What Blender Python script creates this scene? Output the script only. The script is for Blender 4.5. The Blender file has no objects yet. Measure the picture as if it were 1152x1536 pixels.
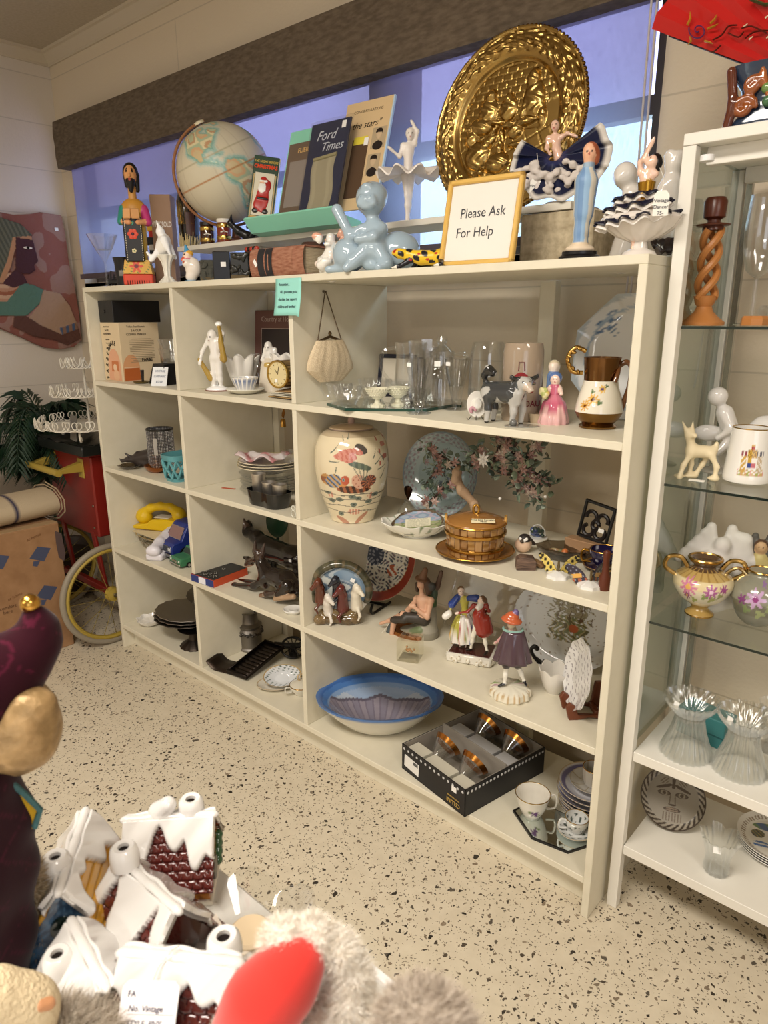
import bpy,math,random
import numpy as np
from mathutils import Vector,Matrix,Euler
R_=math.radians
PI=math.pi
scn=bpy.context.scene
COL=scn.collection

# ---------------------------------------------------------------- camera
CAM=Vector((2.7186,-1.3293,1.3922))
YAW,PITCH,ROLL,FPX=-0.7270,-0.27312,-0.00328,1049.99
cF=Vector((math.sin(YAW)*math.cos(PITCH),math.cos(YAW)*math.cos(PITCH),math.sin(PITCH)))
_r=Vector((math.cos(YAW),-math.sin(YAW),0));_u=_r.cross(cF)
cR=math.cos(ROLL)*_r+math.sin(ROLL)*_u
cU=-math.sin(ROLL)*_r+math.cos(ROLL)*_u
cd=bpy.data.cameras.new('camera');cam=bpy.data.objects.new('camera',cd);COL.objects.link(cam)
cd.sensor_fit='HORIZONTAL';cd.sensor_width=36.0;cd.lens=36.0*FPX/1152
cd.clip_start=0.02
M=Matrix(((cR.x,cU.x,-cF.x,CAM.x),(cR.y,cU.y,-cF.y,CAM.y),(cR.z,cU.z,-cF.z,CAM.z),(0,0,0,1)))
cam.matrix_world=M
cd.dof.use_dof=True;cd.dof.focus_distance=2.0;cd.dof.aperture_fstop=12.0
scn.camera=cam

# ---------------------------------------------------------------- world, lamps, exposure
w=bpy.data.worlds.new('world');scn.world=w;w.use_nodes=True
nt=w.node_tree;bg=nt.nodes['Background']
bg.inputs[0].default_value=(0.62,0.80,1.0,1);bg.inputs[1].default_value=8.0
scn.view_settings.view_transform='Standard';scn.view_settings.look='None'
scn.view_settings.exposure=0.0;scn.view_settings.gamma=1.0
scn.view_settings.use_curve_mapping=False
def area(name,loc,size,power,color,rot=(0,0,0)):
 l=bpy.data.lights.new(name,'AREA');l.shape='RECTANGLE';l.size,l.size_y=size
 l.energy=power;l.color=color
 o=bpy.data.objects.new(name,l);COL.objects.link(o);o.location=loc;o.rotation_euler=rot
 return o
WARM=(1.0,0.925,0.82)
area('ceiling_lamp_light',(1.9,-1.7,2.6),(1.3,0.5),66,WARM)
area('ceiling_lamp_light',(4.4,-1.5,2.6),(1.3,0.5),34,WARM)
area('ceiling_lamp_light',(1.8,-4.4,2.6),(1.3,0.5),60,WARM)
# added daylight-coloured fill behind the viewer, not tied to any opening
area('added_daylight_fill',(5.6,-4.0,1.5),(2.4,2.0),30,(0.82,0.88,1.0),(R_(90),0,R_(55)))

# ---------------------------------------------------------------- measuring helpers
def on(u,v,x=None,y=None,z=None):
 d=cR*(u-576)/FPX-cU*(v-768)/FPX+cF
 if x is not None:t=(x-CAM.x)/d.x
 elif y is not None:t=(y-CAM.y)/d.y
 else:t=(z-CAM.z)/d.z
 return CAM+d*t
def mpp(p):  # metres per photo pixel at point p
 return(Vector(p)-CAM).dot(cF)/FPX

# ---------------------------------------------------------------- materials
def lin(c):
 if isinstance(c,str):
  c=[int(c[i:i+2],16)/255 for i in(0,2,4)]
 return tuple((x/12.92 if x<=.04045 else((x+.055)/1.055)**2.4)for x in c[:3])
MATS={}
def mat(name,base=None,rough=.5,metal=0,spec=.5,trans=0,ior=1.45,coat=0,sheen=0,bump=None,alpha=1,sss=0):
 if name in MATS:return MATS[name]
 m=bpy.data.materials.new(name);m.use_nodes=True;MATS[name]=m
 N=m.node_tree;b=N.nodes['Principled BSDF']
 if base is None:
  a=N.nodes.new('ShaderNodeAttribute');a.attribute_name='Col'
  N.links.new(a.outputs['Color'],b.inputs['Base Color'])
 else:b.inputs['Base Color'].default_value=(*lin(base),1)
 b.inputs['Roughness'].default_value=rough;b.inputs['Metallic'].default_value=metal
 b.inputs['Specular IOR Level'].default_value=spec;b.inputs['Transmission Weight'].default_value=trans
 b.inputs['IOR'].default_value=ior;b.inputs['Coat Weight'].default_value=coat
 b.inputs['Coat Roughness'].default_value=.05
 b.inputs['Sheen Weight'].default_value=sheen;b.inputs['Alpha'].default_value=alpha
 b.inputs['Subsurface Weight'].default_value=sss
 if bump:
  sc,st,kind=bump
  tc=N.nodes.new('ShaderNodeTexCoord')
  t=N.nodes.new('ShaderNodeTexNoise' if kind=='n' else 'ShaderNodeTexVoronoi')
  t.inputs['Scale'].default_value=sc
  if kind=='n':t.inputs['Detail'].default_value=4
  bp=N.nodes.new('ShaderNodeBump');bp.inputs['Strength'].default_value=st;bp.inputs['Distance'].default_value=.01
  N.links.new(tc.outputs['Object'],t.inputs['Vector'])
  N.links.new(t.outputs[0],bp.inputs['Height']);N.links.new(bp.outputs[0],b.inputs['Normal'])
 return m
mat('glaze',rough=.12,coat=.6)
mat('gloss',rough=.3)
mat('satin',rough=.45)
mat('matte',rough=.85,spec=.2)
mat('metal',rough=.22,metal=1)
mat('worn_metal',rough=.42,metal=1)
mat('velvet',rough=.9,spec=.1,sheen=.12)
mat('fabric',rough=.95,spec=.1,bump=(300,.5,'n'))
mat('stone',rough=.9,spec=.2,bump=(60,.5,'n'))
mat('wood',rough=.4,bump=(40,.15,'n'))
def glassmat(name,tint=(1,1,1),dens=.9,rough=0.0):
 # thin clear glass: a see-through sheet with Fresnel reflections
 m=bpy.data.materials.new(name);m.use_nodes=True;MATS[name]=m
 N=m.node_tree;N.nodes.clear()
 o=N.nodes.new('ShaderNodeOutputMaterial');mx=N.nodes.new('ShaderNodeMixShader')
 tr=N.nodes.new('ShaderNodeBsdfTransparent');gl=N.nodes.new('ShaderNodeBsdfGlossy')
 lw=N.nodes.new('ShaderNodeLayerWeight');lw.inputs['Blend'].default_value=.5
 pw=N.nodes.new('ShaderNodeMath');pw.operation='MULTIPLY_ADD'
 p2=N.nodes.new('ShaderNodeMath');p2.operation='POWER';p2.inputs[1].default_value=2.2
 N.links.new(lw.outputs['Facing'],p2.inputs[0]);N.links.new(p2.outputs[0],pw.inputs[0])
 pw.inputs[1].default_value=.62*dens;pw.inputs[2].default_value=.06*dens
 tr.inputs[0].default_value=(*tint,1);gl.inputs['Roughness'].default_value=rough+.03
 gl.inputs[0].default_value=(.95,.97,1,1)
 N.links.new(pw.outputs[0],mx.inputs[0]);N.links.new(tr.outputs[0],mx.inputs[1]);N.links.new(gl.outputs[0],mx.inputs[2])
 N.links.new(mx.outputs[0],o.inputs[0]);return m
glassmat('clear_glass',(.985,.988,.986),1.15)
glassmat('pane_glass',(.93,.955,.945),.35)
glassmat('side_glass',(.80,.84,.81),.9)
glassmat('smoke_glass',(.45,.40,.34),.8)
glassmat('film',(.96,.96,.96),.5)

# ---------------------------------------------------------------- mesh tools
def rotm(r):return Euler(r).to_matrix()if r is not None else Matrix.Identity(3)
class MB:
 def __init__(s,c='ffffff'):s.v=[];s.f=[];s.k=[];s.c=lin(c)
 def col(s,c):s.c=lin(c);return s
 def add(s,V,F,cols=None):
  n=len(s.v);s.v+=[tuple(p)for p in V];s.f+=[tuple(i+n for i in f)for f in F]
  s.k+=(cols if cols is not None else[s.c]*len(V));return s
 def grid(s,P,cu=False,cv=False,cols=None):  # P[i][j] points; cu closes i, cv closes j
  nu,nv=len(P),len(P[0]);V=[p for r in P for p in r];F=[]
  for i in range(nu if cu else nu-1):
   for j in range(nv if cv else nv-1):
    a=i*nv+j;b=((i+1)%nu)*nv+j;c=((i+1)%nu)*nv+(j+1)%nv;d=i*nv+(j+1)%nv
    F.append((a,b,c,d))
  return s.add(V,F,[k for r in cols for k in r]if cols else None)
 def lathe(s,prof,seg=40,at=(0,0,0),flute=None,oval=(1,1),rot=None,cols=None,wob=None,cap=True):
  m=rotm(rot);a0=Vector(at);P=[];C=[]
  for k,(r,z)in enumerate(prof):
   row=[];cr=[]
   for j in range(seg):
    t=2*PI*j/seg;rr=r
    if flute:rr=r*(1+flute[1]*math.cos(flute[0]*t)*(flute[2](z)if len(flute)>2 else 1))
    zz=z
    if wob:dr,dz=wob(t,k,r,z);rr+=dr;zz+=dz
    row.append(m@Vector((rr*math.cos(t)*oval[0],rr*math.sin(t)*oval[1],zz))+a0)
    cr.append(lin(cols[k])if cols else s.c)
   P.append(row);C.append(cr)
  s.grid(P,cv=True,cols=C)
  if cap:
   n=len(s.v)-len(prof)*seg
   if prof[0][0]>1e-4:s.f.append(tuple(n+j for j in range(seg))[::-1])
   if prof[-1][0]>1e-4:s.f.append(tuple(n+(len(prof)-1)*seg+j for j in range(seg)))
  return s
 def box(s,c,sz,rot=None,b=0.0):
  m=rotm(rot);c=Vector(c);hx,hy,hz=[q/2 for q in sz]
  if b<=0:
   V=[m@Vector((x*hx,y*hy,z*hz))+c for x in(-1,1)for y in(-1,1)for z in(-1,1)]
   return s.add(V,[(0,1,3,2),(4,6,7,5),(0,4,5,1),(2,3,7,6),(0,2,6,4),(1,5,7,3)])
  b=min(b,hx*.95,hy*.95,hz*.95)
  V=[];idx={}
  for x in(-1,1):
   for y in(-1,1):
    for z in(-1,1):
     for ax in range(3):
      q=[hx-b,hy-b,hz-b];q[ax]+=b
      idx[(x,y,z,ax)]=len(V);V.append(m@Vector((x*q[0],y*q[1],z*q[2]))+c)
  F=[]
  for ax in range(3):
   o=[a for a in range(3)if a!=ax]
   for sg in(-1,1):
    qs=[]
    for(p,q)in((-1,-1),(1,-1),(1,1),(-1,1)):
     t=[0,0,0];t[ax]=sg;t[o[0]]=p;t[o[1]]=q;qs.append(idx[(*t,ax)])
    F.append(tuple(qs))
  for ax in range(3):
   o=[a for a in range(3)if a!=ax]
   for p in(-1,1):
    for q in(-1,1):
     qs=[]
     for(sg,a)in((-1,o[0]),(-1,o[1]),(1,o[1]),(1,o[0])):
      t=[0,0,0];t[ax]=sg;t[o[0]]=p;t[o[1]]=q;qs.append(idx[(*t,a)])
     F.append(tuple(qs))
  for x in(-1,1):
   for y in(-1,1):
    for z in(-1,1):F.append(tuple(idx[(x,y,z,a)]for a in range(3)))
  return s.add(V,F)
 def tube(s,pts,r,seg=8,closed=False,flat=1.0):
  pts=[Vector(p)for p in pts];n=len(pts);rs=r if isinstance(r,(list,tuple))else[r]*n
  P=[];prev=None
  for i,p in enumerate(pts):
   d=(pts[(i+1)%n]-pts[i-1])if closed else(pts[min(i+1,n-1)]-pts[max(i-1,0)])
   if d.length<1e-9:d=Vector((0,0,1))
   d.normalize()
   if prev is None:
    a=Vector((0,0,1))if abs(d.z)<.9 else Vector((1,0,0));nx=d.cross(a).normalized()
   else:nx=(prev-d*prev.dot(d));nx=nx.normalized()if nx.length>1e-6 else prev
   prev=nx;ny=d.cross(nx)
   P.append([p+nx*rs[i]*math.cos(2*PI*j/seg)+ny*rs[i]*flat*math.sin(2*PI*j/seg)for j in range(seg)])
  base=len(s.v);s.grid(P,cu=closed,cv=True)
  if not closed:
   s.f.append(tuple(base+j for j in range(seg))[::-1]);s.f.append(tuple(base+(n-1)*seg+j for j in range(seg)))
  return s
 def ball(s,c,r,rot=None,seg=20,rings=12):
  r=(r,r,r)if isinstance(r,(int,float))else r
  m=rotm(rot);c=Vector(c);P=[]
  for i in range(rings+1):
   a=PI*i/rings
   P.append([m@Vector((r[0]*math.sin(a)*math.cos(2*PI*j/seg),r[1]*math.sin(a)*math.sin(2*PI*j/seg),r[2]*math.cos(a)))+c for j in range(seg)])
  return s.grid(P,cv=True)
 def prism(s,poly,d,plane='xz',at=(0,0,0),rot=None,off=0):  # polygon thickened by d about the plane
  m=rotm(rot);a=Vector(at);n=len(poly)
  def P(p,h):
   v={'xz':(p[0],h,p[1]),'xy':(p[0],p[1],h),'yz':(h,p[0],p[1])}[plane]
   return m@Vector(v)+a
  V=[P(p,-d/2+off)for p in poly]+[P(p,d/2+off)for p in poly]
  F=[tuple(range(n))[::-1],tuple(range(n,2*n))]+[(i,(i+1)%n,n+(i+1)%n,n+i)for i in range(n)]
  return s.add(V,F)
 def paint(s,fn,start=0):  # fn(x,y,z) -> colour or None
  for i in range(start,len(s.v)):
   c=fn(*s.v[i])
   if c is not None:s.k[i]=lin(c)
  return s
 def build(s,name,finish='satin',parent=None,smooth=True,ang=40,bev=0,sub=0,solid=0):
  me=bpy.data.meshes.new(name);me.from_pydata(s.v,[],s.f);me.update()
  if len(s.k)==len(s.v)and len(s.v):
   at=me.color_attributes.new('Col','FLOAT_COLOR','POINT')
   at.data.foreach_set('color',np.array([(*k,1)for k in s.k],dtype=np.float32).ravel())
  o=bpy.data.objects.new(name,me);COL.objects.link(o)
  me.materials.append(MATS[finish]if isinstance(finish,str)else finish)
  fixn(me)
  if smooth:
   me.polygons.foreach_set('use_smooth',[True]*len(me.polygons))
   me.set_sharp_from_angle(angle=R_(ang))
  if solid:md=o.modifiers.new('s','SOLIDIFY');md.thickness=solid;md.offset=0
  if bev:md=o.modifiers.new('b','BEVEL');md.width=bev;md.segments=2;md.limit_method='ANGLE'
  if sub:md=o.modifiers.new('u','SUBSURF');md.levels=md.render_levels=sub
  if parent is not None:o.parent=parent
  return o
def fixn(me):
 import bmesh
 bm=bmesh.new();bm.from_mesh(me);bmesh.ops.recalc_face_normals(bm,faces=bm.faces);bm.to_mesh(me);bm.free()

def tag(o,label,cat,group=None):
 o['label']=label;o['category']=cat
 if group:o['group']=group
 return o
def thing(name,label,cat,loc=(0,0,0),rz=0,group=None,s=1.0,rot=None):
 o=bpy.data.objects.new(name,None);COL.objects.link(o);o.empty_display_size=.02
 o.location=loc;o.rotation_euler=rot if rot else(0,0,R_(rz));o.scale=(s,s,s)
 return tag(o,label,cat,group)
def struct(o):o['kind']='structure';return o
def stuff(o):o['kind']='stuff';return o
def dup(root,loc,rz=None,label=None,group=None):
 r=root.copy();COL.objects.link(r);r.location=loc
 if rz is not None:r.rotation_euler=(0,0,R_(rz))
 if label:r['label']=label
 if group:r['group']=group
 for ch in list(root.children):
  c=ch.copy();COL.objects.link(c);c.parent=r
  for g in ch.children:
   d=g.copy();COL.objects.link(d);d.parent=c
 return r
def text(s,size,parent,loc=(0,0,0),rot=(R_(90),0,0),c='202020',name='lettering',shear=0,space=1,depth=.0002,align='CENTER',xs=1,bold=0):
 cu=bpy.data.curves.new('t','FONT');cu.body=s;cu.size=size;cu.align_x=align;cu.align_y='CENTER'
 cu.shear=shear;cu.space_character=space;cu.extrude=depth;cu.resolution_u=3;cu.offset=bold
 cu.space_line=.9
 t=bpy.data.objects.new('t',cu);COL.objects.link(t)
 bpy.context.view_layer.update()
 me=bpy.data.meshes.new_from_object(t.evaluated_get(bpy.context.evaluated_depsgraph_get()))
 bpy.data.objects.remove(t);bpy.data.curves.remove(cu)
 n=len(me.vertices);at=me.color_attributes.new('Col','FLOAT_COLOR','POINT')
 at.data.foreach_set('color',np.tile(np.array((*lin(c),1),np.float32),n))
 me.materials.clear();me.materials.append(MATS['matte'])
 o=bpy.data.objects.new(name,me);COL.objects.link(o)
 o.location=loc;o.rotation_euler=rot;o.scale=(xs,1,1)
 if parent is not None:o.parent=parent
 return o

# ---------------------------------------------------------------- sculpting: smooth union of round shapes, meshed with surface nets
class Sculpt:
 def __init__(s,k=.006):s.p=[];s.k=k;s.dots=[];s.c='ffffff'
 def col(s,c):s.c=c;return s
 def cap(s,a,b,r1,r2=None,c=None):
  s.p.append(('c',np.array(a,float),np.array(b,float),r1,r1 if r2 is None else r2,c or s.c));return s
 def chain(s,pts,rs,c=None):
  rs=rs if isinstance(rs,(list,tuple))else[rs]*len(pts)
  for i in range(len(pts)-1):s.cap(pts[i],pts[i+1],rs[i],rs[i+1],c)
  return s
 def ell(s,c0,r,c=None,rot=None):
  s.p.append(('e',np.array(c0,float),np.array(rotm(rot)),np.array(r,float)if not isinstance(r,(int,float))else np.array([r]*3,float),None,c or s.c));return s
 def dot(s,c0,r,c):s.dots.append((np.array(c0,float),r,lin(c)));return s
 def f1(s,q,P):
  if q[0]=='c':
   a,b,r1,r2=q[1:5];ba=b-a;L=ba@ba+1e-12
   h=np.clip(((P-a)@ba)/L,0,1);d=P-a-h[:,None]*ba
   return np.sqrt((d*d).sum(1))-(r1+(r2-r1)*h)
  c,m,r=q[1:4];l=(P-c)@m
  k0=np.sqrt(((l/r)**2).sum(1));k1=np.sqrt(((l/(r*r))**2).sum(1))+1e-9
  return k0*(k0-1)/k1
 def mesh(s,res):
  lo=np.full(3,1e9);hi=-lo
  for q in s.p:
   if q[0]=='c':
    r=max(q[3],q[4])
    for e in(q[1],q[2]):lo=np.minimum(lo,e-r);hi=np.maximum(hi,e+r)
   else:
    r=q[3].max();lo=np.minimum(lo,q[1]-r);hi=np.maximum(hi,q[1]+r)
  lo-=2.5*res;hi+=2.5*res
  n=np.ceil((hi-lo)/res).astype(int)+1
  ax=[lo[i]+res*np.arange(n[i])for i in range(3)]
  G=np.stack(np.meshgrid(*ax,indexing='ij'),-1)
  D=np.full(n,1e3);k=s.k
  for q in s.p:
   if q[0]=='c':r=max(q[3],q[4]);a=np.minimum(q[1],q[2])-r;b=np.maximum(q[1],q[2])+r
   else:r=q[3].max();a=q[1]-r;b=q[1]+r
   m=k*1.5+2.5*res
   i0=np.maximum(np.floor((a-m-lo)/res).astype(int),0);i1=np.minimum(np.ceil((b+m-lo)/res).astype(int)+1,n)
   sl=tuple(slice(i0[t],i1[t])for t in range(3))
   g=G[sl];d=s.f1(q,g.reshape(-1,3)).reshape(g.shape[:3]);o=D[sl]
   h=np.clip(k-np.abs(d-o),0,None)/k
   D[sl]=np.minimum(d,o)-h*h*k*.25
  S=D<0;c8=[(a,b,c)for a in(0,1)for b in(0,1)for c in(0,1)]
  sh=tuple(n-1);acc=np.zeros(sh+(3,));cnt=np.zeros(sh)
  def sub(A,o):return A[o[0]:o[0]+sh[0],o[1]:o[1]+sh[1],o[2]:o[2]+sh[2]]
  for a in c8:
   for d in range(3):
    if a[d]:continue
    b=list(a);b[d]=1
    va,vb=sub(D,a),sub(D,b);cr=(va<0)!=(vb<0)
    t=np.where(cr,va/(va-vb+1e-12),0)
    for e in range(3):acc[...,e]+=np.where(cr,a[e]+(t if e==d else 0),0)
    cnt+=cr
  act=cnt>0;idx=-np.ones(sh,int);idx[act]=np.arange(act.sum())
  I=np.argwhere(act);V=lo+res*(I+acc[act]/cnt[act][:,None])
  F=[]
  for d in range(3):
   e1,e2=[(1,2),(2,0),(0,1)][d]
   A=S[:-1,:,:]if d==0 else S[:,:-1,:]if d==1 else S[:,:,:-1]
   B=S[1:,:,:]if d==0 else S[:,1:,:]if d==1 else S[:,:,1:]
   E=np.argwhere(A!=B)
   E=E[(E[:,e1]>0)&(E[:,e2]>0)&(E[:,e1]<sh[e1])&(E[:,e2]<sh[e2])]
   u=np.zeros(3,int);u[e1]=1;v=np.zeros(3,int);v[e2]=1
   q=[idx[tuple((E-o).T)]for o in(u+v,v,0*u,u)]
   F.append(np.stack(q,1))
  F=np.concatenate(F)
  return V,F
 def build(s,name,finish='satin',parent=None,res=.003,fn=None):
  V,F=s.mesh(res)
  best=np.full(len(V),1e9);C=np.zeros((len(V),3))
  for q in s.p:
   d=s.f1(q,V);m=d<best;best[m]=d[m];C[m]=lin(q[-1])
  for(c,r,k)in s.dots:
   C[((V-c)**2).sum(1)<r*r]=k
  if fn:
   for i in range(len(V)):
    k=fn(*V[i])
    if k is not None:C[i]=lin(k)
  mb=MB();mb.v=V.tolist();mb.f=F.tolist();mb.k=C.tolist()
  return mb.build(name,finish,parent,ang=75)
def arc(c,r,a0,a1,n=12,plane='xz'):
 P=[]
 for i in range(n+1):
  a=R_(a0+(a1-a0)*i/n);x,y=c[0]+r*math.cos(a),c[1]+r*math.sin(a)
  P.append({'xz':(x,0,y),'xy':(x,y,0),'yz':(0,x,y)}[plane])
 return P
def spl(pts,n=6):  # Catmull-Rom through points
 pts=[Vector(p)for p in pts];P=[pts[0]]+pts+[pts[-1]];o=[]
 for i in range(1,len(P)-2):
  for j in range(n):
   t=j/n;a,b,c,d=P[i-1:i+3]
   o.append(.5*((2*b)+(c-a)*t+(2*a-5*b+4*c-d)*t*t+(3*b-a-3*c+d)*t**3))
 return o+[pts[-1]]
# ================================================================ THE ROOM
def ntex(m,fn):
 return fn(m.node_tree,m.node_tree.nodes['Principled BSDF'])
def wall_mat(name,base,horiz):
 m=bpy.data.materials.new(name);m.use_nodes=True;N=m.node_tree;b=N.nodes['Principled BSDF']
 b.inputs['Roughness'].default_value=.6
 tc=N.nodes.new('ShaderNodeTexCoord');sep=N.nodes.new('ShaderNodeSeparateXYZ');N.links.new(tc.outputs['Object'],sep.inputs[0])
 cb=N.nodes.new('ShaderNodeCombineXYZ');N.links.new(sep.outputs[0 if horiz=='x' else 1],cb.inputs[0]);N.links.new(sep.outputs[2],cb.inputs[1])
 br=N.nodes.new('ShaderNodeTexBrick');N.links.new(cb.outputs[0],br.inputs['Vector'])
 br.inputs['Scale'].default_value=1;br.inputs['Brick Width'].default_value=60;br.inputs['Row Height'].default_value=.21
 br.inputs['Mortar Size'].default_value=.003;br.inputs['Mortar Smooth'].default_value=.6
 c=lin(base)
 br.inputs['Color1'].default_value=(*c,1);br.inputs['Color2'].default_value=(*c,1)
 br.inputs['Mortar'].default_value=(c[0]*.8,c[1]*.8,c[2]*.8,1)
 no=N.nodes.new('ShaderNodeTexNoise');no.inputs['Scale'].default_value=90;N.links.new(tc.outputs['Object'],no.inputs['Vector'])
 ad=N.nodes.new('ShaderNodeMath');ad.operation='MULTIPLY_ADD';N.links.new(br.outputs['Fac'],ad.inputs[0]);ad.inputs[1].default_value=-1
 N.links.new(no.outputs[0],ad.inputs[2])
 bp=N.nodes.new('ShaderNodeBump');bp.inputs['Strength'].default_value=.25;bp.inputs['Distance'].default_value=.004
 N.links.new(ad.outputs[0],bp.inputs['Height']);N.links.new(bp.outputs[0],b.inputs['Normal'])
 N.links.new(br.outputs['Color'],b.inputs['Base Color']);return m
WM=wall_mat('painted_block_x','d9cbb4','x');WML=wall_mat('painted_block_y','d9cfc2','y')
def noisemat(name,c1,c2,scale,rough=.7,bump=.3,sx=(1,1,1),detail=5):
 m=bpy.data.materials.new(name);m.use_nodes=True;N=m.node_tree;b=N.nodes['Principled BSDF'];MATS[name]=m
 b.inputs['Roughness'].default_value=rough
 tc=N.nodes.new('ShaderNodeTexCoord');mp=N.nodes.new('ShaderNodeMapping');mp.inputs['Scale'].default_value=sx
 no=N.nodes.new('ShaderNodeTexNoise');no.inputs['Scale'].default_value=scale;no.inputs['Detail'].default_value=detail
 cr=N.nodes.new('ShaderNodeValToRGB');cr.color_ramp.elements[0].position=.35;cr.color_ramp.elements[1].position=.65
 cr.color_ramp.elements[0].color=(*lin(c1),1);cr.color_ramp.elements[1].color=(*lin(c2),1)
 bp=N.nodes.new('ShaderNodeBump');bp.inputs['Strength'].default_value=bump;bp.inputs['Distance'].default_value=.003
 N.links.new(tc.outputs['Object'],mp.inputs[0]);N.links.new(mp.outputs[0],no.inputs['Vector']);N.links.new(no.outputs[0],cr.inputs[0])
 N.links.new(cr.outputs[0],b.inputs['Base Color']);N.links.new(no.outputs[0],bp.inputs['Height']);N.links.new(bp.outputs[0],b.inputs['Normal'])
 return m
def terrazzo():
 m=bpy.data.materials.new('terrazzo');m.use_nodes=True;N=m.node_tree;b=N.nodes['Principled BSDF']
 b.inputs['Roughness'].default_value=.42
 tc=N.nodes.new('ShaderNodeTexCoord');nz=N.nodes.new('ShaderNodeTexNoise');nz.inputs['Scale'].default_value=60
 N.links.new(tc.outputs['Object'],nz.inputs['Vector'])
 mixv=N.nodes.new('ShaderNodeMixRGB');mixv.blend_type='LINEAR_LIGHT';mixv.inputs[0].default_value=.012
 N.links.new(tc.outputs['Object'],mixv.inputs[1]);N.links.new(nz.outputs['Color'],mixv.inputs[2])
 last=None
 base=N.nodes.new('ShaderNodeValToRGB');e=base.color_ramp.elements
 e[0].color=(*lin('c9bda6'),1);e[1].color=(*lin('ddd2bc'),1);n2=N.nodes.new('ShaderNodeTexNoise');n2.inputs['Scale'].default_value=25
 N.links.new(tc.outputs['Object'],n2.inputs['Vector']);N.links.new(n2.outputs[0],base.inputs[0]);last=base.outputs[0]
 for(sc,thr,colA,colB,cut)in((75,.24,'332c26','8a7a66',.42),(150,.26,'3a342c','9a8b76',.5),(48,.20,'2a2622','5f574c',.22)):
  v=N.nodes.new('ShaderNodeTexVoronoi');v.inputs['Scale'].default_value=sc;v.inputs['Randomness'].default_value=1
  mp=N.nodes.new('ShaderNodeMapping');mp.inputs['Location'].default_value=(sc*.37,sc*.11,0)
  N.links.new(mixv.outputs[0],mp.inputs[0]);N.links.new(mp.outputs[0],v.inputs['Vector'])
  s=N.nodes.new('ShaderNodeSeparateColor');N.links.new(v.outputs['Color'],s.inputs[0])
  lt=N.nodes.new('ShaderNodeMath');lt.operation='LESS_THAN';N.links.new(s.outputs[0],lt.inputs[0]);lt.inputs[1].default_value=cut
  # chip radius varies with the cell
  rd=N.nodes.new('ShaderNodeMath');rd.operation='MULTIPLY_ADD';N.links.new(s.outputs[1],rd.inputs[0]);rd.inputs[1].default_value=thr*1.2;rd.inputs[2].default_value=thr*.45
  l2=N.nodes.new('ShaderNodeMath');l2.operation='LESS_THAN';N.links.new(v.outputs['Distance'],l2.inputs[0]);N.links.new(rd.outputs[0],l2.inputs[1])
  mu=N.nodes.new('ShaderNodeMath');mu.operation='MULTIPLY';N.links.new(lt.outputs[0],mu.inputs[0]);N.links.new(l2.outputs[0],mu.inputs[1])
  cc=N.nodes.new('ShaderNodeValToRGB');cc.color_ramp.elements[0].color=(*lin(colA),1);cc.color_ramp.elements[1].color=(*lin(colB),1)
  N.links.new(s.outputs[2],cc.inputs[0])
  mx=N.nodes.new('ShaderNodeMixRGB');N.links.new(mu.outputs[0],mx.inputs[0]);N.links.new(last,mx.inputs[1]);N.links.new(cc.outputs[0],mx.inputs[2])
  last=mx.outputs[0]
 N.links.new(last,b.inputs['Base Color']);return m
WY,WX,CZ=.50,-1.10,2.625  # window wall, left wall, ceiling
WT=.16
struct(MB().box((2.2,-2.6,-.03),(9.0,8.0,.06)).build('floor',terrazzo()))
struct(MB().box((2.2,-2.6,CZ+.03),(9.0,8.0,.06)).build('ceiling',noisemat('ceiling_paint','b3a792','bdb19c',80,.9)))
# window wall with one long opening
X0,X1w,Z0,Z1w=-.985,1.975,1.56,2.22
mb=MB()
yy=WY+WT/2
for(a,b_,c,d)in((WX-WT,6.7,0,Z0),(WX-WT,6.7,Z1w,CZ),(WX-WT,X0,Z0,Z1w),(X1w,6.7,Z0,Z1w)):
 mb.box(((a+b_)/2,yy,(c+d)/2),(b_-a,WT,d-c))
struct(mb.build('wall_back',WM))
struct(MB().box((WX-WT/2,-2.6+.58,CZ/2),(WT,6.84+.32-2*.0,CZ)).build('wall_left',WML))
struct(MB().box((6.7+WT/2,-2.6,CZ/2),(WT,8.0,CZ)).build('wall_right',WML))
struct(MB().box((2.2,-6.6-WT/2,CZ/2),(9.0,WT,CZ)).build('wall_front',WM))
# crown moulding
def crown(name,a,b,nrm):
 a,b,nrm=Vector(a),Vector(b),Vector(nrm)
 prof=[(0,-.085),(.012,-.085),(.015,-.07),(.03,-.055),(.045,-.035),(.06,-.02),(.075,-.016),(.078,0),(0,0)]
 P=[[e+nrm*p[0]*.75+Vector((0,0,p[1]*.62))for p in prof]for e in(a,b)]
 m=MB('c9bda8');m.grid(P,cv=True);return struct(m.build(name,'satin',ang=25))
crown('trim_1',(WX,WY,CZ),(6.7,WY,CZ),(0,-1,0))
crown('trim_2',(WX,WY,CZ),(WX,-5.4,CZ),(1,0,0))
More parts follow.
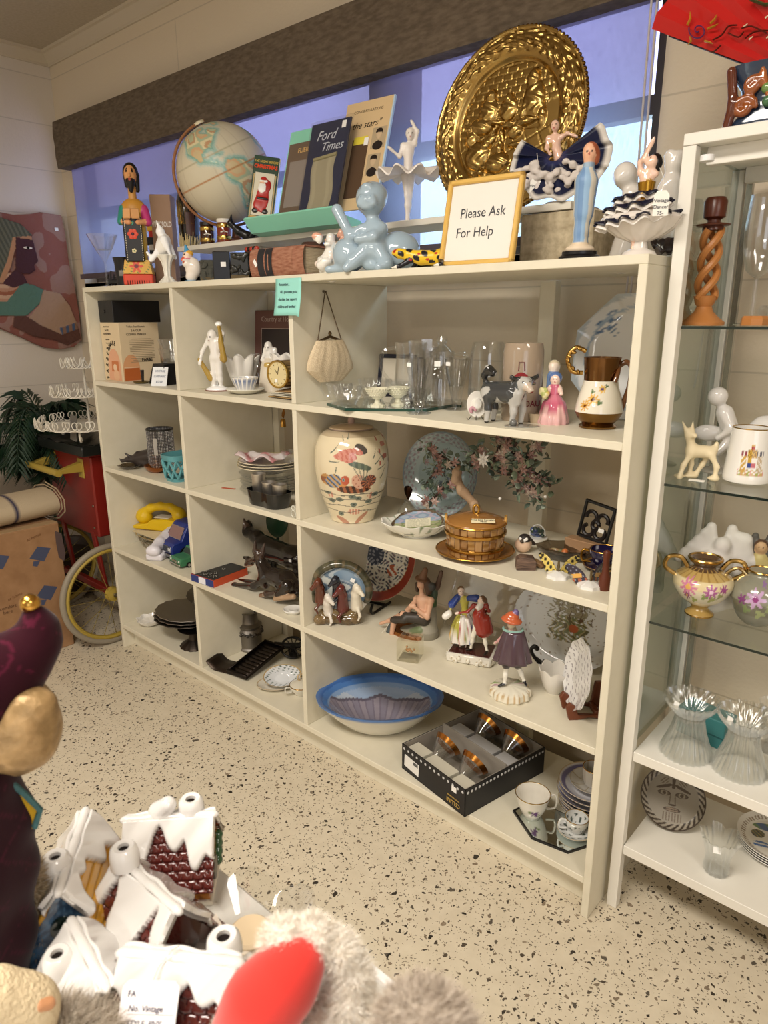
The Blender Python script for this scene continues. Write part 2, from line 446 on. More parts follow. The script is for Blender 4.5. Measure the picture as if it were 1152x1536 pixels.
# window: frame, mullions, panes
mat('window_frame_paint','6a6058',.6)
win=MB('4a443f')
fy=WY+.09
for(x0,x1)in((X0,X0+.012),(-.035,.02),(.975,1.155),(X1w-.045,X1w)):
 win.box(((x0+x1)/2,fy,(Z0+Z1w)/2),(x1-x0,.05,Z1w-Z0))
for(z0,z1)in((Z0,Z0+.04),(Z1w-.04,Z1w),(1.872,1.917)):
 win.box(((X0+X1w)/2,fy,(z0+z1)/2),(X1w-X0,.046,z1-z0))
wo=struct(win.build('window_1','window_frame_paint',smooth=False))
for(x0,x1)in((X0+.012,-.035),(.02,.975),(1.155,X1w-.045)):
 for(z0,z1,g)in((Z0+.04,1.872,'clear_lower_pane'),(1.917,Z1w-.04,'dim_outdoors_upper_pane')):
  if x0<.5 and 'lower' in g:g='dim_outdoors_far_pane'
  if g not in MATS:glassmat(g,(.95,1,1)if 'lower' in g else((.66,.68,.76)if 'far' in g else(.56,.50,.60)),.3)  # upper and left pane tints stand in for dimmer light outdoors
  MB().box(((x0+x1)/2,fy,(z0+z1)/2),(x1-x0,.006,z1-z0)).build('window_pane',g,wo)
struct(MB('b5a78f').box(((X0+X1w)/2,WY+.05,Z0-.012),(X1w-X0,.10,.02)).build('trim_3','satin'))
# roller blind: thin woven cloth, some daylight straight through, some scattered
bm_=bpy.data.materials.new('blind_cloth');bm_.use_nodes=True;N=bm_.node_tree;N.nodes.clear()
o_=N.nodes.new('ShaderNodeOutputMaterial');tr=N.nodes.new('ShaderNodeBsdfTransparent');tl=N.nodes.new('ShaderNodeBsdfTranslucent');df=N.nodes.new('ShaderNodeBsdfDiffuse')
tc=N.nodes.new('ShaderNodeTexCoord');no=N.nodes.new('ShaderNodeTexNoise');no.inputs['Scale'].default_value=1;no.inputs['Detail'].default_value=3
mp=N.nodes.new('ShaderNodeMapping');mp.inputs['Scale'].default_value=(260,30,40);N.links.new(tc.outputs['Object'],mp.inputs[0]);N.links.new(mp.outputs[0],no.inputs['Vector'])
rp=N.nodes.new('ShaderNodeValToRGB');rp.color_ramp.elements[0].position=.3;rp.color_ramp.elements[1].position=.7
rp.color_ramp.elements[0].color=(.42,.44,.50,1);rp.color_ramp.elements[1].color=(.66,.68,.74,1);N.links.new(no.outputs[0],rp.inputs[0]);N.links.new(rp.outputs[0],tr.inputs[0])
tl.inputs[0].default_value=(.30,.29,.42,1);df.inputs[0].default_value=(*lin('6f6a70'),1)
m1=N.nodes.new('ShaderNodeMixShader');m1.inputs[0].default_value=.45;m2=N.nodes.new('ShaderNodeMixShader');m2.inputs[0].default_value=.75
N.links.new(df.outputs[0],m1.inputs[1]);N.links.new(tl.outputs[0],m1.inputs[2]);N.links.new(tr.outputs[0],m2.inputs[1]);N.links.new(m1.outputs[0],m2.inputs[2]);N.links.new(m2.outputs[0],o_.inputs[0])
bl=thing('roller_blind','long grey roller blind with a brown padded valance hanging in front of the window','window blind',(0,.462,1.585))
mb=MB();P=[[(-.915+2.88*i/60,.0018*math.sin(i*1.7),0+.60*j/4)for j in range(5)]for i in range(61)]
mb.grid(P);mb.build('blind_fabric',bm_,bl)
MB('5c5258').box((.515,0,.004),(2.90,.014,.024)).build('bottom_bar','satin',bl)
noisemat('valance_cloth','54483a','6a5c4c',30,.95,.8,(1,1,3),6)
mb=MB();prof=[(-.075,0),(-.08,.05),(-.078,.10),(-.082,.15),(-.076,.205),(0,.21),(0,.2),(-.06,.19),(-.06,.012),(0,.01),(0,0)]
P=[[(x,p[0]+.02,p[1]+.50)for p in prof]for x in[(-.94+(4.2)*i/2)for i in range(3)]]
mb.grid(P,cv=True);
mb.f.append(tuple(range(len(prof))));mb.build('valance','valance_cloth',bl,ang=50)
mb=MB('cfc8c8');mb.tube([(1.955,-.02,.55),(1.958,-.02,.1),(1.955,-.02,-.2)],.0025,6);mb.tube([(1.965,-.012,.55),(1.968,-.012,.1),(1.962,-.012,-.2)],.0025,6)
mb.build('pull_cord','satin',bl)

# ================================================================ SHELF UNIT
noisemat('shelf_paint','dbd4bf','dfd8c4',25,.45,.25,(1,1,1))
TH,TK,DEP=.0176,.0178,.395
A1,A2,A3=.5945,1.1827,2.1644
ZT,ZA,ZB,ZC,ZD=1.5,1.1511,.8062,.4601,.111
su=thing('shelving_unit','large cream painted open-backed shelving unit full of china, glass and figurines','shelves',(0,0,0))
b0=.0012
for(xa,xb,z1)in((0,TH,ZT-TK),(A3,A3+TK,ZT-TK)):
 MB().box(((xa+xb)/2,DEP/2,z1/2),(xb-xa,DEP,z1),b=b0).build('side_panel','shelf_paint',su,smooth=False)
for xa in(A1,A2):
 for(z0,z1)in((ZD,ZC-TK),(ZC,ZB-TK),(ZB,ZA-TK),(ZA,ZT-TK)):
  MB().box((xa+TH/2,DEP/2+.0005,(z0+z1)/2),(TH,DEP,z1-z0),b=b0).build('divider','shelf_paint',su,smooth=False)
for z in(ZA,ZB,ZC,ZD):
 MB().box(((TH+A3)/2,DEP/2,z-TK/2),(A3-TH,DEP,TK),b=b0).build('shelf_board','shelf_paint',su,smooth=False)
MB().box(((0+A3+TK)/2,DEP/2,ZT-TK/2),(A3+TK,DEP,TK),b=b0).build('top_board','shelf_paint',su,smooth=False)
MB().box(((TH+A3)/2,.058,(ZD-TK)/2),(A3-TH,.018,ZD-TK),b=b0).build('kick_board','shelf_paint',su,smooth=False)
for x in(.62,1.76):
 MB().box((x,DEP+.018,.75),(.045,.03,1.46),b=b0).build('back_post','shelf_paint',su,smooth=False)
MB('d8d2c2').box((TH+.1,.3,.3),(.0,.0,.0))
# plank riser along the back of the top
def Zy(u,v,y):p=on(u,v,y=y);return p
rs=thing('riser_shelf','long white plank shelf raised above the back of the unit top','shelf',(0,0,ZT))
PX0=on(266,378,y=.2).x;MB('e4dfd2').box(((PX0+1.915)/2,.27,.120+.008),(1.915-PX0,.14,.016),b=.001).build('plank','satin',rs,smooth=False)
for x in(.72,1.18):MB('d9d2c2').box((x,.31,.06),(.03,.06,.12),b=.001).build('support_block','satin',rs,smooth=False)
PZ=ZT+.136

# ================================================================ DISPLAY CABINET on the right
CY,CX=.075,2.196
CW,CD=.92,.32
dc=thing('display_cabinet','white framed cabinet with glass shelves and glass sides at the right','cabinet',(CX,CY,0))
H2=1.705
mat('cab_paint','e6e2d8',.4)
for x in(0,CW-.024):
 for y in(0,CD-.024):
  MB().box((x+.012,y+.012,(H2-.02)/2),(.024,.024,H2-.02),b=.001).build('post','cab_paint',dc,smooth=False)
MB().box((CW/2,CD/2,H2-.009),(CW,CD,.02),b=.001).build('top_board','cab_paint',dc,smooth=False)
for y in(.05,CD-.03):MB().box((CW/2,y,H2-.034),(CW-.06,.02,.03),b=.001).build('top_rail','cab_paint',dc,smooth=False)
for z in(.437,.182):
 MB().box((CW/2,CD/2,z-.012),(CW-.05,CD-.01,.024),b=.001).build('shelf_board','cab_paint',dc,smooth=False)
mat('glass_edge','0f1f1a',.1,spec=.8)
for z in(1.372,1.062,.757):
 g=MB().box((CW/2,CD/2,z-.003),(CW-.052,CD-.03,.006)).build('glass_shelf','pane_glass',dc,smooth=False)
 MB().box((CW/2,.0145,z-.003),(CW-.052,.001,.005)).build('polished_edge','glass_edge',g,smooth=False)
MB().box((.012,CD/2,(H2+.42)/2),(.004,CD-.048,H2-.46)).build('side_glass','side_glass',dc,smooth=False)
MB().box((CW-.012,CD/2,(H2+.42)/2),(.004,CD-.048,H2-.46)).build('side_glass','side_glass',dc,smooth=False)
MB('b9bab6').box((.035,CD-.012,(H2+.42)/2),(.012,.014,H2-.46)).build('aluminium_track','metal',dc,smooth=False)
MB('ececec').tube([(.045,.0,H2-.05),(.045,.0,H2-.04)],.012,12).build('door_hinge','gloss',dc)
C1,C2,C3,C4,C5=1.372,1.062,.757,.437,.182
# ================================================================ SHARED BUILDERS
def put(u,v,z=None,y=None):  # point of a surface seen at a place of the photograph, and metres per pixel there
 p=on(u,v,z=z)if y is None else on(u,v,y=y)
 if z is not None:p.z=z
 return p,mpp(p)
def facing(p,extra=0):
 return math.degrees(math.atan2(CAM.x-p[0],-(CAM.y-p[1])))+extra
def flowers(fl):  # (x, y, r, petal colour, centre colour, petals)
 def f(x,y):
  for(a,b,r,c,k,n)in fl:
   d=math.hypot(x-a,y-b)
   if d<r*.28 and k:return k
   if d<r*(.72+.28*math.cos(n*math.atan2(y-b,x-a))):return c
 return f
def rnd(seed):return random.Random(seed)
def disc(mb,r,prof,seg=72,fn=None,n=1,R=None,wob=None):
 # plate turned about z: prof gives (r, z) outline out to the rim and back underneath; fn(x,y) colours the upper side
 k0=len(mb.v);mb.lathe(prof,seg=seg,wob=wob)
 if fn:
  zt={}
  for i in range(k0,len(mb.v)):
   row=(i-k0)//seg
   if row<n:
    c=fn(mb.v[i][0]/r,mb.v[i][1]/r)
    if c is not None:mb.k[i]=lin(c)
 return mb
def plate_mb(r,h=.02,c='f2efe8',fn=None,seg=96,rings=36,well=.62,th=.004,wob=None,rimc=None):
 mb=MB(c);top=[]
 for i in range(rings+1):
  q=i/rings
  z=th+(0 if q<well else h*((q-well)/(1-well))**1.3)
  top.append((max(q*r,1e-5),z))
 prof=top+[(r*1.0,top[-1][1]-th*.6),(r*well*1.02,.001),(r*well*.9,0),(1e-5,0.0005)]
 return disc(mb,r,prof,seg,fn,rings+1,wob=wob)
def cup_prof(r,h,foot=.5,th=.0025,flare=0):
 o=[];i_=[]
 for k in range(15):
  t=k/14;rr=r*(foot+(1-foot)*math.sin(t*PI/2)**.8)+flare*r*max(0,t-.75)*2
  o.append((rr,.004+(h-.004)*t))
 return[(1e-5,.001),(r*foot*.85,0),(r*foot*.9,.004)]+o+[(o[-1][0]-th*.5,h+.0006)]+[(a-th,max(b,.007))for a,b in o[::-1]]+[(1e-5,.007)]
def handle_pts(r,h,out,z0=.25,z1=.82):
 return spl([(r*.88,0,h*z0),(r+out*.8,0,h*(z0+.05)),(r+out,0,h*.62),(r+out*.7,0,h*.9),(r*.97,0,h*z1)],5)
def rim_ring(mb,r,z,t,seg=48,c=None,fl=None):
 if c:mb.col(c)
 P=[((r*math.cos(2*PI*j/seg)),(r*math.sin(2*PI*j/seg)),z)for j in range(seg)]
 return mb.tube(P,t,6,closed=True)
def teacup(name,label,cat,loc,rz,r,h,c='f4f1ea',fn=None,hc=None,rim=None,group=None,finish='glaze',foot=.5,flare=0,seg=56):
 t=thing(name,label,cat,loc,rz,group)
 mb=MB(c).lathe(cup_prof(r,h,foot,flare=flare),seg=seg)
 if fn:mb.paint(lambda x,y,z:fn(math.atan2(y,x),z/h)if math.hypot(x,y)>0.4*r and z>.008 else None)
 mb.build('bowl',finish,t)
 MB(hc or c).tube(handle_pts(r,h,r*.5),.0028,8).build('handle','metal' if hc=='b8893a' else finish,t)
 if rim:rim_ring(MB(rim),r*(1+flare*.5)-.001,h,.0013).build('gilt_rim','metal',t)
 return t
def hollow(outer,th=.002):
 return outer+[(max(r-th,1e-5),z)for r,z in outer[::-1]if z>outer[0][1]+th]
def glassware(name,label,loc,prof,rz=0,seg=40,flute=None,group=None,cat='glass',th=.002,finish='clear_glass',base_solid=None,part='bowl',foot=None,wob=None,lip=None):
 t=thing(name,label,cat,loc,rz,group)
 mb=MB();mb.lathe(prof+[(max(r-th,1e-4),z)for r,z in prof[::-1]if z>=(base_solid or prof[0][1]+.004)],seg=seg,flute=flute,wob=wob)
 mb.build(part,finish,t)
 if foot:MB().lathe(foot,seg=32).build('foot',finish,t)
 return t
def sticker(parent,loc,w=.012,h=.009,rot=(R_(90),0,0),c='f4f2ee',name='price_sticker'):
 return MB(c).box(loc,(w,h,.0006),rot).build(name,'matte',parent,smooth=False)
def string_tag(parent,a,b,w=.022,h=.034,rz=0,lines=('VINTAGE','12-'),c='efece4'):
 # cardboard tag at b hanging by a thread from a
 MB('e8e4da').tube(spl([a,((a[0]+b[0])/2+.004,(a[1]+b[1])/2-.004,(a[2]+b[2])/2),b],4),.0006,5).build('thread','matte',parent)
 poly=[(-w/2,-h),(w/2,-h),(w/2,-h*.18),(w*.28,0),(-w*.28,0),(-w/2,-h*.18)]
 t=MB(c).prism(poly,.0007,'xz',at=b,rot=(0,0,R_(rz))).build('price_tag','matte',parent,smooth=False)
 for i,l in enumerate(lines):
  m=Matrix.Rotation(R_(rz),3,'Z');p=Vector(b)+m@Vector((0,-.0009,-h*(.4+.25*i)))
  text(l,h*.2,t,p,(R_(90),0,R_(rz)),'3a3a48')
 return t
# figures: joints in units of the figure's height, feet at z=0, looking towards -y
def figure(s,H,skin='f0d8c4',top=None,leg=None,hair='5a3a22',J=None,fat=1.0,at=(0,0,0),shoe=None,face=True,sleeve=True,hs=1.0,foot=True):
 j=dict(head=(0,0,.925),neck=(0,0,.85),chest=(0,0,.74),hip=(0,0,.54),
   sl=(-.095,0,.81),sr=(.095,0,.81),el=(-.14,0,.66),er=(.14,0,.66),wl=(-.13,-.06,.53),wr=(.13,-.06,.53),
   hl=(-.045,0,.51),hr=(.045,0,.51),kl=(-.05,-.01,.28),kr=(.05,-.01,.28),al=(-.05,0,.04),ar=(.05,0,.04),
   tl=(-.055,-.06,.015),tr=(.055,-.06,.015),look=(0,-1,0))
 if J:j.update(J)
 A=np.array(at,float);g=lambda n:np.array(j[n],float)*H+A
 top=top or skin;leg=leg or skin;f=fat*H
 s.cap(g('neck')-np.array([0,0,.04*H]),g('head'),.024*f,.022*f,skin)
 s.ell((g('chest')),(.085*f,.055*f,.10*f),top);s.cap(g('chest'),g('hip'),.062*f,.068*f,top);s.ell(g('hip'),(.08*f,.06*f,.06*f),leg)
 for a in 'lr':
  sh,e,w_=g('s'+a),g('e'+a),g('w'+a)
  s.cap(g('chest')+np.array([0,0,.05*H]),sh,.04*f,.034*f,top)
  s.cap(sh,e,.033*f,.025*f,top);s.cap(e,w_,.025*f,.016*f,top if sleeve else skin)
  d=(w_-e)/(np.linalg.norm(w_-e)+1e-9)
  s.cap(w_,w_+d*.035*H,.015*f,.017*f,skin)
  n=np.cross(d,[0,0,1.]);n=n/(np.linalg.norm(n)+1e-9)
  for q in(-1,0,1):s.cap(w_+d*.03*H+n*q*.010*H,w_+d*.062*H+n*q*.014*H,.0065*f,.005*f,skin)
  h_,k_,a_,t_=g('h'+a),g('k'+a),g('a'+a),g('t'+a)
  s.cap(h_,k_,.05*f,.034*f,leg);s.cap(k_,k_*.55+a_*.45,.034*f,.034*f,leg);s.cap(k_*.55+a_*.45,a_,.033*f,.02*f,leg)
  if foot:s.cap(a_,t_,.021*f,.017*f,shoe or skin)
 hd=g('head');L=np.array(j['look'],float);L/=np.linalg.norm(L);up=np.array([0,0,1.]);sd=np.cross(L,up);sd/=np.linalg.norm(sd);up=np.cross(sd,L)
 h=H*hs*.9
 s.ell(hd,(.05*h,.058*h,.066*h),skin);s.cap(hd+L*.02*h-up*.03*h,hd+L*.03*h-up*.04*h,.032*h,.026*h,skin)
 if hair:
  s.ell(hd-L*.018*h+up*.016*h,(.056*h,.058*h,.062*h),hair)
 if face:
  s.cap(hd+L*.055*h-up*.0*h,hd+L*.066*h-up*.018*h,.006*h,.009*h,skin)
  for q in(-1,1):s.dot(hd+L*.052*h+sd*q*.022*h+up*.008*h,.0095*h,'3a2a22')
  s.dot(hd+L*.058*h-up*.034*h,.012*h,'b8504a')
 return j

# ================================================================ THINGS STANDING ON THE UNIT TOP
def top(u,v,y):return put(u,v,z=ZT,y=y)
# martini glass
p,m=top(160,418,.07)
h=74*m
glassware('martini_glass','clear martini glass at the far left end of the unit top',p,
  [(1e-4,0),(.034,.001),(.034,.0025),(.006,.007),(.0035,.02),(.0035,h*.45),(.005,h*.5),(.03,h*.72),(.056,h)],th=.0018,base_solid=h*.52,cat='glass')
# black wire card holder
p,m=top(171,418,.10)
t=thing('iron_holder','small black wrought iron holder with upright prongs beside the martini glass','holder',p,30)
mb=MB('151313');
for i in range(5):mb.tube(spl([(-.026+.013*i,0,0),(-.028+.013*i,.003,.03),(-.023+.013*i,0,.05+.012*(i%2))]),.0025,6)
mb.build('prongs','gloss',t);MB('151313').box((0,0,.022),(.062,.012,.016),b=.002).build('crossbar','gloss',t)
for i in range(4):MB('151313').ball((-.024+.016*i,-.004,.006),.005,seg=8,rings=6).build('foot','gloss',t)
# black mug
p,m=top(187,420,.07)
t=thing('black_mug','tall black mug with a pale square label beside the carved saint','mug',p,facing(p,-8))
h=41*m;mb=MB('151416').lathe([(1e-4,0),(.029,0),(.028,h*.3),(.031,h*.8),(.036,h),(.033,h),(.027,h*.8),(.025,.01),(1e-4,.008)],40);mb.build('cup','gloss',t)
P=[[(.0293*math.sin(a),-.0293*math.cos(a),z)for a in(-.5,-.3,-.1,.1,.3,.5)]for z in(h*.35,h*.78)]
MB('9a9794').grid(P).build('label','matte',t,solid=.0004)
# carved saint (bearded man holding an open book)
p,m=top(210,421,.06);H=176*m
t=thing('carved_saint','tall painted carving of a bearded man in a black flowered robe holding an open book','wood carving',p,facing(p,-8))
mb=MB('d8482a').box((0,0,H*.045),(H*.24,H*.17,H*.09),b=.004);
mb.build('fringed_hem','satin',t)
mb=MB('1d1712')
for i in range(10):mb.box((-.036+.008*i,-H*.0855,H*.02),(.0022,.001,H*.035))
mb.build('hem_stroke','matte',t,smooth=False)
fl=flowers([(-.003,.0,.024,'d84a2c','6a1a1a',6)])
mb=MB('d9a83a');P=[]
for i in range(41):
 z=i/40;w_=H*(.118-.02*z);d=H*(.085-.01*z)
 P.append([(w_*a,-d*b_,H*(.09+z*.11))for a,b_ in[(-1,-1)]+[(-1+2*k/30,1)for k in range(31)]+[(1,-1)]])
mb.grid(P,cv=True);n_=lambda x,y,z:fl(x,z-H*.15)or('3f7a3a' if abs(math.sin(x*190+z*260))*abs(math.cos(x*120-z*80))>.86 else None)
mb.paint(n_);mb.build('robe_hem','satin',t)
s=Sculpt(.004)
s.cap((0,.01,H*.2),(0,.01,H*.55),H*.08,H*.09,'d9b23c');s.ell((0,.005,H*.6),(H*.10,H*.07,H*.09),'c98f36')
s.cap((-H*.08,0,H*.6),(-H*.10,-H*.05,H*.5),H*.035,H*.03,'2f8a7a');s.cap((H*.08,0,H*.6),(H*.11,-H*.04,H*.5),H*.04,H*.035,'c23a7a')
s.cap((-H*.10,-H*.05,H*.5),(-H*.03,-H*.10,H*.49),H*.022,H*.02,'e0a070');s.cap((H*.10,-H*.05,H*.5),(H*.04,-H*.10,H*.49),H*.022,H*.02,'e0a070')
def deco(x,y,z):
 if y>-.0 and x>0 or z<H*.45:
  q=math.sin(x*160+1)*math.sin(z*120)*math.cos(y*150)
  if q>.45:return['c8372c','3b7a4a','6a4a9a','e8d8a0'][int(z*90)%4]
s.build('torso','satin',t,res=.0028,fn=deco)
MB('191718').box((-.004,-H*.083,H*.36),(H*.15,.010,H*.35),b=.004).build('robe_panel','satin',t)
for x in(-H*.068,H*.058):
 mb=MB('f0e6c8')
 for i in range(18):mb.box((x,-H*.083-.0055,H*(.2+i*.0185)),(.0016,.0008,.0040+.0001*i))
 mb.build('stitched_border','matte',t,smooth=False)
def rosette(parent,cx,y,cz,r,c,k,n=6,name='painted_flower'):
 mb=MB(c)
 for i in range(n):
  a=2*PI*i/n;mb.ball((cx+r*.6*math.cos(a),y,cz+r*.6*math.sin(a)),(r*.42,.0009,r*.42),seg=10,rings=6)
 mb.col(k).ball((cx,y-.0004,cz),(r*.3,.0012,r*.3),seg=10,rings=6)
 return mb.build(name,'satin',parent)
rosette(t,-.004,-H*.083-.0055,H*.40,.018,'d8482a','3a1a30')
rosette(t,-.004,-H*.083-.0055,H*.27,.008,'e8dcb0','3f7a3a',5)
rosette(t,-.004,-H*.083-.0055,H*.485,.007,'2f8a7a','d8c040',5)
for q in(-1,1):MB('d9a066').box((q*.014-.003,-H*.083-.013,H*.555),(.027,.006,.034),rot=(R_(-12),0,R_(q*14)),b=.002).build('book_page','satin',t)
s=Sculpt(.003)
hz=H*.86
s.cap((0,.004,H*.64),(0,.002,H*.76),H*.035,H*.03,'c9924a')
s.ell((0,-.003,hz),(H*.048,H*.055,H*.075),'d79a62');s.cap((0,-H*.05,hz+.008),(0,-H*.066,hz-.006),.003,.005,'d79a62')
s.ell((0,H*.018,hz+H*.015),(H*.062,H*.058,H*.085),'15120f');s.cap((H*.04,.006,hz),(H*.045,.008,hz-H*.11),H*.03,H*.018,'15120f');s.cap((-H*.04,.010,hz),(-H*.04,.012,hz-H*.08),H*.022,H*.015,'15120f')
s.cap((0,-H*.03,hz-H*.055),(0,-H*.034,hz-H*.12),H*.038,H*.016,'15120f')
for q in(-1,1):s.dot((q*.010,-H*.052,hz+.010),.0042,'1a1410');s.dot((q*.010,-H*.05,hz+.018),.004,'1a1410')
s.dot((0,-H*.066,hz-.016),.005,'a0402c')
s.build('head','satin',t,res=.0018)
# little painted figure and rose box behind the saint
p,m=top(233,400,.22)
t=thing('painted_ornament','small zigzag painted ornament in teal, yellow and black behind the carved saint','ornament',p,facing(p))
cols=['2f9aa0','e8b83a','c8372c','1c1c1c','e8e4dc','1c1c1c','c9bcd0','2a1c24']
hh=[.25,.235,.21,.185,.165,.14,.12,.06]
for i,c in enumerate(cols):MB(c).box((.004*(i%3-1),.001*i,hh[i]-.02+.005),(.034+.004*(i%2),.03,.028),rot=(0,R_((-1)**i*6),0),b=.002).build('painted_tier','satin',t)
MB('2a1c24').box((0,.006,.02),(.03,.028,.04),b=.002).build('base','satin',t)
p,m=top(253,420,.235);p.z=ZT
t=thing('gift_carton','tall brown speckled carton with white lettering behind the white bird vase','box',p,facing(p,-14))
H=.325;MB('b09078').box((0,0,H/2),(.075,.07,H),b=.0015).build('carton','matte',t,smooth=False)
text('VINY SOLD',.026,t,(0,-.0355,H*.68),c='efe6dc',xs=.55,bold=.001)
p,m=top(249,405,.16);p.z=ZT
t=thing('pink_flower_pick','small purple and pink flower bud standing between the saint and the bird vase','ornament',p,0)
MB('3d6a3a').tube([(0,0,0),(.004,0,.07),(0,0,.12)],.002,6).build('stem','matte',t)
s=Sculpt(.003);r=rnd(5)
for i in range(9):s.ell((r.uniform(-.012,.012),r.uniform(-.01,.01),.13+r.uniform(-.012,.018)),.007,r.choice(['a0607a','c88a9a','5a3a5a','7a4a6a']))
s.build('blossom','satin',t,res=.002)
# white bird on a flower vase
p,m=top(252,420,.06);H=80*m
t=thing('bird_vase','white porcelain bird perched on a fluted flower vase','figurine',p,facing(p,0))
MB('f2eee2').lathe([(1e-4,0),(.026,0),(.028,.006),(.018,.016),(.010,.026),(.012,.05),(.016,.07),(.03,.092),(.026,.094),(.013,.07),(1e-4,.06)],48,flute=(8,.10)).build('vase','glaze',t)
s=Sculpt(.008);s.ell((-.006,0,.125),(.024,.02,.036),'f4f0e8',rot=(0,R_(20),0));s.ell((-.012,0,.165),(.015,.014,.016));s.cap((-.014,0,.178),(-.022,-.002,.20),.007,.0015)
s.cap((-.02,0,.11),(-.05,0,.075),.012,.006);s.cap((-.045,0,.08),(-.06,0,.10),.006,.004);s.cap((.012,.01,.12),(.03,.012,.085),.012,.006)
for q in(-1,1):s.cap((-.002,q*.016,.14),(.014,q*.02,.09),.012,.004)
s.col('f4f0e8');s.build('bird','glaze',t,res=.0022)
# clown hen figurine
p,m=top(289,417,.06)
t=thing('clown_figurine','small white porcelain clown figurine with a blue pointed hat on the unit top','figurine',p,facing(p,-10))
s=Sculpt(.006);W='f2e8dc'
s.ell((.004,0,.045),(.026,.022,.032),W);s.ell((-.004,-.002,.018),(.018,.018,.018),W);s.ell((-.014,-.012,.058),(.014,.012,.013),W);s.ell((-.012,0,.082),(.015,.014,.014),'f0d0b8')
s.cap((-.02,-.006,.075),(-.028,-.01,.07),.006,.004,'d85a3a');s.cap((-.012,0,.092),(-.016,0,.115),.010,.003,'4a9ac8');s.ell((-.006,.002,.09),(.014,.014,.009),'e8b040')
s.ell((-.012,0,.07),(.017,.015,.005),'d8788a')
s.dot((-.022,-.02,.062),.005,'b8604a');s.dot((-.02,-.012,.086),.003,'201818')
s.build('clown','glaze',t,res=.0018)
MB('7ab4d8').lathe([(1e-4,0),(.02,0),(.02,.005),(1e-4,.006)],24,at=(-.006,-.004,0)).build('base','glaze',t)
# row under the riser: grey carved bookend, black box, dark carved box
def bookend(name,label,u,v,y,wpx,hpx,c,finish,ext=0,carved=True):
 p,m=top(u,v,y);t=thing(name,label,'box',p,facing(p,ext));H=hpx*m;W=wpx*m
 MB(c).box((0,.012,H/2),(W,.05,H*.98),b=.002).build('body',finish,t,smooth=False)
 if carved:
  r=rnd(u);s=Sculpt(.004)
  for i in range(26):a=r.uniform(-W/2,W/2);z=r.uniform(.006,H-.004);s.ell((a,-.014,z),(r.uniform(.004,.009),.004,r.uniform(.004,.009)),c)
  s.build('carved_front',finish,t,res=.0022)
  MB('6a5c44').box((0,.010,.008),(W*1.04,.056,.016),b=.001).build('base','matte',t,smooth=False)
 return t
bookend('carved_bookend','grey carved bookend beside the clown figurine',314,416,.10,24,32,'55544c','stone')
t=bookend('black_box','plain black upright box with a white price sticker under the riser shelf',334,416,.08,25,42,'0c0b0c','gloss',-6,False);sticker(t,(.006,-.0135,.05),.016,.014)
bookend('carved_box','dark carved box with green foliage touching the big leather book',361,414,.10,26,40,'2b2a24','gloss',-6)
p,m=top(381,400,.15);p.z=ZT
t=thing('red_bead_ornament','small red and black beaded ornament peeping up behind the leather book','ornament',p,0)
mb=MB('3a1c18').box((0,0,.045),(.05,.03,.09),b=.003);mb.build('stand','gloss',t)
for i in range(5):MB(['b03a2c','1a1414'][i%2]).ball((-.024+.012*i,-.004,.095),.009,seg=12,rings=8).build('bead','gloss',t)
# big leather book lying with its spine to the front
a,m=top(376,414,.02);b_,m2=top(456,407,.02)
t=thing('leather_book','thick old brown leather book lying flat with black spine labels','book',((a.x+b_.x)/2,.105,ZT),0)
L=(b_.x-a.x);Hb=.078;
mb=MB('9a6a50');P=[]
for x in np.linspace(-L/2,L/2,60):
 rib=.0025 if min(abs(x+L/2-L*q)for q in(.30,.36,.82))<.004 else 0
 P.append([(x,-.075-(.012+rib)*math.sin(PI*k/12),Hb*(1-math.cos(PI*k/12))/2)for k in range(13)])
mb.grid(P);mb.box((0,.0,.0025),(L,.15,.005));mb.box((0,.0,Hb-.0025),(L,.15,.005));mb.build('cover',noisemat('old_leather','8a5640','a87860',45,.75,.4,(1,1,4)),t)
for(q,w_)in((.23,.03),(.37,.03)):
 P=[[(-L/2+L*q+x,-.0760-.0133*math.sin(PI*k/12),Hb*(1-math.cos(PI*k/12))/2)for k in range(1,12)]for x in(-w_/2,w_/2)]
 MB('26262a').grid(P).build('spine_label','satin',t)
MB('c0ae8e').box((0,.0,Hb/2),(L-.006,.142,Hb-.012)).build('pages',noisemat('page_edges','a8977a','c8b696',400,.9,.3,(.1,.1,1)),t,smooth=False)
sticker(t,(-L/2+.028,-.0885,Hb*.5),.011,.020,(R_(90),R_(-35),0))
# brown round box behind
p,m=top(470,398,.17);p.z=ZT
t=thing('brown_pot','dark brown rounded pot standing behind the leather book','pot',p,0)
MB('4a3028').lathe([(1e-4,0),(.03,0),(.045,.03),(.046,.06),(.036,.09),(.03,.1),(.026,.1),(.03,.08),(1e-4,.03)],32).build('pot_body','gloss',t)
# coral mermaid
p,m=top(497,406,.05);H=64*m
t=thing('coral_figurine','pale pink and white frilly shell figurine beside the blue cherub','figurine',p,facing(p))
s=Sculpt(.006);r=rnd(11)
for i in range(34):
 z=i/33;a=r.uniform(0,6.3);rr=.020+.012*math.sin(z*9)+(.010 if z>.75 else 0)
 s.ell((rr*math.cos(a),rr*.8*math.sin(a),.008+z*(H-.02)),(r.uniform(.008,.015),r.uniform(.006,.011),r.uniform(.006,.012)),'e0a890' if z>.78 and r.random()<.7 else r.choice(['f0ece4','e8e4dc','dfe4e4','f0e0d4']))
s.cap((0,0,0),(0,0,H*.8),.022,.012,'ece8e0');s.build('shell_cluster','glaze',t,res=.0022)
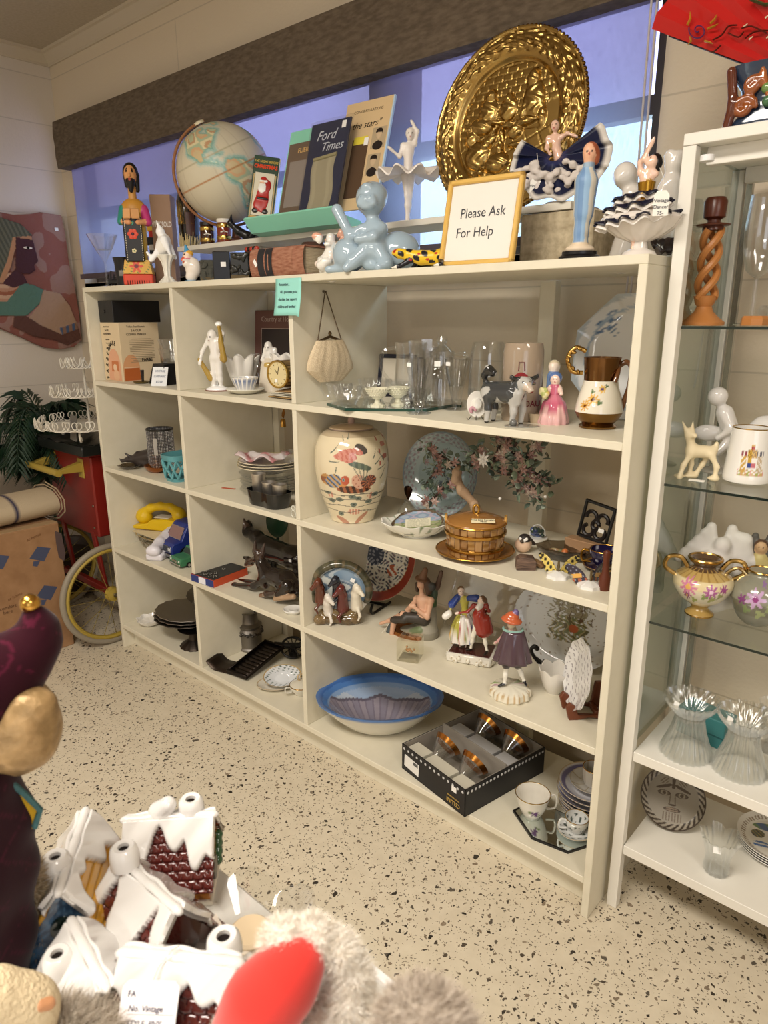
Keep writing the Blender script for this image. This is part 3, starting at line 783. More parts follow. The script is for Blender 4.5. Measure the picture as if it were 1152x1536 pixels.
# pale blue cherub with a ball
p,m=top(556,402,.06);H=92*m
t=thing('blue_cherub','pale blue glazed crouching child figure leaning on a round ball','figurine',p,facing(p,-14))
B='a2b6c4';s=Sculpt(.012);s.c=B
s.ell((-.055,.0,.043),(.044,.042,.043));s.ell((.066,.02,.048),(.058,.045,.05));s.cap((-.11,-.01,.008),(-.05,-.015,.008),.009,.009)
s.cap((.0,-.02,.02),(.035,-.03,.012),.018,.014)
s.ell((.012,-.012,.085),(.030,.028,.042),rot=(0,R_(14),0));s.ell((.012,-.012,.055),(.034,.032,.028))
s.cap((-.015,-.02,.10),(-.045,-.025,.085),.014,.012);s.cap((-.045,-.025,.085),(-.085,-.005,.15),.012,.014)
s.cap((.035,-.02,.10),(.02,-.045,.08),.014,.011);s.cap((.02,-.045,.08),(-.02,-.045,.075),.011,.011)
s.cap((.0,-.03,.05),(-.035,-.04,.025),.02,.016);s.cap((.025,-.03,.05),(.05,-.04,.02),.02,.016);s.cap((-.035,-.04,.02),(-.05,-.05,.008),.014,.011);s.cap((.05,-.04,.018),(.035,-.055,.008),.014,.011)
s.cap((.008,-.01,.12),(.006,-.008,.14),.014,.014)
s.ell((.004,-.01,.168),(.036,.036,.037));s.ell((.006,.0,.18),(.038,.034,.032));s.ell((-.012,-.042,.158),(.011,.009,.009));s.ell((.016,-.043,.157),(.011,.009,.009));s.ell((.001,-.047,.164),(.005,.006,.005));s.ell((.001,-.042,.148),(.009,.006,.004))
s.ell((.0,-.034,.196),(.012,.01,.008));s.cap((-.012,-.044,.170),(-.009,-.045,.170),.003,.003);s.cap((.013,-.045,.170),(.016,-.044,.170),.003,.003)
for q in(-.010,.013):s.dot((q,-.047,.170),.0042,'7f9bb2')
s.build('child_and_ball','glaze',t,res=.0024)
# lizard
p,m=top(632,395,.05)
t=thing('painted_lizard','yellow and black painted wooden lizard lying behind the help sign','figurine',p,8)
s=Sculpt(.006)
s.chain([(-.055,-.01,.035),(-.03,-.01,.032),(.0,0,.025),(.05,.01,.024),(.09,.02,.02),(.13,.0,.012)],[.011,.013,.016,.019,.014,.006],'e8c02a')
s.ell((-.058,-.01,.038),(.018,.014,.010),'e8c02a')
for a,b2 in(((-.02,-.015,.02),(-.045,-.03,.005)),((-.02,.015,.02),(-.04,.03,.005)),((.06,-.01,.018),(.075,-.04,.005)),((.06,.025,.018),(.075,.045,.005))):
 s.cap(a,b2,.007,.005,'16141c')
 for q in(-.01,0,.01):s.cap(b2,(b2[0]-.012,b2[1]+q*.9,.003),.003,.0025,'e8e4d8')
def lz(x,y,z):
 if z>.012 and math.sin(x*150+y*60)*math.sin(z*210+x*60)>.25:return '1a1820'
 if z>.012 and math.sin(x*150+1.2)*math.sin(z*240)>.8:return 'b8302a'
s.dot((-.062,-.022,.042),.005,'c03020');s.dot((-.062,-.024,.042),.0025,'101010')
s.build('lizard','gloss',t,res=.0018,fn=lz)
# riser-top items ------------------------------------------------
def rtop(u,v,y):return put(u,v,z=PZ,y=y)
# black and gold bottle
p,m=put(286,372,z=PZ,y=.245)
t=thing('black_bottle','tall black slender bottle with gold ears of wheat to the left of the globe','bottle',p,facing(p,-10))
H=.305;pr=[(1e-4,0),(.034,0),(.036,.01),(.038,H*.42),(.036,H*.55),(.020,H*.72),(.0125,H*.82),(.013,H*.94),(.018,H),(.014,H),(.010,H*.93),(1e-4,H*.8)]
MB('0b0b0d').lathe(pr,40).build('bottle_body','glaze',t)
mb=MB('c2a25a');r=rnd(8)
for i in range(26):
 a=r.uniform(-1.1,.6)-PI/2;z0=H*.25;z1=z0+r.uniform(.03,.085);b2=a+(a+PI/2)*.6
 mb.tube([(.0392*math.cos(a),.0392*math.sin(a),z0),(.0385*math.cos(b2),.0385*math.sin(b2),z1)],.0006,4)
mb.build('gilt_wheat','metal',t)
P=[[(.0395*math.cos(a),.0395*math.sin(a),z)for a in np.linspace(-PI/2-.1,-PI/2+.7,8)]for z in(H*.12,H*.38)]
MB('4a2a20').grid(P).build('brown_label','satin',t);sticker(t,(0,-.031,H*.64),.014,.010)
mb=MB('cbb98c')
for i in range(40):a=r.uniform(-2.6,-.5);mb.tube([(.04*math.cos(a),.04*math.sin(a),.001),(.044*math.cos(a+.1),.044*math.sin(a+.1),r.uniform(.02,.05))],.0012,4)
mb.build('straw_binding','matte',t)
# globe
LAND={
'na':[(-168,66),(-156,71),(-130,70),(-110,68),(-95,70),(-82,68),(-80,62),(-93,59),(-88,56),(-80,52),(-78,58),(-70,61),(-60,54),(-56,50),(-66,45),(-70,42),(-76,36),(-81,31),(-80,25),(-83,29),(-90,30),(-97,27),(-97,20),(-91,18),(-87,21),(-88,16),(-83,15),(-83,10),(-78,9),(-80,7),(-86,11),(-94,16),(-105,20),(-110,27),(-115,31),(-122,36),(-124,46),(-132,55),(-145,60),(-160,56),(-165,61)],
'sa':[(-78,8),(-72,12),(-62,10),(-52,5),(-50,0),(-40,-3),(-35,-7),(-39,-15),(-41,-22),(-48,-27),(-53,-33),(-58,-36),(-62,-40),(-66,-46),(-68,-54),(-74,-50),(-73,-38),(-71,-28),(-70,-18),(-77,-12),(-81,-5),(-80,1)],
'af':[(-17,15),(-10,30),(-5,35),(10,37),(30,31),(42,12),(51,11),(40,-5),(35,-20),(27,-33),(18,-34),(12,-15),(9,0),(5,5),(-8,4)],
'gl':[(-55,60),(-44,60),(-22,72),(-20,82),(-50,82),(-68,77),(-52,68)],
'cu':[(-84,22),(-76,21),(-74,20),(-78,19.5)],'eu':[(-9,37),(0,43),(3,51),(8,58),(25,70),(30,45),(20,40),(10,44),(0,38)]}
def inpoly(x,y,P):
 c=False;n=len(P)
 for i in range(n):
  (a,b),(d,e)=P[i],P[i-1]
  if(b>y)!=(e>y)and x<(d-a)*(y-b)/(e-b)+a:c=not c
 return c
def segd(x,y,P):
 b=1e9
 for i in range(len(P)):
  a,c=P[i-1],P[i];dx,dy=c[0]-a[0],c[1]-a[1];t=max(0,min(1,((x-a[0])*dx+(y-a[1])*dy)/(dx*dx+dy*dy)))
  b=min(b,math.hypot(x-a[0]-t*dx,y-a[1]-t*dy))
 return b
p=on(336,261,y=.27);GR=.158
t=thing('globe','large antique style world globe in a wooden half ring on the riser shelf','globe',(p.x,.27,PZ),facing(p,4))
nla,nlo=110,220;P=[];K=[]
tz=Matrix.Rotation(R_(-26),3,'Y')@Matrix.Rotation(R_(6),3,'X');gc=Vector((0,0,p.z-PZ))
gr=rnd(2)
for i in range(nla+1):
 la=90-180*i/nla;row=[];kr=[]
 for j in range(nlo):
  lo=-180+360*j/nlo;cl=math.cos(R_(la));q=Vector((cl*math.sin(R_(lo+75)),-cl*math.cos(R_(lo+75)),math.sin(R_(la))))
  ins=None;dd=99
  if lo<40:
   for nme,pl in LAND.items():
    if inpoly(lo,la,pl):ins=nme
    dd=min(dd,segd(lo,la,pl))
  if ins:
   v=math.sin(lo*.13+1+la*.05)*math.cos(la*.11)
   c='7faa9c' if dd<1.8 else['c9b58c','cfa67e','a9b898','d8cda6','bd9570','b4bc9a'][int((v+1)*2.99)]
   q=q*1.003
  else:c='9dbab0' if dd<2.2 else('c2c4b2' if dd<4 else('cfc6ae' if(int(lo)%15 or 0)else 'c4baa2'))
  if abs(la)<.9:c='b07a4a'
  if ins is None and abs(la-23)<.8:c='b0a88c'
  row.append(tz@(q*GR)+gc);kr.append(lin(c))
 P.append(row);K.append(kr)
MB().grid(P,cv=True,cols=K).build('globe_ball','gloss',t)
rg=[tz@(Vector((-math.cos(R_(a)),0,math.sin(R_(a))))*GR*1.055)+gc for a in range(-96,97,6)]
MB('9a6a48').tube([tz.inverted()@(x-gc)for x in rg],.009,8,flat=.55).build('meridian_ring','wood',t).matrix_local=Matrix.Translation(gc)@tz.to_4x4()
o=MB('d9ceb0').lathe([(1e-4,-.004),(.018,-.004),(.018,.004),(.006,.007),(1e-4,.007)],20).build('pole_cap','gloss',t);o.matrix_local=Matrix.Translation(gc)@tz.to_4x4()@Matrix.Translation((0,0,GR*1.055))
MB('7a4a30').lathe([(1e-4,0),(.07,0),(.07,.008),(.05,.014),(.016,.022),(.012,gc.z-GR-.012),(1e-4,gc.z-GR-.01)],32,at=(.03,0,0)).build('stand','wood',t)
# jam jars
for i,(u,v,hp,c,lab)in enumerate(((312,366,33,'3a1c10','squat dark jam jar with gold bands, nearer the black bottle'),(337,362,35,'7a2c14','squat red jam jar with a white lid, nearer the christmas book'))):
 p,m=rtop(u,v,.23);H=hp*m*.95
 t=thing('jam_jar',lab,'jar',p,facing(p));W=10.5*m
 MB(c).lathe([(1e-4,0),(W*.95,0),(W,.004),(W,H*.78),(W*.9,H*.84),(1e-4,H*.84)],32).build('jar_body','glaze',t)
 for z in(.12,.62):MB('c9a85a').lathe([(W*1.01,H*z),(W*1.03,H*(z+.02)),(W*1.03,H*(z+.14)),(W*1.01,H*(z+.16))],32,cap=False).build('gold_band','metal',t)
 MB('1c1712' if i==0 else 'e8e2d6').lathe([(1e-4,H*.84),(W*.98,H*.84),(W*.98,H),(1e-4,H)],32).build('lid','gloss',t)
 MB('e8e2d2').tube([(-W*.5,-W*1.0,H*.42),(0,-W*1.04,H*.47),(W*.5,-W*1.0,H*.42)],.0016,5).build('painted_script','matte',t)
# whale tail stand + Christmas book
p,m=rtop(372,362,.24)
t=thing('whale_tail_stand','black whale tail shaped book stand under the christmas book','book stand',p,facing(p,-6))
s=Sculpt(.01);s.c='0d0d0f';k=.9
s.cap((.0,0,.012),(.07,.0,.008),.012,.010);s.cap((.0,0,.014),(-.03,0,.03),.016,.012);s.cap((-.03,0,.03),(-.055,0,.055),.012,.008);s.cap((-.055,0,.055),(-.05,0,.082),.007,.002)
s.cap((.012,-.02,.012),(.03,-.025,.05),.008,.006);s.cap((.03,-.025,.05),(.022,-.025,.085),.006,.0025);s.cap((.07,0,.008),(.095,0,.004),.009,.005)
s.build('tail','gloss',t,res=.0025)
p2,m=rtop(388,345,.235)
t=thing('christmas_book','narrow green illustrated book THE NIGHT BEFORE CHRISTMAS with Santa on its cover','book',(p2.x,p2.y,PZ+.028),facing(p2,-10),rot=(R_(-12),R_(8),R_(facing(p2,-10))))
W,H=.083,.235
MB('24402c').box((0,0,H/2),(W,.010,H),b=.002).build('cover','gloss',t,smooth=False)
MB('e8dcc0').box((.002,.0005,H/2),(W-.001,.007,H-.004)).build('pages','matte',t,smooth=False)
MB('c49a4a').box((0,-.0054,H*.10),(W*.9,.0008,H*.16)).build('picture_frame_base','satin',t,smooth=False)
mb=MB('b8a06a');mb.box((-W*.42,-.0054,H*.42),(.004,.0008,H*.66));mb.box((W*.42,-.0054,H*.42),(.004,.0008,H*.66));mb.build('picture_border','satin',t,smooth=False)
MB('d8d0b8').box((0,-.0053,H*.48),(W*.76,.0006,H*.58)).build('picture_ground','satin',t,smooth=False)
s=Sculpt(.004);s.ell((0,-.006,H*.42),(.022,.003,.045),'b3261e');s.ell((-.014,-.006,H*.34),(.013,.003,.02),'b3261e');s.ell((.012,-.006,H*.60),(.013,.003,.02),'a8201a');s.ell((-.004,-.007,H*.62),(.009,.003,.010),'e0b090');s.ell((-.004,-.008,H*.565),(.012,.003,.016),'f0ece4')
s.ell((-.002,-.007,H*.68),(.011,.003,.009),'b3261e');s.cap((-.012,-.007,H*.655),(.008,-.007,H*.655),.003,.003,'f0ece4');s.ell((-.02,-.006,H*.25),(.01,.003,.008),'201812');s.ell((.014,-.006,H*.25),(.01,.003,.008),'201812');s.cap((-.014,-.008,H*.42),(.016,-.008,H*.42),.0028,.0028,'201812')
s.build('printed_santa','gloss',t,res=.0018)
text('THE NIGHT BEFORE',.011,t,(0,-.0062,H*.92),c='e8c860',xs=.78);text('CHRISTMAS',.017,t,(0,-.0062,H*.85),c='e05030',xs=.85,bold=.0006)
text('A LITTLE BOOK',.008,t,(0,-.0062,H*.04),c='e8c860')
# mint tray easel with magazines
a,m=rtop(395,352,.19);b_,m2=rtop(515,335,.19)
L=b_.x-a.x+.03;cx=(a.x+b_.x)/2+.0
t=thing('mint_display_easel','mint green slanted display easel with a deep front ledge on the riser shelf','display stand',(cx,.22,PZ),2)
mb=MB('8fd6bd');P=[[(x,-.06,.006),(x,-.09,.045),(x,-.085,.05),(x,-.05,.03),(x,.02,.02),(x,.04,.0),(x,-.03,.0)]for x in(-L/2,L/2)]
mb.grid(P,cv=True);mb.f+=[tuple(range(7)),tuple(range(7,14))];mb.build('ledge','satin',t,smooth=False)
MB('8fd6bd').box((-L*.22,.055,.16),(L*.40,.006,.32),rot=(R_(-16),0,0),b=.001).build('back_board','satin',t,smooth=False)
bt=t
def leaf(nm,lab,cat,u,v,y,W,H,c,lean,ext,th=.004,z=PZ+.048,roll=0):
 p,m=put(u,v,z=z,y=y);t=thing(nm,lab,cat,p,rot=(R_(-lean),R_(roll),R_(ext)))
 MB(c).box((0,0,H/2),(W,th,H)).build('cover','gloss',t,smooth=False);return t
t=leaf('film_poster_card','tall cream printed card with portrait photographs leaning behind the magazines','poster',528,330,.232,.17,.315,'d9bd92',17,4,.004)
text('the stars"',.027,t,(.0,-.0024,.245),c='2a2018',shear=.3);text('CONGRATULATIONS',.011,t,(.0,-.0024,.285),c='6a5a44')
MB('b9d2e6').box((.087,.001,.157),(.005,.007,.315)).build('blue_edge','satin',t,smooth=False)
for(x,z,w_,h_)in((.055,.20,.05,.06),(.050,.125,.045,.06)):
 MB('b5a284').box((x,-.0024,z),(w_,.0006,h_)).build('portrait_ground','matte',t,smooth=False)
 s=Sculpt(.003);s.ell((x,-.003,z+.008),(.011,.002,.014),'c8b090');s.ell((x,-.003,z+.018),(.013,.002,.010),'2a211c');s.ell((x,-.003,z-.022),(.020,.002,.014),'2c2420');s.build('portrait','matte',t,res=.0018)
MB('5b4634').box((-.01,-.0028,.12),(.06,.0006,.17)).build('brown_panel','matte',t,smooth=False)
MB('e8d44a').box((-.01,-.0033,.20),(.05,.0006,.022)).build('yellow_band','matte',t,smooth=False);sticker(t,(.012,-.0036,.195),.016,.022)
t=leaf('bagged_magazine','brown magazine in a clear sleeve at the left of the mint easel','magazine',440,342,.205,.13,.225,'6b5a4c',16,2)
MB('8a8078').box((.0,-.0023,.10),(.10,.0006,.14)).build('cover_photo','matte',t,smooth=False);text('FLIER',.02,t,(.0,-.0025,.2),c='d8b070')
t=leaf('motoring_magazine','dark blue Ford Times magazine in a clear plastic sleeve on the mint easel','magazine',476,336,.19,.155,.262,'1f2a4c',16,2,.005)
text('Ford',.040,t,(-.012,-.003,.222),c='cfd3dc',shear=.35);text('Times',.036,t,(.018,-.003,.188),c='cfd3dc',shear=.35)
P=[[(-.045+.09*i/10+.006*math.sin(j*.5),-.0032-.0006*math.sin(i),.012+.145*j/12)for i in range(11)]for j in range(13)]
MB('a79e84').grid(P).build('printed_scroll','matte',t);MB('918868').tube([(-.045,-.004,.155),(.046,-.004,.162)],.005,8).build('scroll_roll','matte',t)
sticker(t,(.055,-.0034,.245),.016,.02)
MB().box((.004,-.004,.135),(.172,.0008,.27)).build('plastic_sleeve','film',t,smooth=False)
# white ballerina behind
p,m=rtop(612,334,.26);H=130*m
t=thing('ballerina_statue','plain white ballerina statue in a tutu standing left of the brass plate','figurine',p,facing(p))
s=Sculpt(.006);Wc='e4dcd4'
figure(s,H,Wc,Wc,Wc,Wc,dict(head=(.02,0,.93),el=(-.10,-.02,.70),wl=(-.18,-.04,.76),er=(.10,0,.96),wr=(.06,0,1.02),sl=(-.06,0,.82),sr=(.07,0,.83),chest=(0,0,.76),kl=(-.015,-.01,.30),al=(-.01,0,.06),kr=(.02,.01,.30),ar=(.0,.01,.06),tl=(-.012,-.01,.0),tr=(.0,.01,.0)),fat=.8,face=True)
s.build('dancer','gloss',t,res=.0028)
MB(Wc).lathe([(.02,H*.56),(.06,H*.545),(.085,H*.53),(.086,H*.51),(.06,H*.52),(.02,H*.53)],72,wob=lambda a,k,r,z:(r*.06*math.sin(9*a),.010*math.sin(9*a)*(r/.08)),cap=False).build('tutu','gloss',t)
MB(Wc).lathe([(1e-4,0),(.03,0),(.03,.006),(1e-4,.008)],24).build('base','gloss',t)
# brass charger
p=on(752,168,y=.285)
RB=.213
t=thing('brass_charger','large round brass wall plate embossed with a tavern scene','plate',(p.x,.285,PZ+.002),rot=(R_(-8),0,0))
def gauss(x,y,a,b,sx,sy,r=0):
 c,s_=math.cos(r),math.sin(r);dx,dy=x-a,y-b;u=(dx*c+dy*s_)/sx;v=(-dx*s_+dy*c)/sy;d=u*u+v*v
 return math.sqrt(max(0,1-d))if d<1 else 0
FIG=[(-.28,.18,.13,.17,.1,1),(-.25,.33,.075,.085,0,1.2),(-.36,.02,.17,.10,-.2,1.2),(-.2,.03,.20,.035,-.1,1.1),(.0,.16,.12,.14,0,.9),(.0,.26,.06,.07,0,1),(-.48,-.1,.09,.11,.3,1),(-.5,-.0,.055,.06,0,1.1),
 (-.38,-.3,.17,.17,.4,1),(-.25,-.2,.16,.06,.7,1),(.3,.42,.085,.11,0,1.2),(.33,.2,.14,.22,.1,1),(.22,.1,.05,.2,-.2,.9),(.25,-.02,.16,.05,.1,1),(.12,-.1,.10,.09,0,.9),(.05,-.02,.13,.04,.1,1),
 (-.08,-.42,.17,.12,0,1.3),(-.05,-.27,.04,.12,0,1),(-.3,-.5,.05,.05,0,1),(.15,-.25,.12,.03,0,.8),(-.05,-.1,.03,.12,.3,.8),(.45,.03,.05,.14,.1,.7),(-.15,-.05,.03,.1,-.5,.8)]
def brassh(x,y):
 r=math.hypot(x,y);a=math.atan2(y,x)
 if r>.70:
  q=(r-.70)/.30;h=.010+.010*math.sin(min(q*1.15,1)*PI)
  if.12<q<.86:
   h+=.0034*math.sin(22*a+5*math.sin(q*7))*math.cos(q*14+2*math.sin(11*a))+.0013*math.sin(34*a+q*16)*math.cos(23*a-q*12)
  if q>.9:h+=.003*abs(math.sin(70*a))
  return h
 if r>.665:return.010*(r-.665)/.035
 h=0
 if y>.05+.2*x and r<.655:
  by=y*13;row=math.floor(by);bx=x*8+.5*(row%2)
  h=.0016 if(by-row)>.16 and(bx-math.floor(bx))>.10 else 0
 elif y<-.1:
  u,v=(x+y*.5)*6,(y-x*.4)*6;h=.0012 if(u-math.floor(u))>.1 and(v-math.floor(v))>.1 else 0
 for(a1,b1,sx,sy,ro,am)in FIG:
  g=gauss(x,y,a1,b1,sx,sy,ro)
  if g>0:
   h2=.014*am*g+.0013*math.sin(45*x+20*y+3*math.sin(30*y))*g
   h=max(h,h2)
 return h
P=[];ns=300
for i in range(95):
 rr=max(i/94,.001);P.append([(RB*rr*math.cos(2*PI*j/ns),-brassh(rr*math.cos(2*PI*j/ns),rr*math.sin(2*PI*j/ns)),RB+RB*rr*math.sin(2*PI*j/ns))for j in range(ns)])
P.append([(RB*1.005*math.cos(2*PI*j/ns),0.001,RB+RB*1.005*math.sin(2*PI*j/ns))for j in range(ns)])
P.append([(RB*.9*math.cos(2*PI*j/ns),0.004,RB+RB*.9*math.sin(2*PI*j/ns))for j in range(ns)])
P.append([(.001*math.cos(2*PI*j/ns),0.006,RB+.001*math.sin(2*PI*j/ns))for j in range(ns)])
mat('brass','a98b52',.27,1)
MB('a87c34').grid(P,cv=True).build('embossed_dish','brass',t,ang=60)
mb=MB()
for j in range(110):a=2*PI*j/110;mb.ball((RB*1.0*math.cos(a),-.006,RB+RB*1.0*math.sin(a)),(.005,.005,.005),seg=8,rings=5)
mat('dark_brass','6a4a22',.35,1);mb.build('roped_rim','dark_brass',t)
# framed sign
a,m=top(658,398,.035);b_,m2=top(768,392,.05)
p=(a+b_)/2;t=thing('help_sign','gold framed sign reading Please Ask For Help at the front of the unit top','sign',(p.x,.045,ZT),rot=(R_(-12),0,R_(4)))
W,H=(b_-a).length+.004,.192;f=.012
for(c,sz)in(((0,0,f/2),(W,.014,f)),((0,0,H-f/2),(W,.014,f)),((-W/2+f/2,0,H/2),(f,.014,H)),((W/2-f/2,0,H/2),(f,.014,H))):
 MB('d9b05c').box(c,sz,b=.003).build('frame_bar','gloss',t)
MB('e6e2da').box((0,.002,H/2),(W-.01,.004,H-.01)).build('card','matte',t,smooth=False)
text('Please Ask',.031,t,(.002,-.0004,H*.60),c='4c4c50',xs=.86);text('For Help',.031,t,(-.012,-.0004,H*.38),c='4c4c50',xs=.86)
MB('2a2622').box((0,.03,H*.4),(.05,.004,H*.75),rot=(R_(22),0,0)).build('easel_strut','matte',t,smooth=False)
# beige cloth covered block
a,m=top(778,390,.19)
t=thing('linen_block','beige textured display block at the right of the unit top','display block',(a.x,.19,ZT),0)
noisemat('rough_linen','a8997e','cabc9f',55,.95,.6)
bw=on(886,385,y=.19).x-a.x
MB().box((bw/2,.085,.058),(bw,.17,.116),b=.004).build('block','rough_linen',t)
# dancers -----------------------------------------------------
def ruffle(mb,c1,c2,rx,ry,z,amp,n,at,w=.012,rot=None,seg=150,hang=0):
 m=rotm(rot);P=[];K=[]
 for row,(dr,dz)in enumerate(((-.3,.35),(-.1,.1),(0,0),(.02,-.05))):
  rr=[];kk=[]
  for j in range(seg):
   a=2*PI*j/seg;q=1+dr*w/rx*2;wv=amp*math.sin(n*a+.8*math.sin(3*a))
   rr.append(m@Vector(((rx*q+wv*.8)*math.cos(a),(ry*q+wv*.8)*math.sin(a),z+dz*w*2+wv*.5*(row>0)))+Vector(at));kk.append(lin(c2 if row>=2 else c1))
  P.append(rr);K.append(kk)
 return mb.grid(P,cv=True,cols=K)
# navy lace dancer on plank end
p,m=put(842,302,z=PZ,y=.25);H=117*m
t=thing('navy_lace_dancer','porcelain dancer in a spread navy and white lace skirt in front of the brass plate','figurine',p,facing(p,-12))
s=Sculpt(.005)
figure(s,H,'e8bfa8','e8bfa8','e8bfa8','17130f',dict(head=(-.13,-.02,.93),neck=(-.13,0,.86),chest=(-.13,0,.76),hip=(-.06,.0,.56),sl=(-.21,0,.80),sr=(-.05,0,.80),el=(-.22,-.03,.68),wl=(-.17,-.09,.62),er=(.03,-.03,.83),wr=(.10,-.04,.80),hl=(-.06,0,.5),hr=(-.0,0,.5),kl=(-.03,0,.3),kr=(.02,0,.3),al=(-.01,0,.08),ar=(.03,0,.08),tl=(-.01,-.03,.03),tr=(.03,-.03,.03)),fat=.85,hs=1.05)
s.ell((-.13*H,0,.72*H),(.065*H,.05*H,.06*H),'b08a4a');s.build('dancer','glaze',t,res=.0022)
mb=MB('161c3a');P=[];K=[]
for i in range(13):
 q=i/12;row=[];kr=[]
 for j in range(97):
  a=R_(-215+250*j/96);R0=(.012+q*.098)*(1.0+.22*math.cos(a+.5));wv=.006*q*math.sin(j*.55)
  row.append(((R0+0)*math.cos(a)-.02,-.012-.03*q+wv*1.5+.015*math.sin(a),H*.56+(R0*.78)*math.sin(a)+wv));kr.append(lin('d9d3cb' if q>.88 else('161c3a' if q>.15 else '2a3058')))
 P.append(row);K.append(kr)
mb.grid(P,cols=K);mb.build('navy_skirt','gloss',t,solid=.0015)
s=Sculpt(.004);r=rnd(31)
for i in range(95):
 a=R_(r.uniform(-165,-20));q=r.uniform(.03,.088);s.ell((q*math.cos(a)*1.1-.02,-.050+r.uniform(-.006,.012),H*.52+q*math.sin(a)*.85),(.008,.006,.006),'d4cbc4')
s.build('lace_petticoat','matte',t,res=.0024)
MB('e8e2da').lathe([(1e-4,0),(.035,0),(.036,.006),(.02,.010),(1e-4,.011)],28).build('base','glaze',t)
string_tag(t,(-.055,-.03,.11),(-.05,-.05,.055),.024,.042,10,('Vintage','65-'))
# tall blue lady
p,m=top(869,383,.035);H=160*m
t=thing('tall_blue_lady','slender lady statuette in a long pale blue gown on a black base','figurine',p,facing(p))
MB('0e0d0f').lathe([(1e-4,0),(.036,0),(.037,.004),(.031,.008),(.031,.014),(1e-4,.015)],32,oval=(1.1,.9)).build('base','gloss',t)
s=Sculpt(.006);s.cap((0,0,.02),(0,0,.05),.017,.013,'d8c4a8');s.ell((0,0,.018),(.028,.02,.010),'d9c6ac')
s.cap((0,0,.05),(.002,0,H*.4),.015,.016,'8fa6bb');s.cap((.002,0,H*.4),(.004,0,H*.66),.019,.022,'8fa6bb');s.cap((.004,0,H*.66),(.006,0,H*.79),.020,.010,'8fa6bb')
s.cap((.006,0,H*.78),(.006,0,H*.86),.008,.008,'e0ac8c');s.ell((.006,-.002,H*.90),(.012,.012,.017),'e0ac8c');s.ell((.009,.003,H*.92),(.014,.014,.016),'a2583a');s.ell((.02,.004,H*.87),(.006,.008,.014),'a2583a')
s.dot((.001,-.014,H*.905),.002,'302018');s.dot((.011,-.014,H*.905),.002,'302018');s.dot((.006,-.014,H*.885),.002,'a04038')
def stripes(x,y,z):
 if.03<z<H*.78:return['c8c6ba','7f9dc0','6d8fb8','8fb0d0','cfcabb','7f9dc0'][int((math.atan2(y,x)+PI)/6.29*12)%6]
s.build('gowned_figure','satin',t,res=.0018,fn=stripes)
# black and white ruffled dancer
p,m=top(958,380,.06);H=150*m
t=thing('ruffled_dancer','porcelain dancer with arms raised in a wide white skirt edged with black ruffles','figurine',p,facing(p,-4))
s=Sculpt(.005)
figure(s,H,'efc9b2','efc9b2','efc9b2',None,dict(head=(.055,-.02,.86),neck=(.04,0,.80),chest=(.015,0,.72),hip=(0,0,.54),look=(-.7,-.5,.5),sl=(-.05,0,.77),sr=(.09,0,.75),el=(-.06,-.02,.86),wl=(.0,-.03,.97),er=(-.02,-.05,.88),wr=(.03,-.06,1.0),hl=(0,0,.4),hr=(.0,0,.4),kl=(-.05,-.03,.25),kr=(.0,0,.2),al=(-.055,-.05,.06),ar=(.0,0,.05),tl=(-.07,-.08,.02),tr=(.0,0,.02)),fat=.8,hs=1.0)
s.cap((.0,0,H*.52),(.004,0,H*.68),.008,.010,'b88a34');s.build('dancer','glaze',t,res=.0022)
s=Sculpt(.004);s.ell((H*.075,.012,H*.87),(.012,.013,.015),'120f10');s.cap((H*.09,.01,H*.85),(H*.085,.012,H*.76),.010,.006,'120f10');s.build('black_hair','gloss',t,res=.002)
MB('b88a34').lathe([(.0125,H*.50),(.0135,H*.58),(.0165,H*.68)],24,at=(.003,0,0),cap=False).build('gold_bodice','metal',t)
MB('e2dad2').lathe([(1e-4,.027),(.017,.026),(.042,.036),(.062,.05),(.074,.066),(.070,.072),(.042,.082),(.016,.10),(1e-4,.104)],72,flute=(14,.04),oval=(1,.8)).build('skirt','glaze',t)
mb=MB()
for(rx,z,am,n,at,rt)in((.074,.058,.008,13,(0,0,0),(0,R_(-6),0)),(.058,.081,.007,11,(0,-.003,0),(0,R_(-6),0)),(.038,.099,.006,9,(0,0,0),(0,R_(-8),0))):
 ruffle(mb,'ddd5cc','e9e3dc',rx,rx*.8,z,am,n,at,.016,rt)
mb.build('white_ruffle','glaze',t,solid=.0012)
mb=MB()
for(rx,z,am,n,rt)in((.076,.065,.008,13,(0,R_(-6),0)),(.060,.088,.007,11,(0,R_(-6),0)),(.039,.106,.006,9,(0,R_(-8),0))):
 ruffle(mb,'14162a','14162a',rx,rx*.8,z,am,n,(0,-.002,0),.007,rt)
mb.build('black_ruffle','gloss',t,solid=.0018)
MB('e2dad2').lathe([(1e-4,0),(.035,0),(.03,.008),(.016,.014),(.014,.03),(1e-4,.03)],28).build('pedestal','glaze',t)
string_tag(t,(.025,-.02,.15),(.035,-.068,.105),.026,.042,6,('Vintage','Dancer','75-'))
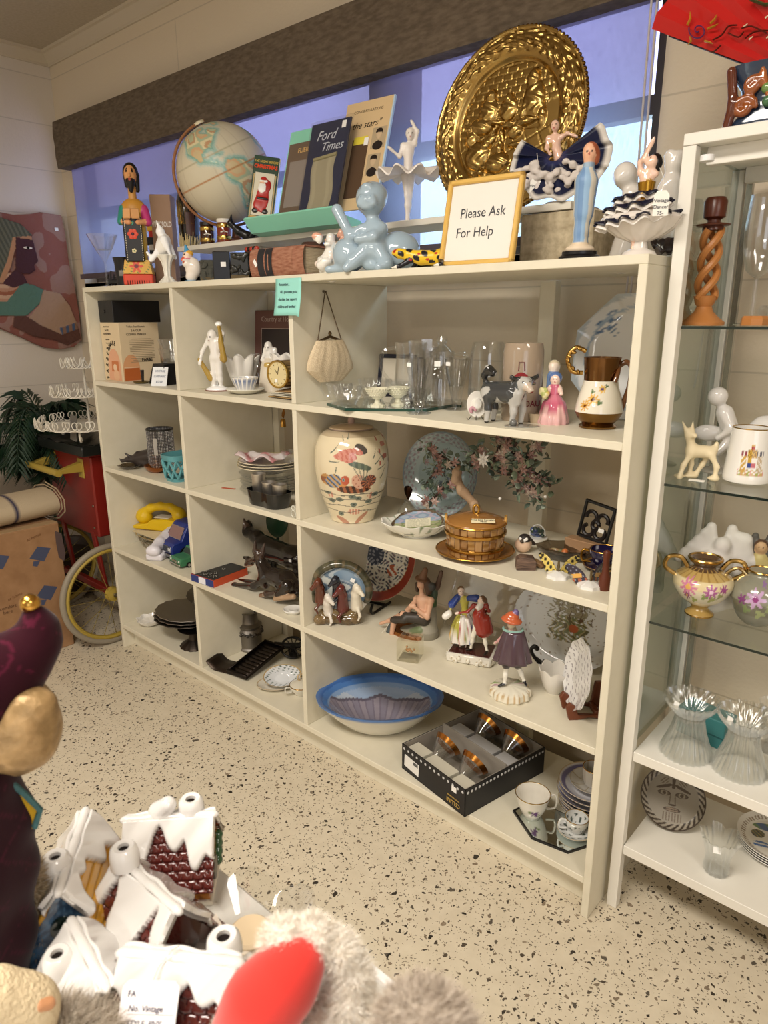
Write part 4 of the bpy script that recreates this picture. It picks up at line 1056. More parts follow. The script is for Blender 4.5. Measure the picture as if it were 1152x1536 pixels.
# white statues behind the dancer
p,m=put(938,330,z=ZT,y=.24)
t=thing('bust_statue','white porcelain child with a round head seen behind the ruffled dancer','statue',p,facing(p))
s=Sculpt(.012);s.c='e6e0d8';s.cap((0,0,.01),(.02,0,.09),.03,.03);s.cap((.02,0,.09),(.01,0,.14),.03,.022);s.ell((-.008,0,.18),(.025,.026,.027));s.cap((.03,0,.13),(.07,0,.10),.018,.012)
s.dot((-.025,-.016,.178),.003,'c0b8b0');s.ell((-.02,-.018,.172),.005);s.build('statue','glaze',t,res=.003)
p,m=put(992,330,z=ZT,y=.20)
t=thing('embracing_statue','tall white glazed statue of a leaning figure at the right end behind the dancer','statue',p,facing(p),s=.70)
s=Sculpt(.014);s.c='e8e2da';s.cap((-.05,0,.12),(.02,0,.21),.018,.026);s.cap((.02,0,.21),(.03,0,.10),.028,.032);s.cap((.03,0,.10),(.02,0,.012),.03,.035);s.ell((.02,0,.262),(.026,.026,.03));s.cap((.015,0,.22),(.02,0,.25),.015,.015)
for i in range(7):s.ell((.02+.02*math.cos(i),.012*math.sin(i),.285+.004*math.sin(2*i)),.009)
s.cap((.0,-.01,.2),(-.03,-.02,.11),.014,.012);s.build('statue','glaze',t,res=.003)
s=Sculpt(.006);r=rnd(4)
for i in range(14):s.ell((.01+r.uniform(-.025,.03),-.035+r.uniform(-.01,.01),r.uniform(.01,.07)),(.010,.008,.012),r.choice(['4a3c3c','8a8078','3a3034','c8c0b8']))
s.build('painted_base','glaze',t,res=.0025)
# sticky note on the front edge
a,m=on(433,422,y=-.001),0
t=thing('sticky_note','turquoise paper note with handwriting stuck on the front edge of the unit top','note',(a.x,-.0012,1.482),0)
mb=MB('9adbd0');P=[[(-.053+.106*i/8+.004*(1-j/8)*0-.004*(1-j/8),-.0008-.010*((1-j/8)**2),-.088+.098*j/8+(-.004 if i==8 and j==0 else 0))for i in range(9)]for j in range(9)]
mb.grid(P).build('paper','matte',t,solid=.0003)
for i,(l,x)in enumerate((('Remember...',-.016),('ALL proceeds go to',.002),('charities that support',-.002),('children and families!',-.004))):
 z=-.006-.0195*i;text(l,.0108,t,(x,-.0020-.010*max(0,(.01-z)/.098)**2*.92-.0006,z),c='3c4a54',shear=.1,xs=.80)
# ================================================================ WALL RELIEF
t=thing('egyptian_relief','broken edged stone relief of an Egyptian figure in profile hanging on the left wall','wall relief',(-1.075,.1,1.55),0)
pts=[(on(u,v,x=-1.06))for u,v in((-60,318),(0,318),(20,322),(45,321),(60,318),(92,323),(98,350),(104,395),(112,430),(119,470),(122,510),(112,520),(92,524),(70,522),(55,516),(38,508),(0,492),(-60,480))]
poly=[(q.y-.1,q.z-1.55)for q in pts]
# grid-sampled relief
y0,y1=min(a for a,b in poly),max(a for a,b in poly);z0,z1=min(b for a,b in poly),max(b for a,b in poly)
def px(u,v):q=on(u,v,x=-1.06);return(q.y-.1,q.z-1.55)
face_=[px(*q)for q in((22,356),(48,360),(52,375),(56,392),(50,398),(52,405),(44,411),(30,410),(22,404))]
hair_=[px(*q)for q in((-60,335),(0,326),(30,336),(48,353),(22,358),(18,385),(2,425),(-60,430))]
band_=[px(*q)for q in((18,356),(46,354),(48,362),(24,364),(16,400),(4,424),(-4,424),(10,390))]
col1=[px(*q)for q in((-60,425),(20,408),(36,418),(32,440),(10,452),(-60,455))]
teal=[px(*q)for q in((32,424),(48,427),(64,434),(58,456),(40,473),(10,474),(-60,470),(-60,455),(10,452))]
robe=[px(*q)for q in((62,434),(90,440),(104,458),(116,488),(92,502),(40,480),(58,458))]
arm=[px(*q)for q in((20,474),(38,474),(60,488),(92,502),(116,490),(120,508),(100,518),(80,510),(50,505),(18,490))]
cuff=[px(*q)for q in((88,492),(112,484),(116,493),(92,502))]
neck=[px(*q)for q in((2,425),(22,404),(34,412),(40,424),(20,432))]
def relc(y,z):
 for P_,c,h in((face_,'4e3238',.012),(band_,'b98a68',.011),(hair_,'55584c',.010),(cuff,'4a5a78',.014),(arm,'5e4038',.012),(neck,'4e3238',.009),(teal,'5a7a6c',.009),(col1,'b98c72',.010),(robe,'a88a74',.007)):
  if inpoly(y,z,P_):
   if P_ is col1:c=['b98c72','9a6048','c8a488'][int(math.hypot(y-px(0,400)[0],z-px(0,400)[1])*60)%3]
   if P_ is cuff:c=['4a5a78','8a6a58'][int(y*60)%2]
   if P_ is hair_:c=['55584c','6c6c5c'][int((y+z*.4)*90)%2]
   return c,h
 n=math.sin(y*17+2)*math.sin(z*23+1)+.5*math.sin(y*50)*math.cos(z*41)
 return('98766c' if n>.1 else '8a584e')if y>-.05 else '8c6054',.003*n
mb=MB();nn=190;idx={}
for i in range(nn+1):
 for j in range(nn+1):
  y=y0+(y1-y0)*i/nn;z=z0+(z1-z0)*j/nn
  if inpoly(y,z,poly):
   c,h=relc(y,z);idx[i,j]=len(mb.v);mb.v.append((.015+h,y,z));mb.k.append(lin(c))
for(i,j),a in list(idx.items()):
 q=[idx.get(k)for k in((i+1,j),(i+1,j+1),(i,j+1))]
 if None not in q:mb.f.append((a,*q))
mb.build('relief_face',noisemat('x_unused','ffffff','ffffff',10)if False else 'stone',t,ang=80)
MB('8a5a50').prism(poly,.024,'yz').build('stone_slab','stone',t,smooth=False)
a=px(40,372);mb=MB('e8e0d4');mb.ball((.029,a[0],a[1]),(.002,.022,.006),seg=16,rings=8);mb.col('15100e').ball((.031,a[0],a[1]),(.002,.007,.006),seg=12,rings=8);mb.build('painted_eye','matte',t)
a=px(84,344);MB('f2f0ee').box((.021,a[0],a[1]),(.001,.018,.015)).build('price_sticker','matte',t,smooth=False)
# ================================================================ ROW 1
def shelf(u,v,z):return put(u,v,z=z)
# coffee maker carton, squared to the unit
c=on(186,573,z=ZA);xl=max(on(148,571,y=c.y).x,TH+.006);yb=min(on(243,560,x=c.x).y,.36);H=on(186,484,y=c.y).z-ZA
W,D=c.x-xl,yb-c.y
t=thing('coffee_maker_carton','cream FARBERWARE coffee maker carton with orange pictures in the top left bay','box',(xl+W/2,c.y+D/2,ZA),0)
MB('dcc7a4').box((0,0,H/2),(W,D,H),b=.001).build('carton','satin',t,smooth=False)
def archpic(parent,ax,off,w_,h_,side):
 # rounded picture of a glass coffee pot printed on one face
 def P3(x,z,e):return(x,off-e,z)if side=='f' else(off+e,x,z)
 def face(poly,c_,e,nm='printed_picture'):
  mb=MB(c_);n=len(poly);V=[P3(a,b,e)for a,b in poly];mb.add(V,[tuple(range(n))]);return mb.build(nm,'satin',parent,smooth=False)
 arch=[(ax-w_/2,.003),(ax+w_/2,.003)]+[(ax+w_/2*math.cos(R_(q)),h_*.45+h_*.55*math.sin(R_(q)))for q in range(0,181,12)]
 face(arch,'e0a886' if side=='f' else 'dba274',.0004)
 if side=='f':
  face([(ax-w_*.25,h_*.30),(ax+w_*.35,h_*.30),(ax+w_*.35,h_*.62),(ax-w_*.2,h_*.62)],'c87846',.0007)
  for(a,b,r,q)in((.05,.42,.15,'e8c8a8'),(.05,.42,.09,'d08a5c'),(.12,.18,.24,'e4b690'),(.12,.18,.15,'d49468')):
   face([(ax+w_*(a+r*math.cos(R_(k))),h_*(b+r*.75*math.sin(R_(k))))for k in range(0,360,24)],q,.001+.0002*r)
 else:
  face([(ax-w_*.46,.003),(ax+w_*.5,.003),(ax+w_*.46,h_*.5),(ax-w_*.44,h_*.5)],'b8622e',.0006)
  face([(ax-w_*.46,h_*.5),(ax+w_*.46,h_*.5),(ax+w_*.44,h_*.54),(ax-w_*.44,h_*.54)],'e4c09a',.0007)
archpic(t,.012,-D/2,W*.66,H*.56,'f');archpic(t,-D*.27,W/2,D*.42,H*.46,'s')
for i,ch in enumerate('FARBERWARE'):
 a=R_(188-12.2*i);rx,rz=W*.44,H*.56;text(ch,.024,t,(.016+rx*math.cos(a),-D/2-.0006,.016+rz*.94*math.sin(a)+.006*0+.012),(R_(90),R_(-(math.degrees(a)-90))*0+0,0),'2a241e',xs=.8,bold=.0005).rotation_euler=(R_(90),R_(90-math.degrees(a)),0)
for i,(l,sz)in enumerate((('Super Fast Electric',.007),('2-6 CUP',.010),('COFFEE MAKER',.010),('Fully Immersible',.006),('Stainless Steel',.006),('No. 2106',.010))):
 text(l,sz,t,(-W*.16,-D/2-.0006,H*(.93-.062*i-.03*(i>2)-.03*(i>4))),c='3a3028',xs=.8)
for i,(l,sz)in enumerate((('Teflon Fast Electric',.010),('2-6 CUP',.012),('COFFEE MAKER',.012))):
 text(l,sz,t,(W/2+.0006,-D*.08,H*(.93-.065*i)),(R_(90),0,R_(90)),'2e261e')
mb=None
for i in range(14):
 MB('a08c70').box((W/2+.0005,D*(.04+.0*i),H*(.72-.030*i)),(.0006,D*(.62 if i%4 else.5),.0022)).build('printed_line','matte',t,smooth=False)
text('FARBE',.016,t,(W/2+.0006,D*.14,H*.36),(R_(90),0,R_(90)),'1e1a16',bold=.0006)
# black case on top of the carton
xa,za=c.x,ZA+H;c2=on(157,478,z=za)
t=thing('black_case','plain black box lying on top of the coffee maker carton','box',(xl+.055,c.y+.08,za),0)
hb=on(157,449,y=c.y).z-za-.004
MB('17171a').box((0,.02,hb/2),(.108,.20,hb),b=.002).build('case_body','satin',t,smooth=False)
for x in(.0,):MB('0a0a0c').lathe([(1e-4,0),(.006,0),(.006,.002),(1e-4,.002)],20,at=(-.01,-.0805,hb*.5),rot=(R_(90),0,0)).build('button','gloss',t)
# stacked cut glass bowls on a black base
p,m=put(247,572,z=ZA,y=.10)
t=thing('black_stand','black wedge shaped stand under the cut glass bowls','stand',(p.x+.0,.13,ZA),0)
MB('121214').prism([(-.06,0),(.052,0),(.052,.075),(-.02,.075)],.12,'xz').build('stand_body','satin',t,smooth=False)
for i,lab in enumerate(('lower cut glass dish of the pair on the black wedge stand','upper cut glass dish of the pair on the black wedge stand')):
 glassware('cut_glass_dish',lab,(p.x+.014,.13,ZA+.0755+.036*i),[(1e-4,0),(.030,0),(.034,.006),(.042,.036),(.045,.050)],group='cut glass dishes',cat='dish',seg=64,flute=(16,.03),th=.003)
p,m=put(236,577,z=ZA,y=.035)
t=thing('price_card','white handwritten price card leaning on the black wedge stand','card',(p.x,.04,ZA),rot=(R_(-25),0,R_(35)))
MB('eceef0').box((0,0,.036),(.058,.001,.072)).build('card','matte',t,smooth=False)
for i,l in enumerate(('VINTAGE','LUMINARC','$18.00')):text(l,.012,t,(0,-.0008,.056-.02*i),c='4a5a78',xs=.75,shear=.2)
p,m=shelf(212,575,ZA)
t=thing('brass_tray_bell','tiny brass dish with a dark handle beside the price card','dish',p,0)
MB('8a7a4a').lathe([(1e-4,0),(.02,0),(.03,.006),(.028,.008),(1e-4,.003)],28).build('dish','worn_metal',t)
MB('1c1210').tube([(.012,0,.004),(.014,0,.05)],[.004,.007],10).build('handle','gloss',t)
# white and gold cherub
def putto(name,label,p,rz,H,J,extra=None,skin='eeeae4',group=None):
 t=thing(name,label,'figurine',p,rz,group);s=Sculpt(.006)
 figure(s,H,skin,skin,skin,skin,J,fat=1.25,hs=1.45,sleeve=False)
 if extra:extra(s,H)
 s.build('child','glaze',t,res=.0024);return t
p,m=shelf(327,586,ZA);H=92*m
def ex(s,H):
 s.cap((.10*H,-.01,1.0*H),(.15*H,-.01,.5*H),.004,.011,'a98a3c');s.cap((-.26*H,-.05*H,.5*H),(-.10*H,-.02*H,.2*H),.006,.011,'a98a3c');s.cap((.0,.05*H,.42*H),(-.08*H,.06*H,.06*H),.016,.012);s.ell((0,0,.02*H),(.04,.032,.012))
 s.ell((.08*H,0,1.05*H),(.012,.01,.008))
t=putto('gilded_cherub','white porcelain cherub raising a gilded garland, left in the second bay',p,facing(p,-20),H,dict(head=(-.04,-.02,.86),look=(-.4,-1,-.3),sr=(.10,0,.79),er=(.14,0,.90),wr=(.10,-.02,.99),el=(-.22,0,.62),wl=(-.24,-.06,.48),al=(-.06,-.01,.06),ar=(.06,0,.06)),ex)
MB('9a5a48').lathe([(1e-4,-.001),(.042,-.001),(.043,.004),(1e-4,.005)],32,oval=(1,.8)).build('copper_foot','metal',t)
# white shell vase
def crinkle(name,label,p,R0,H,n,c='efebe4',cat='bowl',rz=0,group=None,amp=.12,leaf=.2,finish='glaze'):
 t=thing(name,label,cat,p,rz,group)
 pr=[(1e-4,.002),(R0*.45,0),(R0*.5,.004),(R0*.75,H*.3),(R0*.9,H*.6),(R0,H*.85),(R0*1.05,H)]
 prof=pr+[(r-.003,z)for r,z in pr[::-1]if z>.01]+[(1e-4,.01)]
 def wob(a,k,r,z):q=max(0,z/H-.2);return(r*amp*q*math.cos(n*a),H*leaf*q*abs(math.cos(n*a/2))if r>.01 else 0)
 MB(c).lathe(prof,96,wob=wob).build('bowl',finish,t);return t
p,m=put(364,575,z=ZA,y=.19);crinkle('shell_vase','white crinkled shell vase standing behind the blue striped teacup',p,.055,.095,7,cat='vase',amp=.2,leaf=.25)
# blue striped cup on a saucer
p,m=shelf(368,590,ZA)
sc_=thing('striped_cup_saucer','cream saucer beneath the blue and white striped tea bowl','saucer',p,0);plate_mb(.062,.012,'ece8da').build('saucer_dish','glaze',sc_)
def stripe(a,z):
 if z>.95:return None
 q=(a*16/PI/2)%1;return '6f80a8' if q<.6 else('4a5a86' if q>.93 else None)
p2=p+Vector((.004,-.002,.0055));t=thing('striped_tea_bowl','small white tea bowl with blue vertical stripes in the second bay','cup',p2,0)
mb=MB('f2efe8').lathe([(1e-4,0),(.026,0),(.027,.003),(.040,.038),(.043,.047),(.041,.047),(.036,.03),(1e-4,.005)],96)
mb.paint(lambda x,y,z:stripe(math.atan2(y,x),z/.047)if math.hypot(x,y)>.0265+.0145*z/.047+.0005*0 and z>.003 else None);mb.build('bowl','glaze',t)
# book Country at Home
a=on(374,462,y=.30);b_=on(374,560,y=.30)
t=thing('country_book','large maroon book titled Country at Home standing at the back of the second bay','book',(a.x+.12,.315,ZA),0,rot=(R_(-4),0,0))
H=.262;MB('6a4640').box((0,0,H/2),(.235,.022,H),b=.002).build('cover','gloss',t,smooth=False)
text('Country at Home',.026,t,(.01,-.0115,H*.88),c='b8a49a',xs=.95);MB('33282a').box((.012,-.0112,H*.42),(.18,.0008,H*.68)).build('cover_photo','gloss',t,smooth=False)
for(x,z,w_,h_,c_)in((-.078,.42,.002,.68,'b8a49a'),(.102,.42,.002,.68,'b8a49a'),(.012,.76,.18,.008,'b8a49a')):MB(c_).box((x,-.0118,H*z),(w_,.0008,H*h_)).build('frame_line','satin',t,smooth=False)
p,m=put(408,585,z=ZA,y=.20)
putto('cherub_with_basket','white porcelain child holding a basket in front of the maroon book',p,facing(p,-12),.165,dict(head=(-.04,0,.87),look=(-.2,-1,-.3),er=(.14,-.05,.62),wr=(.10,-.12,.55),el=(-.16,-.04,.62),wl=(-.08,-.13,.55)),lambda s,H:(s.cap((0,0,.02*H),(0,0,.45*H),.045,.035,'e8dcc8'),s.ell((.0,-.13*H,.50*H),(.02,.014,.014),'c8a860')))
p,m=put(430,585,z=ZA,y=.17);crinkle('petal_vase','white petal edged vase behind the round clock',p,.045,.115,8,cat='vase',amp=.06,leaf=.14)
glassware('crystal_bottle','clear glass bottle with a ball stopper in front of the maroon book',put(386,585,z=ZA,y=.24)[0],[(1e-4,0),(.03,0),(.034,.02),(.033,.07),(.02,.095),(.012,.11),(.015,.118)],flute=(12,.05),cat='bottle',th=.003)
# clock on flat boxes
p,m=shelf(425,598,ZA)
t=thing('folded_papers','stack of bent cork and paper mats under the round clock','mats',p+Vector((.01,.035,0)),-5)
for i in range(5):MB(['a88a5c','cfc6b0','b8b4a8','d8d0ba','9a7a50'][i]).box((.004*(i%2),.003*i,.003+.0052*i),(.135-.01*i,.10,.0028),rot=(R_(i-2),R_(2*(i%2)-1),R_(4*i)),b=.001).build('mat','matte',t,smooth=False)
q=on(410,598,z=ZA);q=Vector((q.x,q.y+.045,ZA+.030));
t=thing('round_clock','round gold rimmed travel clock with dark woven sides and cream face','clock',q,facing(q,-42));R0=.042
mb=MB('4a3a26').lathe([(R0*.93,-.035),(R0*.97,-.03),(R0*.97,.022),(R0*.9,.026)],64,at=(0,0,R0),rot=(R_(90),0,0));
def wv(x,y,z):a=math.atan2(z-R0,x)*18;b3=y*420;return 'b89a62' if(math.sin(a+b3)>.55 or math.sin(a-b3)>.75)else None
mb.paint(wv);mb.build('woven_case','satin',t)
MB('c9aa62').lathe([(R0*.86,.026),(R0*.90,.031),(R0*1.0,.030),(R0*1.02,.024),(R0*.98,.02)],48,at=(0,0,R0),rot=(R_(90),0,0),cap=False).build('gold_bezel','metal',t)
MB('d9c99a').lathe([(1e-4,.0270),(R0*.88,.0270)],40,at=(0,0,R0),rot=(R_(90),0,0),cap=False).build('dial','gloss',t)
for k in range(12):a=PI*k/6;MB('6a5a3a').box((R0*.72*math.sin(a),-.0275,R0+R0*.72*math.cos(a)),(.0014,.0008,.005),rot=(0,a,0)).build('hour_mark','satin',t,smooth=False)
for(a,l)in((15,.024),(-35,.018)):MB('4a3a22').box((l/2*math.sin(R_(a)),-.0282,R0+l/2*math.cos(R_(a))),(.0016,.0006,l),rot=(0,R_(a),0)).build('clock_hand','satin',t,smooth=False)
sticker(t,(-.006,-.0284,R0*.55),.010,.010)
# purse hanging on the divider
a=on(489,437,x=A2+TH+.012)
t=thing('beaded_purse','cream fabric evening purse hanging by its chain from the bay divider','purse',(A2+TH,a.y,a.z),90)
k=mpp(a)*1.0
top_z=on(496,510,x=A2+TH+.02).z-a.z;bot_z=on(490,572,x=A2+TH+.02).z-a.z
mb=MB('dcc8a8');P=[]
for i in range(25):
 q=i/24;z=top_z+(bot_z-top_z)*q;w_=.052+.040*math.sin(min(q*1.25,1)*PI/2)-(.045*max(0,q-.72)/.28)**1.0*(1 if q>.72 else 0);d=.010+.012*math.sin(q*PI)
 P.append([(w_*math.cos(b2)*(1+.02*math.sin(b2*11+q*3)),-.024+d*math.sin(b2)*(1+.05*math.sin(b2*17+3*q)+.05*math.sin(b2*7)),z)for b2 in np.linspace(0,2*PI,73)[:-1]])
mb.grid(P,cv=True);n0=len(mb.v);mb.f.append(tuple(range(72)));mb.f.append(tuple(range(n0-72,n0)))
noisemat('bead_cloth','cdb795','e3d2b4',350,.8,.6);mb.build('pouch','bead_cloth',t)
MB('6a5a48').tube([(-.058,-.024,top_z-.022),(-.04,-.024,top_z-.002),(0,-.024,top_z+.010),(.04,-.024,top_z-.002),(.058,-.024,top_z-.022)],.0042,8).build('frame','worn_metal',t)
MB('7a684e').lathe([(1e-4,0),(.004,.002),(.006,.008),(1e-4,.014)],12,at=(0,-.024,top_z+.012)).build('clasp','worn_metal',t)
for q in(-1,1):
 mb=MB('6a5a48')
 for i in range(34):
  u=i/33;x=q*(.052*(1-u)+.002*u);z=(top_z-.015)*(1-u)-.002*u;mb.ball((x,-.024+.014*u,z),(.0020,.0020,.0030),seg=6,rings=4)
 stuff(mb.build('chain','worn_metal',t))
MB('8a8070').lathe([(1e-4,0),(.0035,0),(.0035,.004),(.0015,.005),(.0015,.014)],10,at=(0,0,-.0),rot=(R_(90),0,0)).build('nail','worn_metal',t)
# mirrored tray
pts=[on(u,v,z=ZA+.008)for u,v in((490,604),(517,612),(640,613),(682,606))]
pts+=[Vector((pts[3].x+.03,.23,0)),Vector((pts[2].x-.02,.30,0)),Vector((pts[0].x+.10,.30,0)),Vector((pts[0].x-.01,.24,0))]
cx=sum(q.x for q in pts)/8;cy=sum(q.y for q in pts)/8
t=thing('mirror_tray','eight sided mirrored glass tray under the clear glassware','tray',(cx,cy,ZA),0)
mat('mirror','dfe6e2',.03,1);mat('bevel_glass','24453a',.08)
MB('24453a').prism([(q.x-cx,q.y-cy)for q in pts],.0075,'xy',off=.00375).build('glass_plate','bevel_glass',t,smooth=False)
MB('ffffff').prism([((q.x-cx)*.985,(q.y-cy)*.985)for q in pts],.0004,'xy',off=.0078).build('mirror_surface','mirror',t,smooth=False)
TZ=ZA+.0081
CUT=[(1e-4,0),(.022,0),(.025,.004),(.034,.02),(.038,.04),(.040,.052)]
def creamer(lab,u,v,sc,ext,y=None):
 p,m=put(u,v,z=TZ,y=y);t=glassware('glass_creamer',lab,p,[(r*sc,z*sc)for r,z in CUT],rz=facing(p,ext),seg=64,flute=(12,.04),group='pressed glass creamers and sugars',cat='creamer',th=.003)
 MB().tube([(a*sc,0,b*sc)for a,b in((.037,.042),(.055,.05),(.058,.032),(.048,.014),(.03,.012))],.0028*sc,8).build('handle','clear_glass',t);sticker(t,(-.01,-.036*sc,.03*sc),.012,.008);return t
creamer('pressed glass creamer at the front left of the mirrored tray',522,606,1.0,10)
creamer('pressed glass sugar bowl just behind the front left creamer',510,600,.95,170,None)
creamer('larger pressed glass creamer behind the hobnail cups',560,598,1.1,30,None)
creamer('pressed glass sugar bowl behind the right hobnail cup',600,597,1.0,-40,None)
for u,v,lab in((566,609,'footed hobnail glass salt cup, left of two'),(597,607,'footed hobnail glass salt cup, right of two')):
 p,m=put(u,v,z=TZ);t=thing('hobnail_cup',lab,'cup',p,0,'footed hobnail cups');mb=MB('e0dcc4').lathe([(1e-4,.018),(.012,.019),(.026,.034),(.031,.048),(.028,.048),(.02,.034),(1e-4,.026)],40)
 for i in range(4):
  for j in range(22):a=2*PI*(j+.5*(i%2))/22;r=.021+.0032*i;mb.ball((r*math.cos(a),r*math.sin(a),.029+.0055*i),.0028,seg=6,rings=5)
 mb.build('bowl','glaze',t);MB('e0dcc4').lathe([(1e-4,0),(.019,0),(.019,.003),(.008,.008),(.006,.019)],32,flute=(10,.06)).build('foot','glaze',t)
PAR=[(.010,.014),(.012,.018),(.014,.030),(.020,.06),(.028,.10),(.033,.132)]
for u,v,lab,k in((628,620,'tall footed parfait glass at the front edge of the shelf',1.05),(684,614,'tall footed parfait glass to the right of the front one',1.02)):
 p,m=shelf(u,v,ZA);t=glassware('parfait_glass',lab,p,[(r*k,z*k)for r,z in PAR],group='footed parfait glasses',base_solid=.034,foot=[(1e-4,.001),(.032,0),(.032,.002),(.010,.005),(.009,.014),(1e-4,.016)],cat='glass');sticker(t,(-.006,-.031*k,.118*k),.014,.010)
p,m=put(616,600,z=TZ,y=.17)
t=glassware('glass_pitcher','tall clear glass pitcher at the back of the mirrored tray',p,[(1e-4,0),(.036,0),(.040,.01),(.044,.07),(.040,.13),(.044,.165)],cat='pitcher',rz=facing(p),th=.0025)
MB().tube(spl([(-.042,0,.15),(-.075,0,.14),(-.078,0,.09),(-.045,0,.05)]),.0045,8).build('handle','clear_glass',t)
p,m=put(662,600,z=ZA,y=.20)
t=glassware('glass_decanter','cut glass jug with a round lid and handle behind the parfait glasses',p,[(1e-4,0),(.04,0),(.044,.015),(.046,.06),(.038,.10),(.03,.13),(.033,.15)],cat='decanter',rz=facing(p),seg=72,flute=(14,.03),th=.003)
MB().tube(spl([(.032,0,.14),(.065,0,.14),(.07,0,.09),(.045,0,.05)]),.0045,8).build('handle','clear_glass',t);MB().lathe([(1e-4,.15),(.03,.15),(.02,.16),(.008,.166),(.016,.176),(.012,.188),(1e-4,.19)],32).build('lid','clear_glass',t);sticker(t,(-.012,-.041,.12),.016,.014)
p,m=put(640,600,z=TZ,y=.225)
glassware('square_glass_vase','clear wavy edged glass vase at the very back of the mirrored tray',p,[(1e-4,0),(.04,0),(.043,.01),(.05,.1),(.056,.17)],cat='vase',flute=(4,.06),th=.0025)
p,m=put(592,600,z=ZA,y=.315)
t=thing('picture_frame','small dark picture frame standing behind the clear glassware','picture frame',p,rot=(R_(-10),0,R_(10)))
for(c_,sz)in(((0,0,.006),(.13,.012,.012)),((0,0,.124),(.13,.012,.012)),((-.059,0,.065),(.012,.012,.13)),((.059,0,.065),(.012,.012,.13))):MB('1c1e2c').box(c_,sz,b=.002).build('frame_bar','gloss',t)
MB('c8c0b0').box((0,.002,.065),(.11,.004,.11)).build('picture','gloss',t,smooth=False)
p,m=put(730,606,z=ZA,y=.21);H=100*m*1.02
t=glassware('glass_beer_mug','large clear dimpled glass stein beside the stoneware mug',p,[(1e-4,0),(.046,0),(.048,.01),(.047,.03),(.050,.05),(.048,.08),(.047,H*.8),(.040,H)],cat='beer mug',seg=60,th=.004,rz=facing(p))
mb=MB();r=rnd(9)
for i in range(14):a=R_(-150+10*i);mb.ball((.049*math.cos(a),.049*math.sin(a),.05+.006*math.sin(i)),(.006,.006,.012),seg=8,rings=6)
mb.build('raised_frieze','clear_glass',t)
p,m=put(781,626,z=ZA,y=.145);H=112*m;p.z=ZA
t=thing('stoneware_stein','plain beige stoneware beer stein with red line printing','beer mug',p,facing(p,-4))
MB('a3917d').lathe([(1e-4,0),(.044,0),(.047,.004),(.048,H*.15),(.047,H*.9),(.044,H*.98),(.043,H),(.040,H),(.040,.01),(1e-4,.008)],56).build('stein_body','glaze',t)
def on_cyl(r,ang,z):return(r*math.sin(ang),-r*math.cos(ang),z)
mb=MB('8a1f24')
P=[[on_cyl(.0492,a,H*.52+.020*k*(1-(a/.5)**2 if k else 1)+.002)for a in np.linspace(-.5,.5,12)]for k in(0,1)];mb.grid(P)
mb.build('printed_red_hat','satin',t)
mb=MB('6a2430');mb.tube([on_cyl(.0492,a,z)for a,z in((-.14,H*.66),(-.12,H*.77),(.12,H*.77),(.14,H*.66))],.0009,5);mb.build('printed_line','satin',t)
text('DAU',.020,t,(.028,-.0425,H*.24),(R_(90),0,R_(35)),'6a2430',shear=.0)
# small hat on a wire stand
p,m=shelf(714,629,ZA)
t=thing('porcelain_hat','miniature white straw hat ornament with a pink bow on a wire easel','ornament',p,facing(p))
o=MB('ece8e0').lathe([(1e-4,.016),(.010,.015),(.014,.010),(.015,.002),(.020,0),(.030,.003),(.029,.0045),(.018,.003)],48,oval=(.82,1.05));
o.build('hat','glaze',t).matrix_local=Matrix.Translation((0,0,.036))@Euler((R_(80),0,R_(14))).to_matrix().to_4x4()
s=Sculpt(.003);[s.ell((-.008+.006*math.cos(k),-.012,.024+.006*math.sin(k)),.004,'c0909a')for k in range(5)];s.build('rose_bow','glaze',t,res=.0015)
mb=MB('3a3026');
for q in(-1,0,1):mb.tube(spl([(q*.004,.004,.022),(q*.012,-.002+(q==0)*-.008,.008),(q*.018,-.010+(q==0)*-.006,.001),(q*.022,-.006,.004)]),.0009,5)
mb.build('wire_easel','worn_metal',t)
# cow
p,m=shelf(766,637,ZA);k=80*m/.13
t=thing('cow_figurine','grey and white bull figurine with a ball on its chain base, mouth open','figurine',p,facing(p,10),s=k)
s=Sculpt(.010);G,Wt='3d3f41','b9b7b2'
s.cap((-.045,.045,.075),(.0,.0,.078),.026,.028,G);s.cap((.0,.0,.082),(.02,-.02,.098),.02,.015,G);s.ell((.024,-.026,.100),(.016,.018,.017),Wt);s.cap((.026,-.034,.098),(.034,-.05,.088),.011,.008,'c8b8a8')
s.cap((.01,-.02,.075),(.012,-.022,.055),.014,.006,Wt)
for(x,y)in((-.055,.03),(-.035,.058),(.0,-.015),(.025,.005)):s.cap((x,y,.068),(x+.003,y,.035),.012,.008,G if y>.02 else Wt);s.cap((x+.003,y,.035),(x,y,.006),.007,.007,Wt);s.dot((x,y,.0),.009,'2a2624')
for q in(-1,1):s.cap((.024+q*.012,-.02+q*.004,.112),(.024+q*.032,-.018+q*.01,.115),.0045,.003,'2a2a2a');s.cap((.024+q*.030,-.018+q*.01,.114),(.024+q*.034,-.02+q*.01,.122),.003,.001,'2a2a2a');s.cap((.024+q*.014,-.018,.104),(.024+q*.028,-.012+q*.008,.099),.006,.004,G)
s.chain([(-.055,.055,.09),(-.062,.05,.115),(-.052,.045,.13),(-.042,.04,.122)],[.005,.006,.009,.010],'232323')
s.dot((.036,-.052,.083),.006,'7a2a22');s.dot((.018,-.041,.106),.003,'101010');s.dot((.032,-.040,.106),.003,'101010')
def cw(x,y,z):
 if z>.04 and y>.0 and math.sin(x*70)*math.sin(z*80+y*60)>.45:return Wt
s.build('bull','glaze',t,res=.0024,fn=cw)
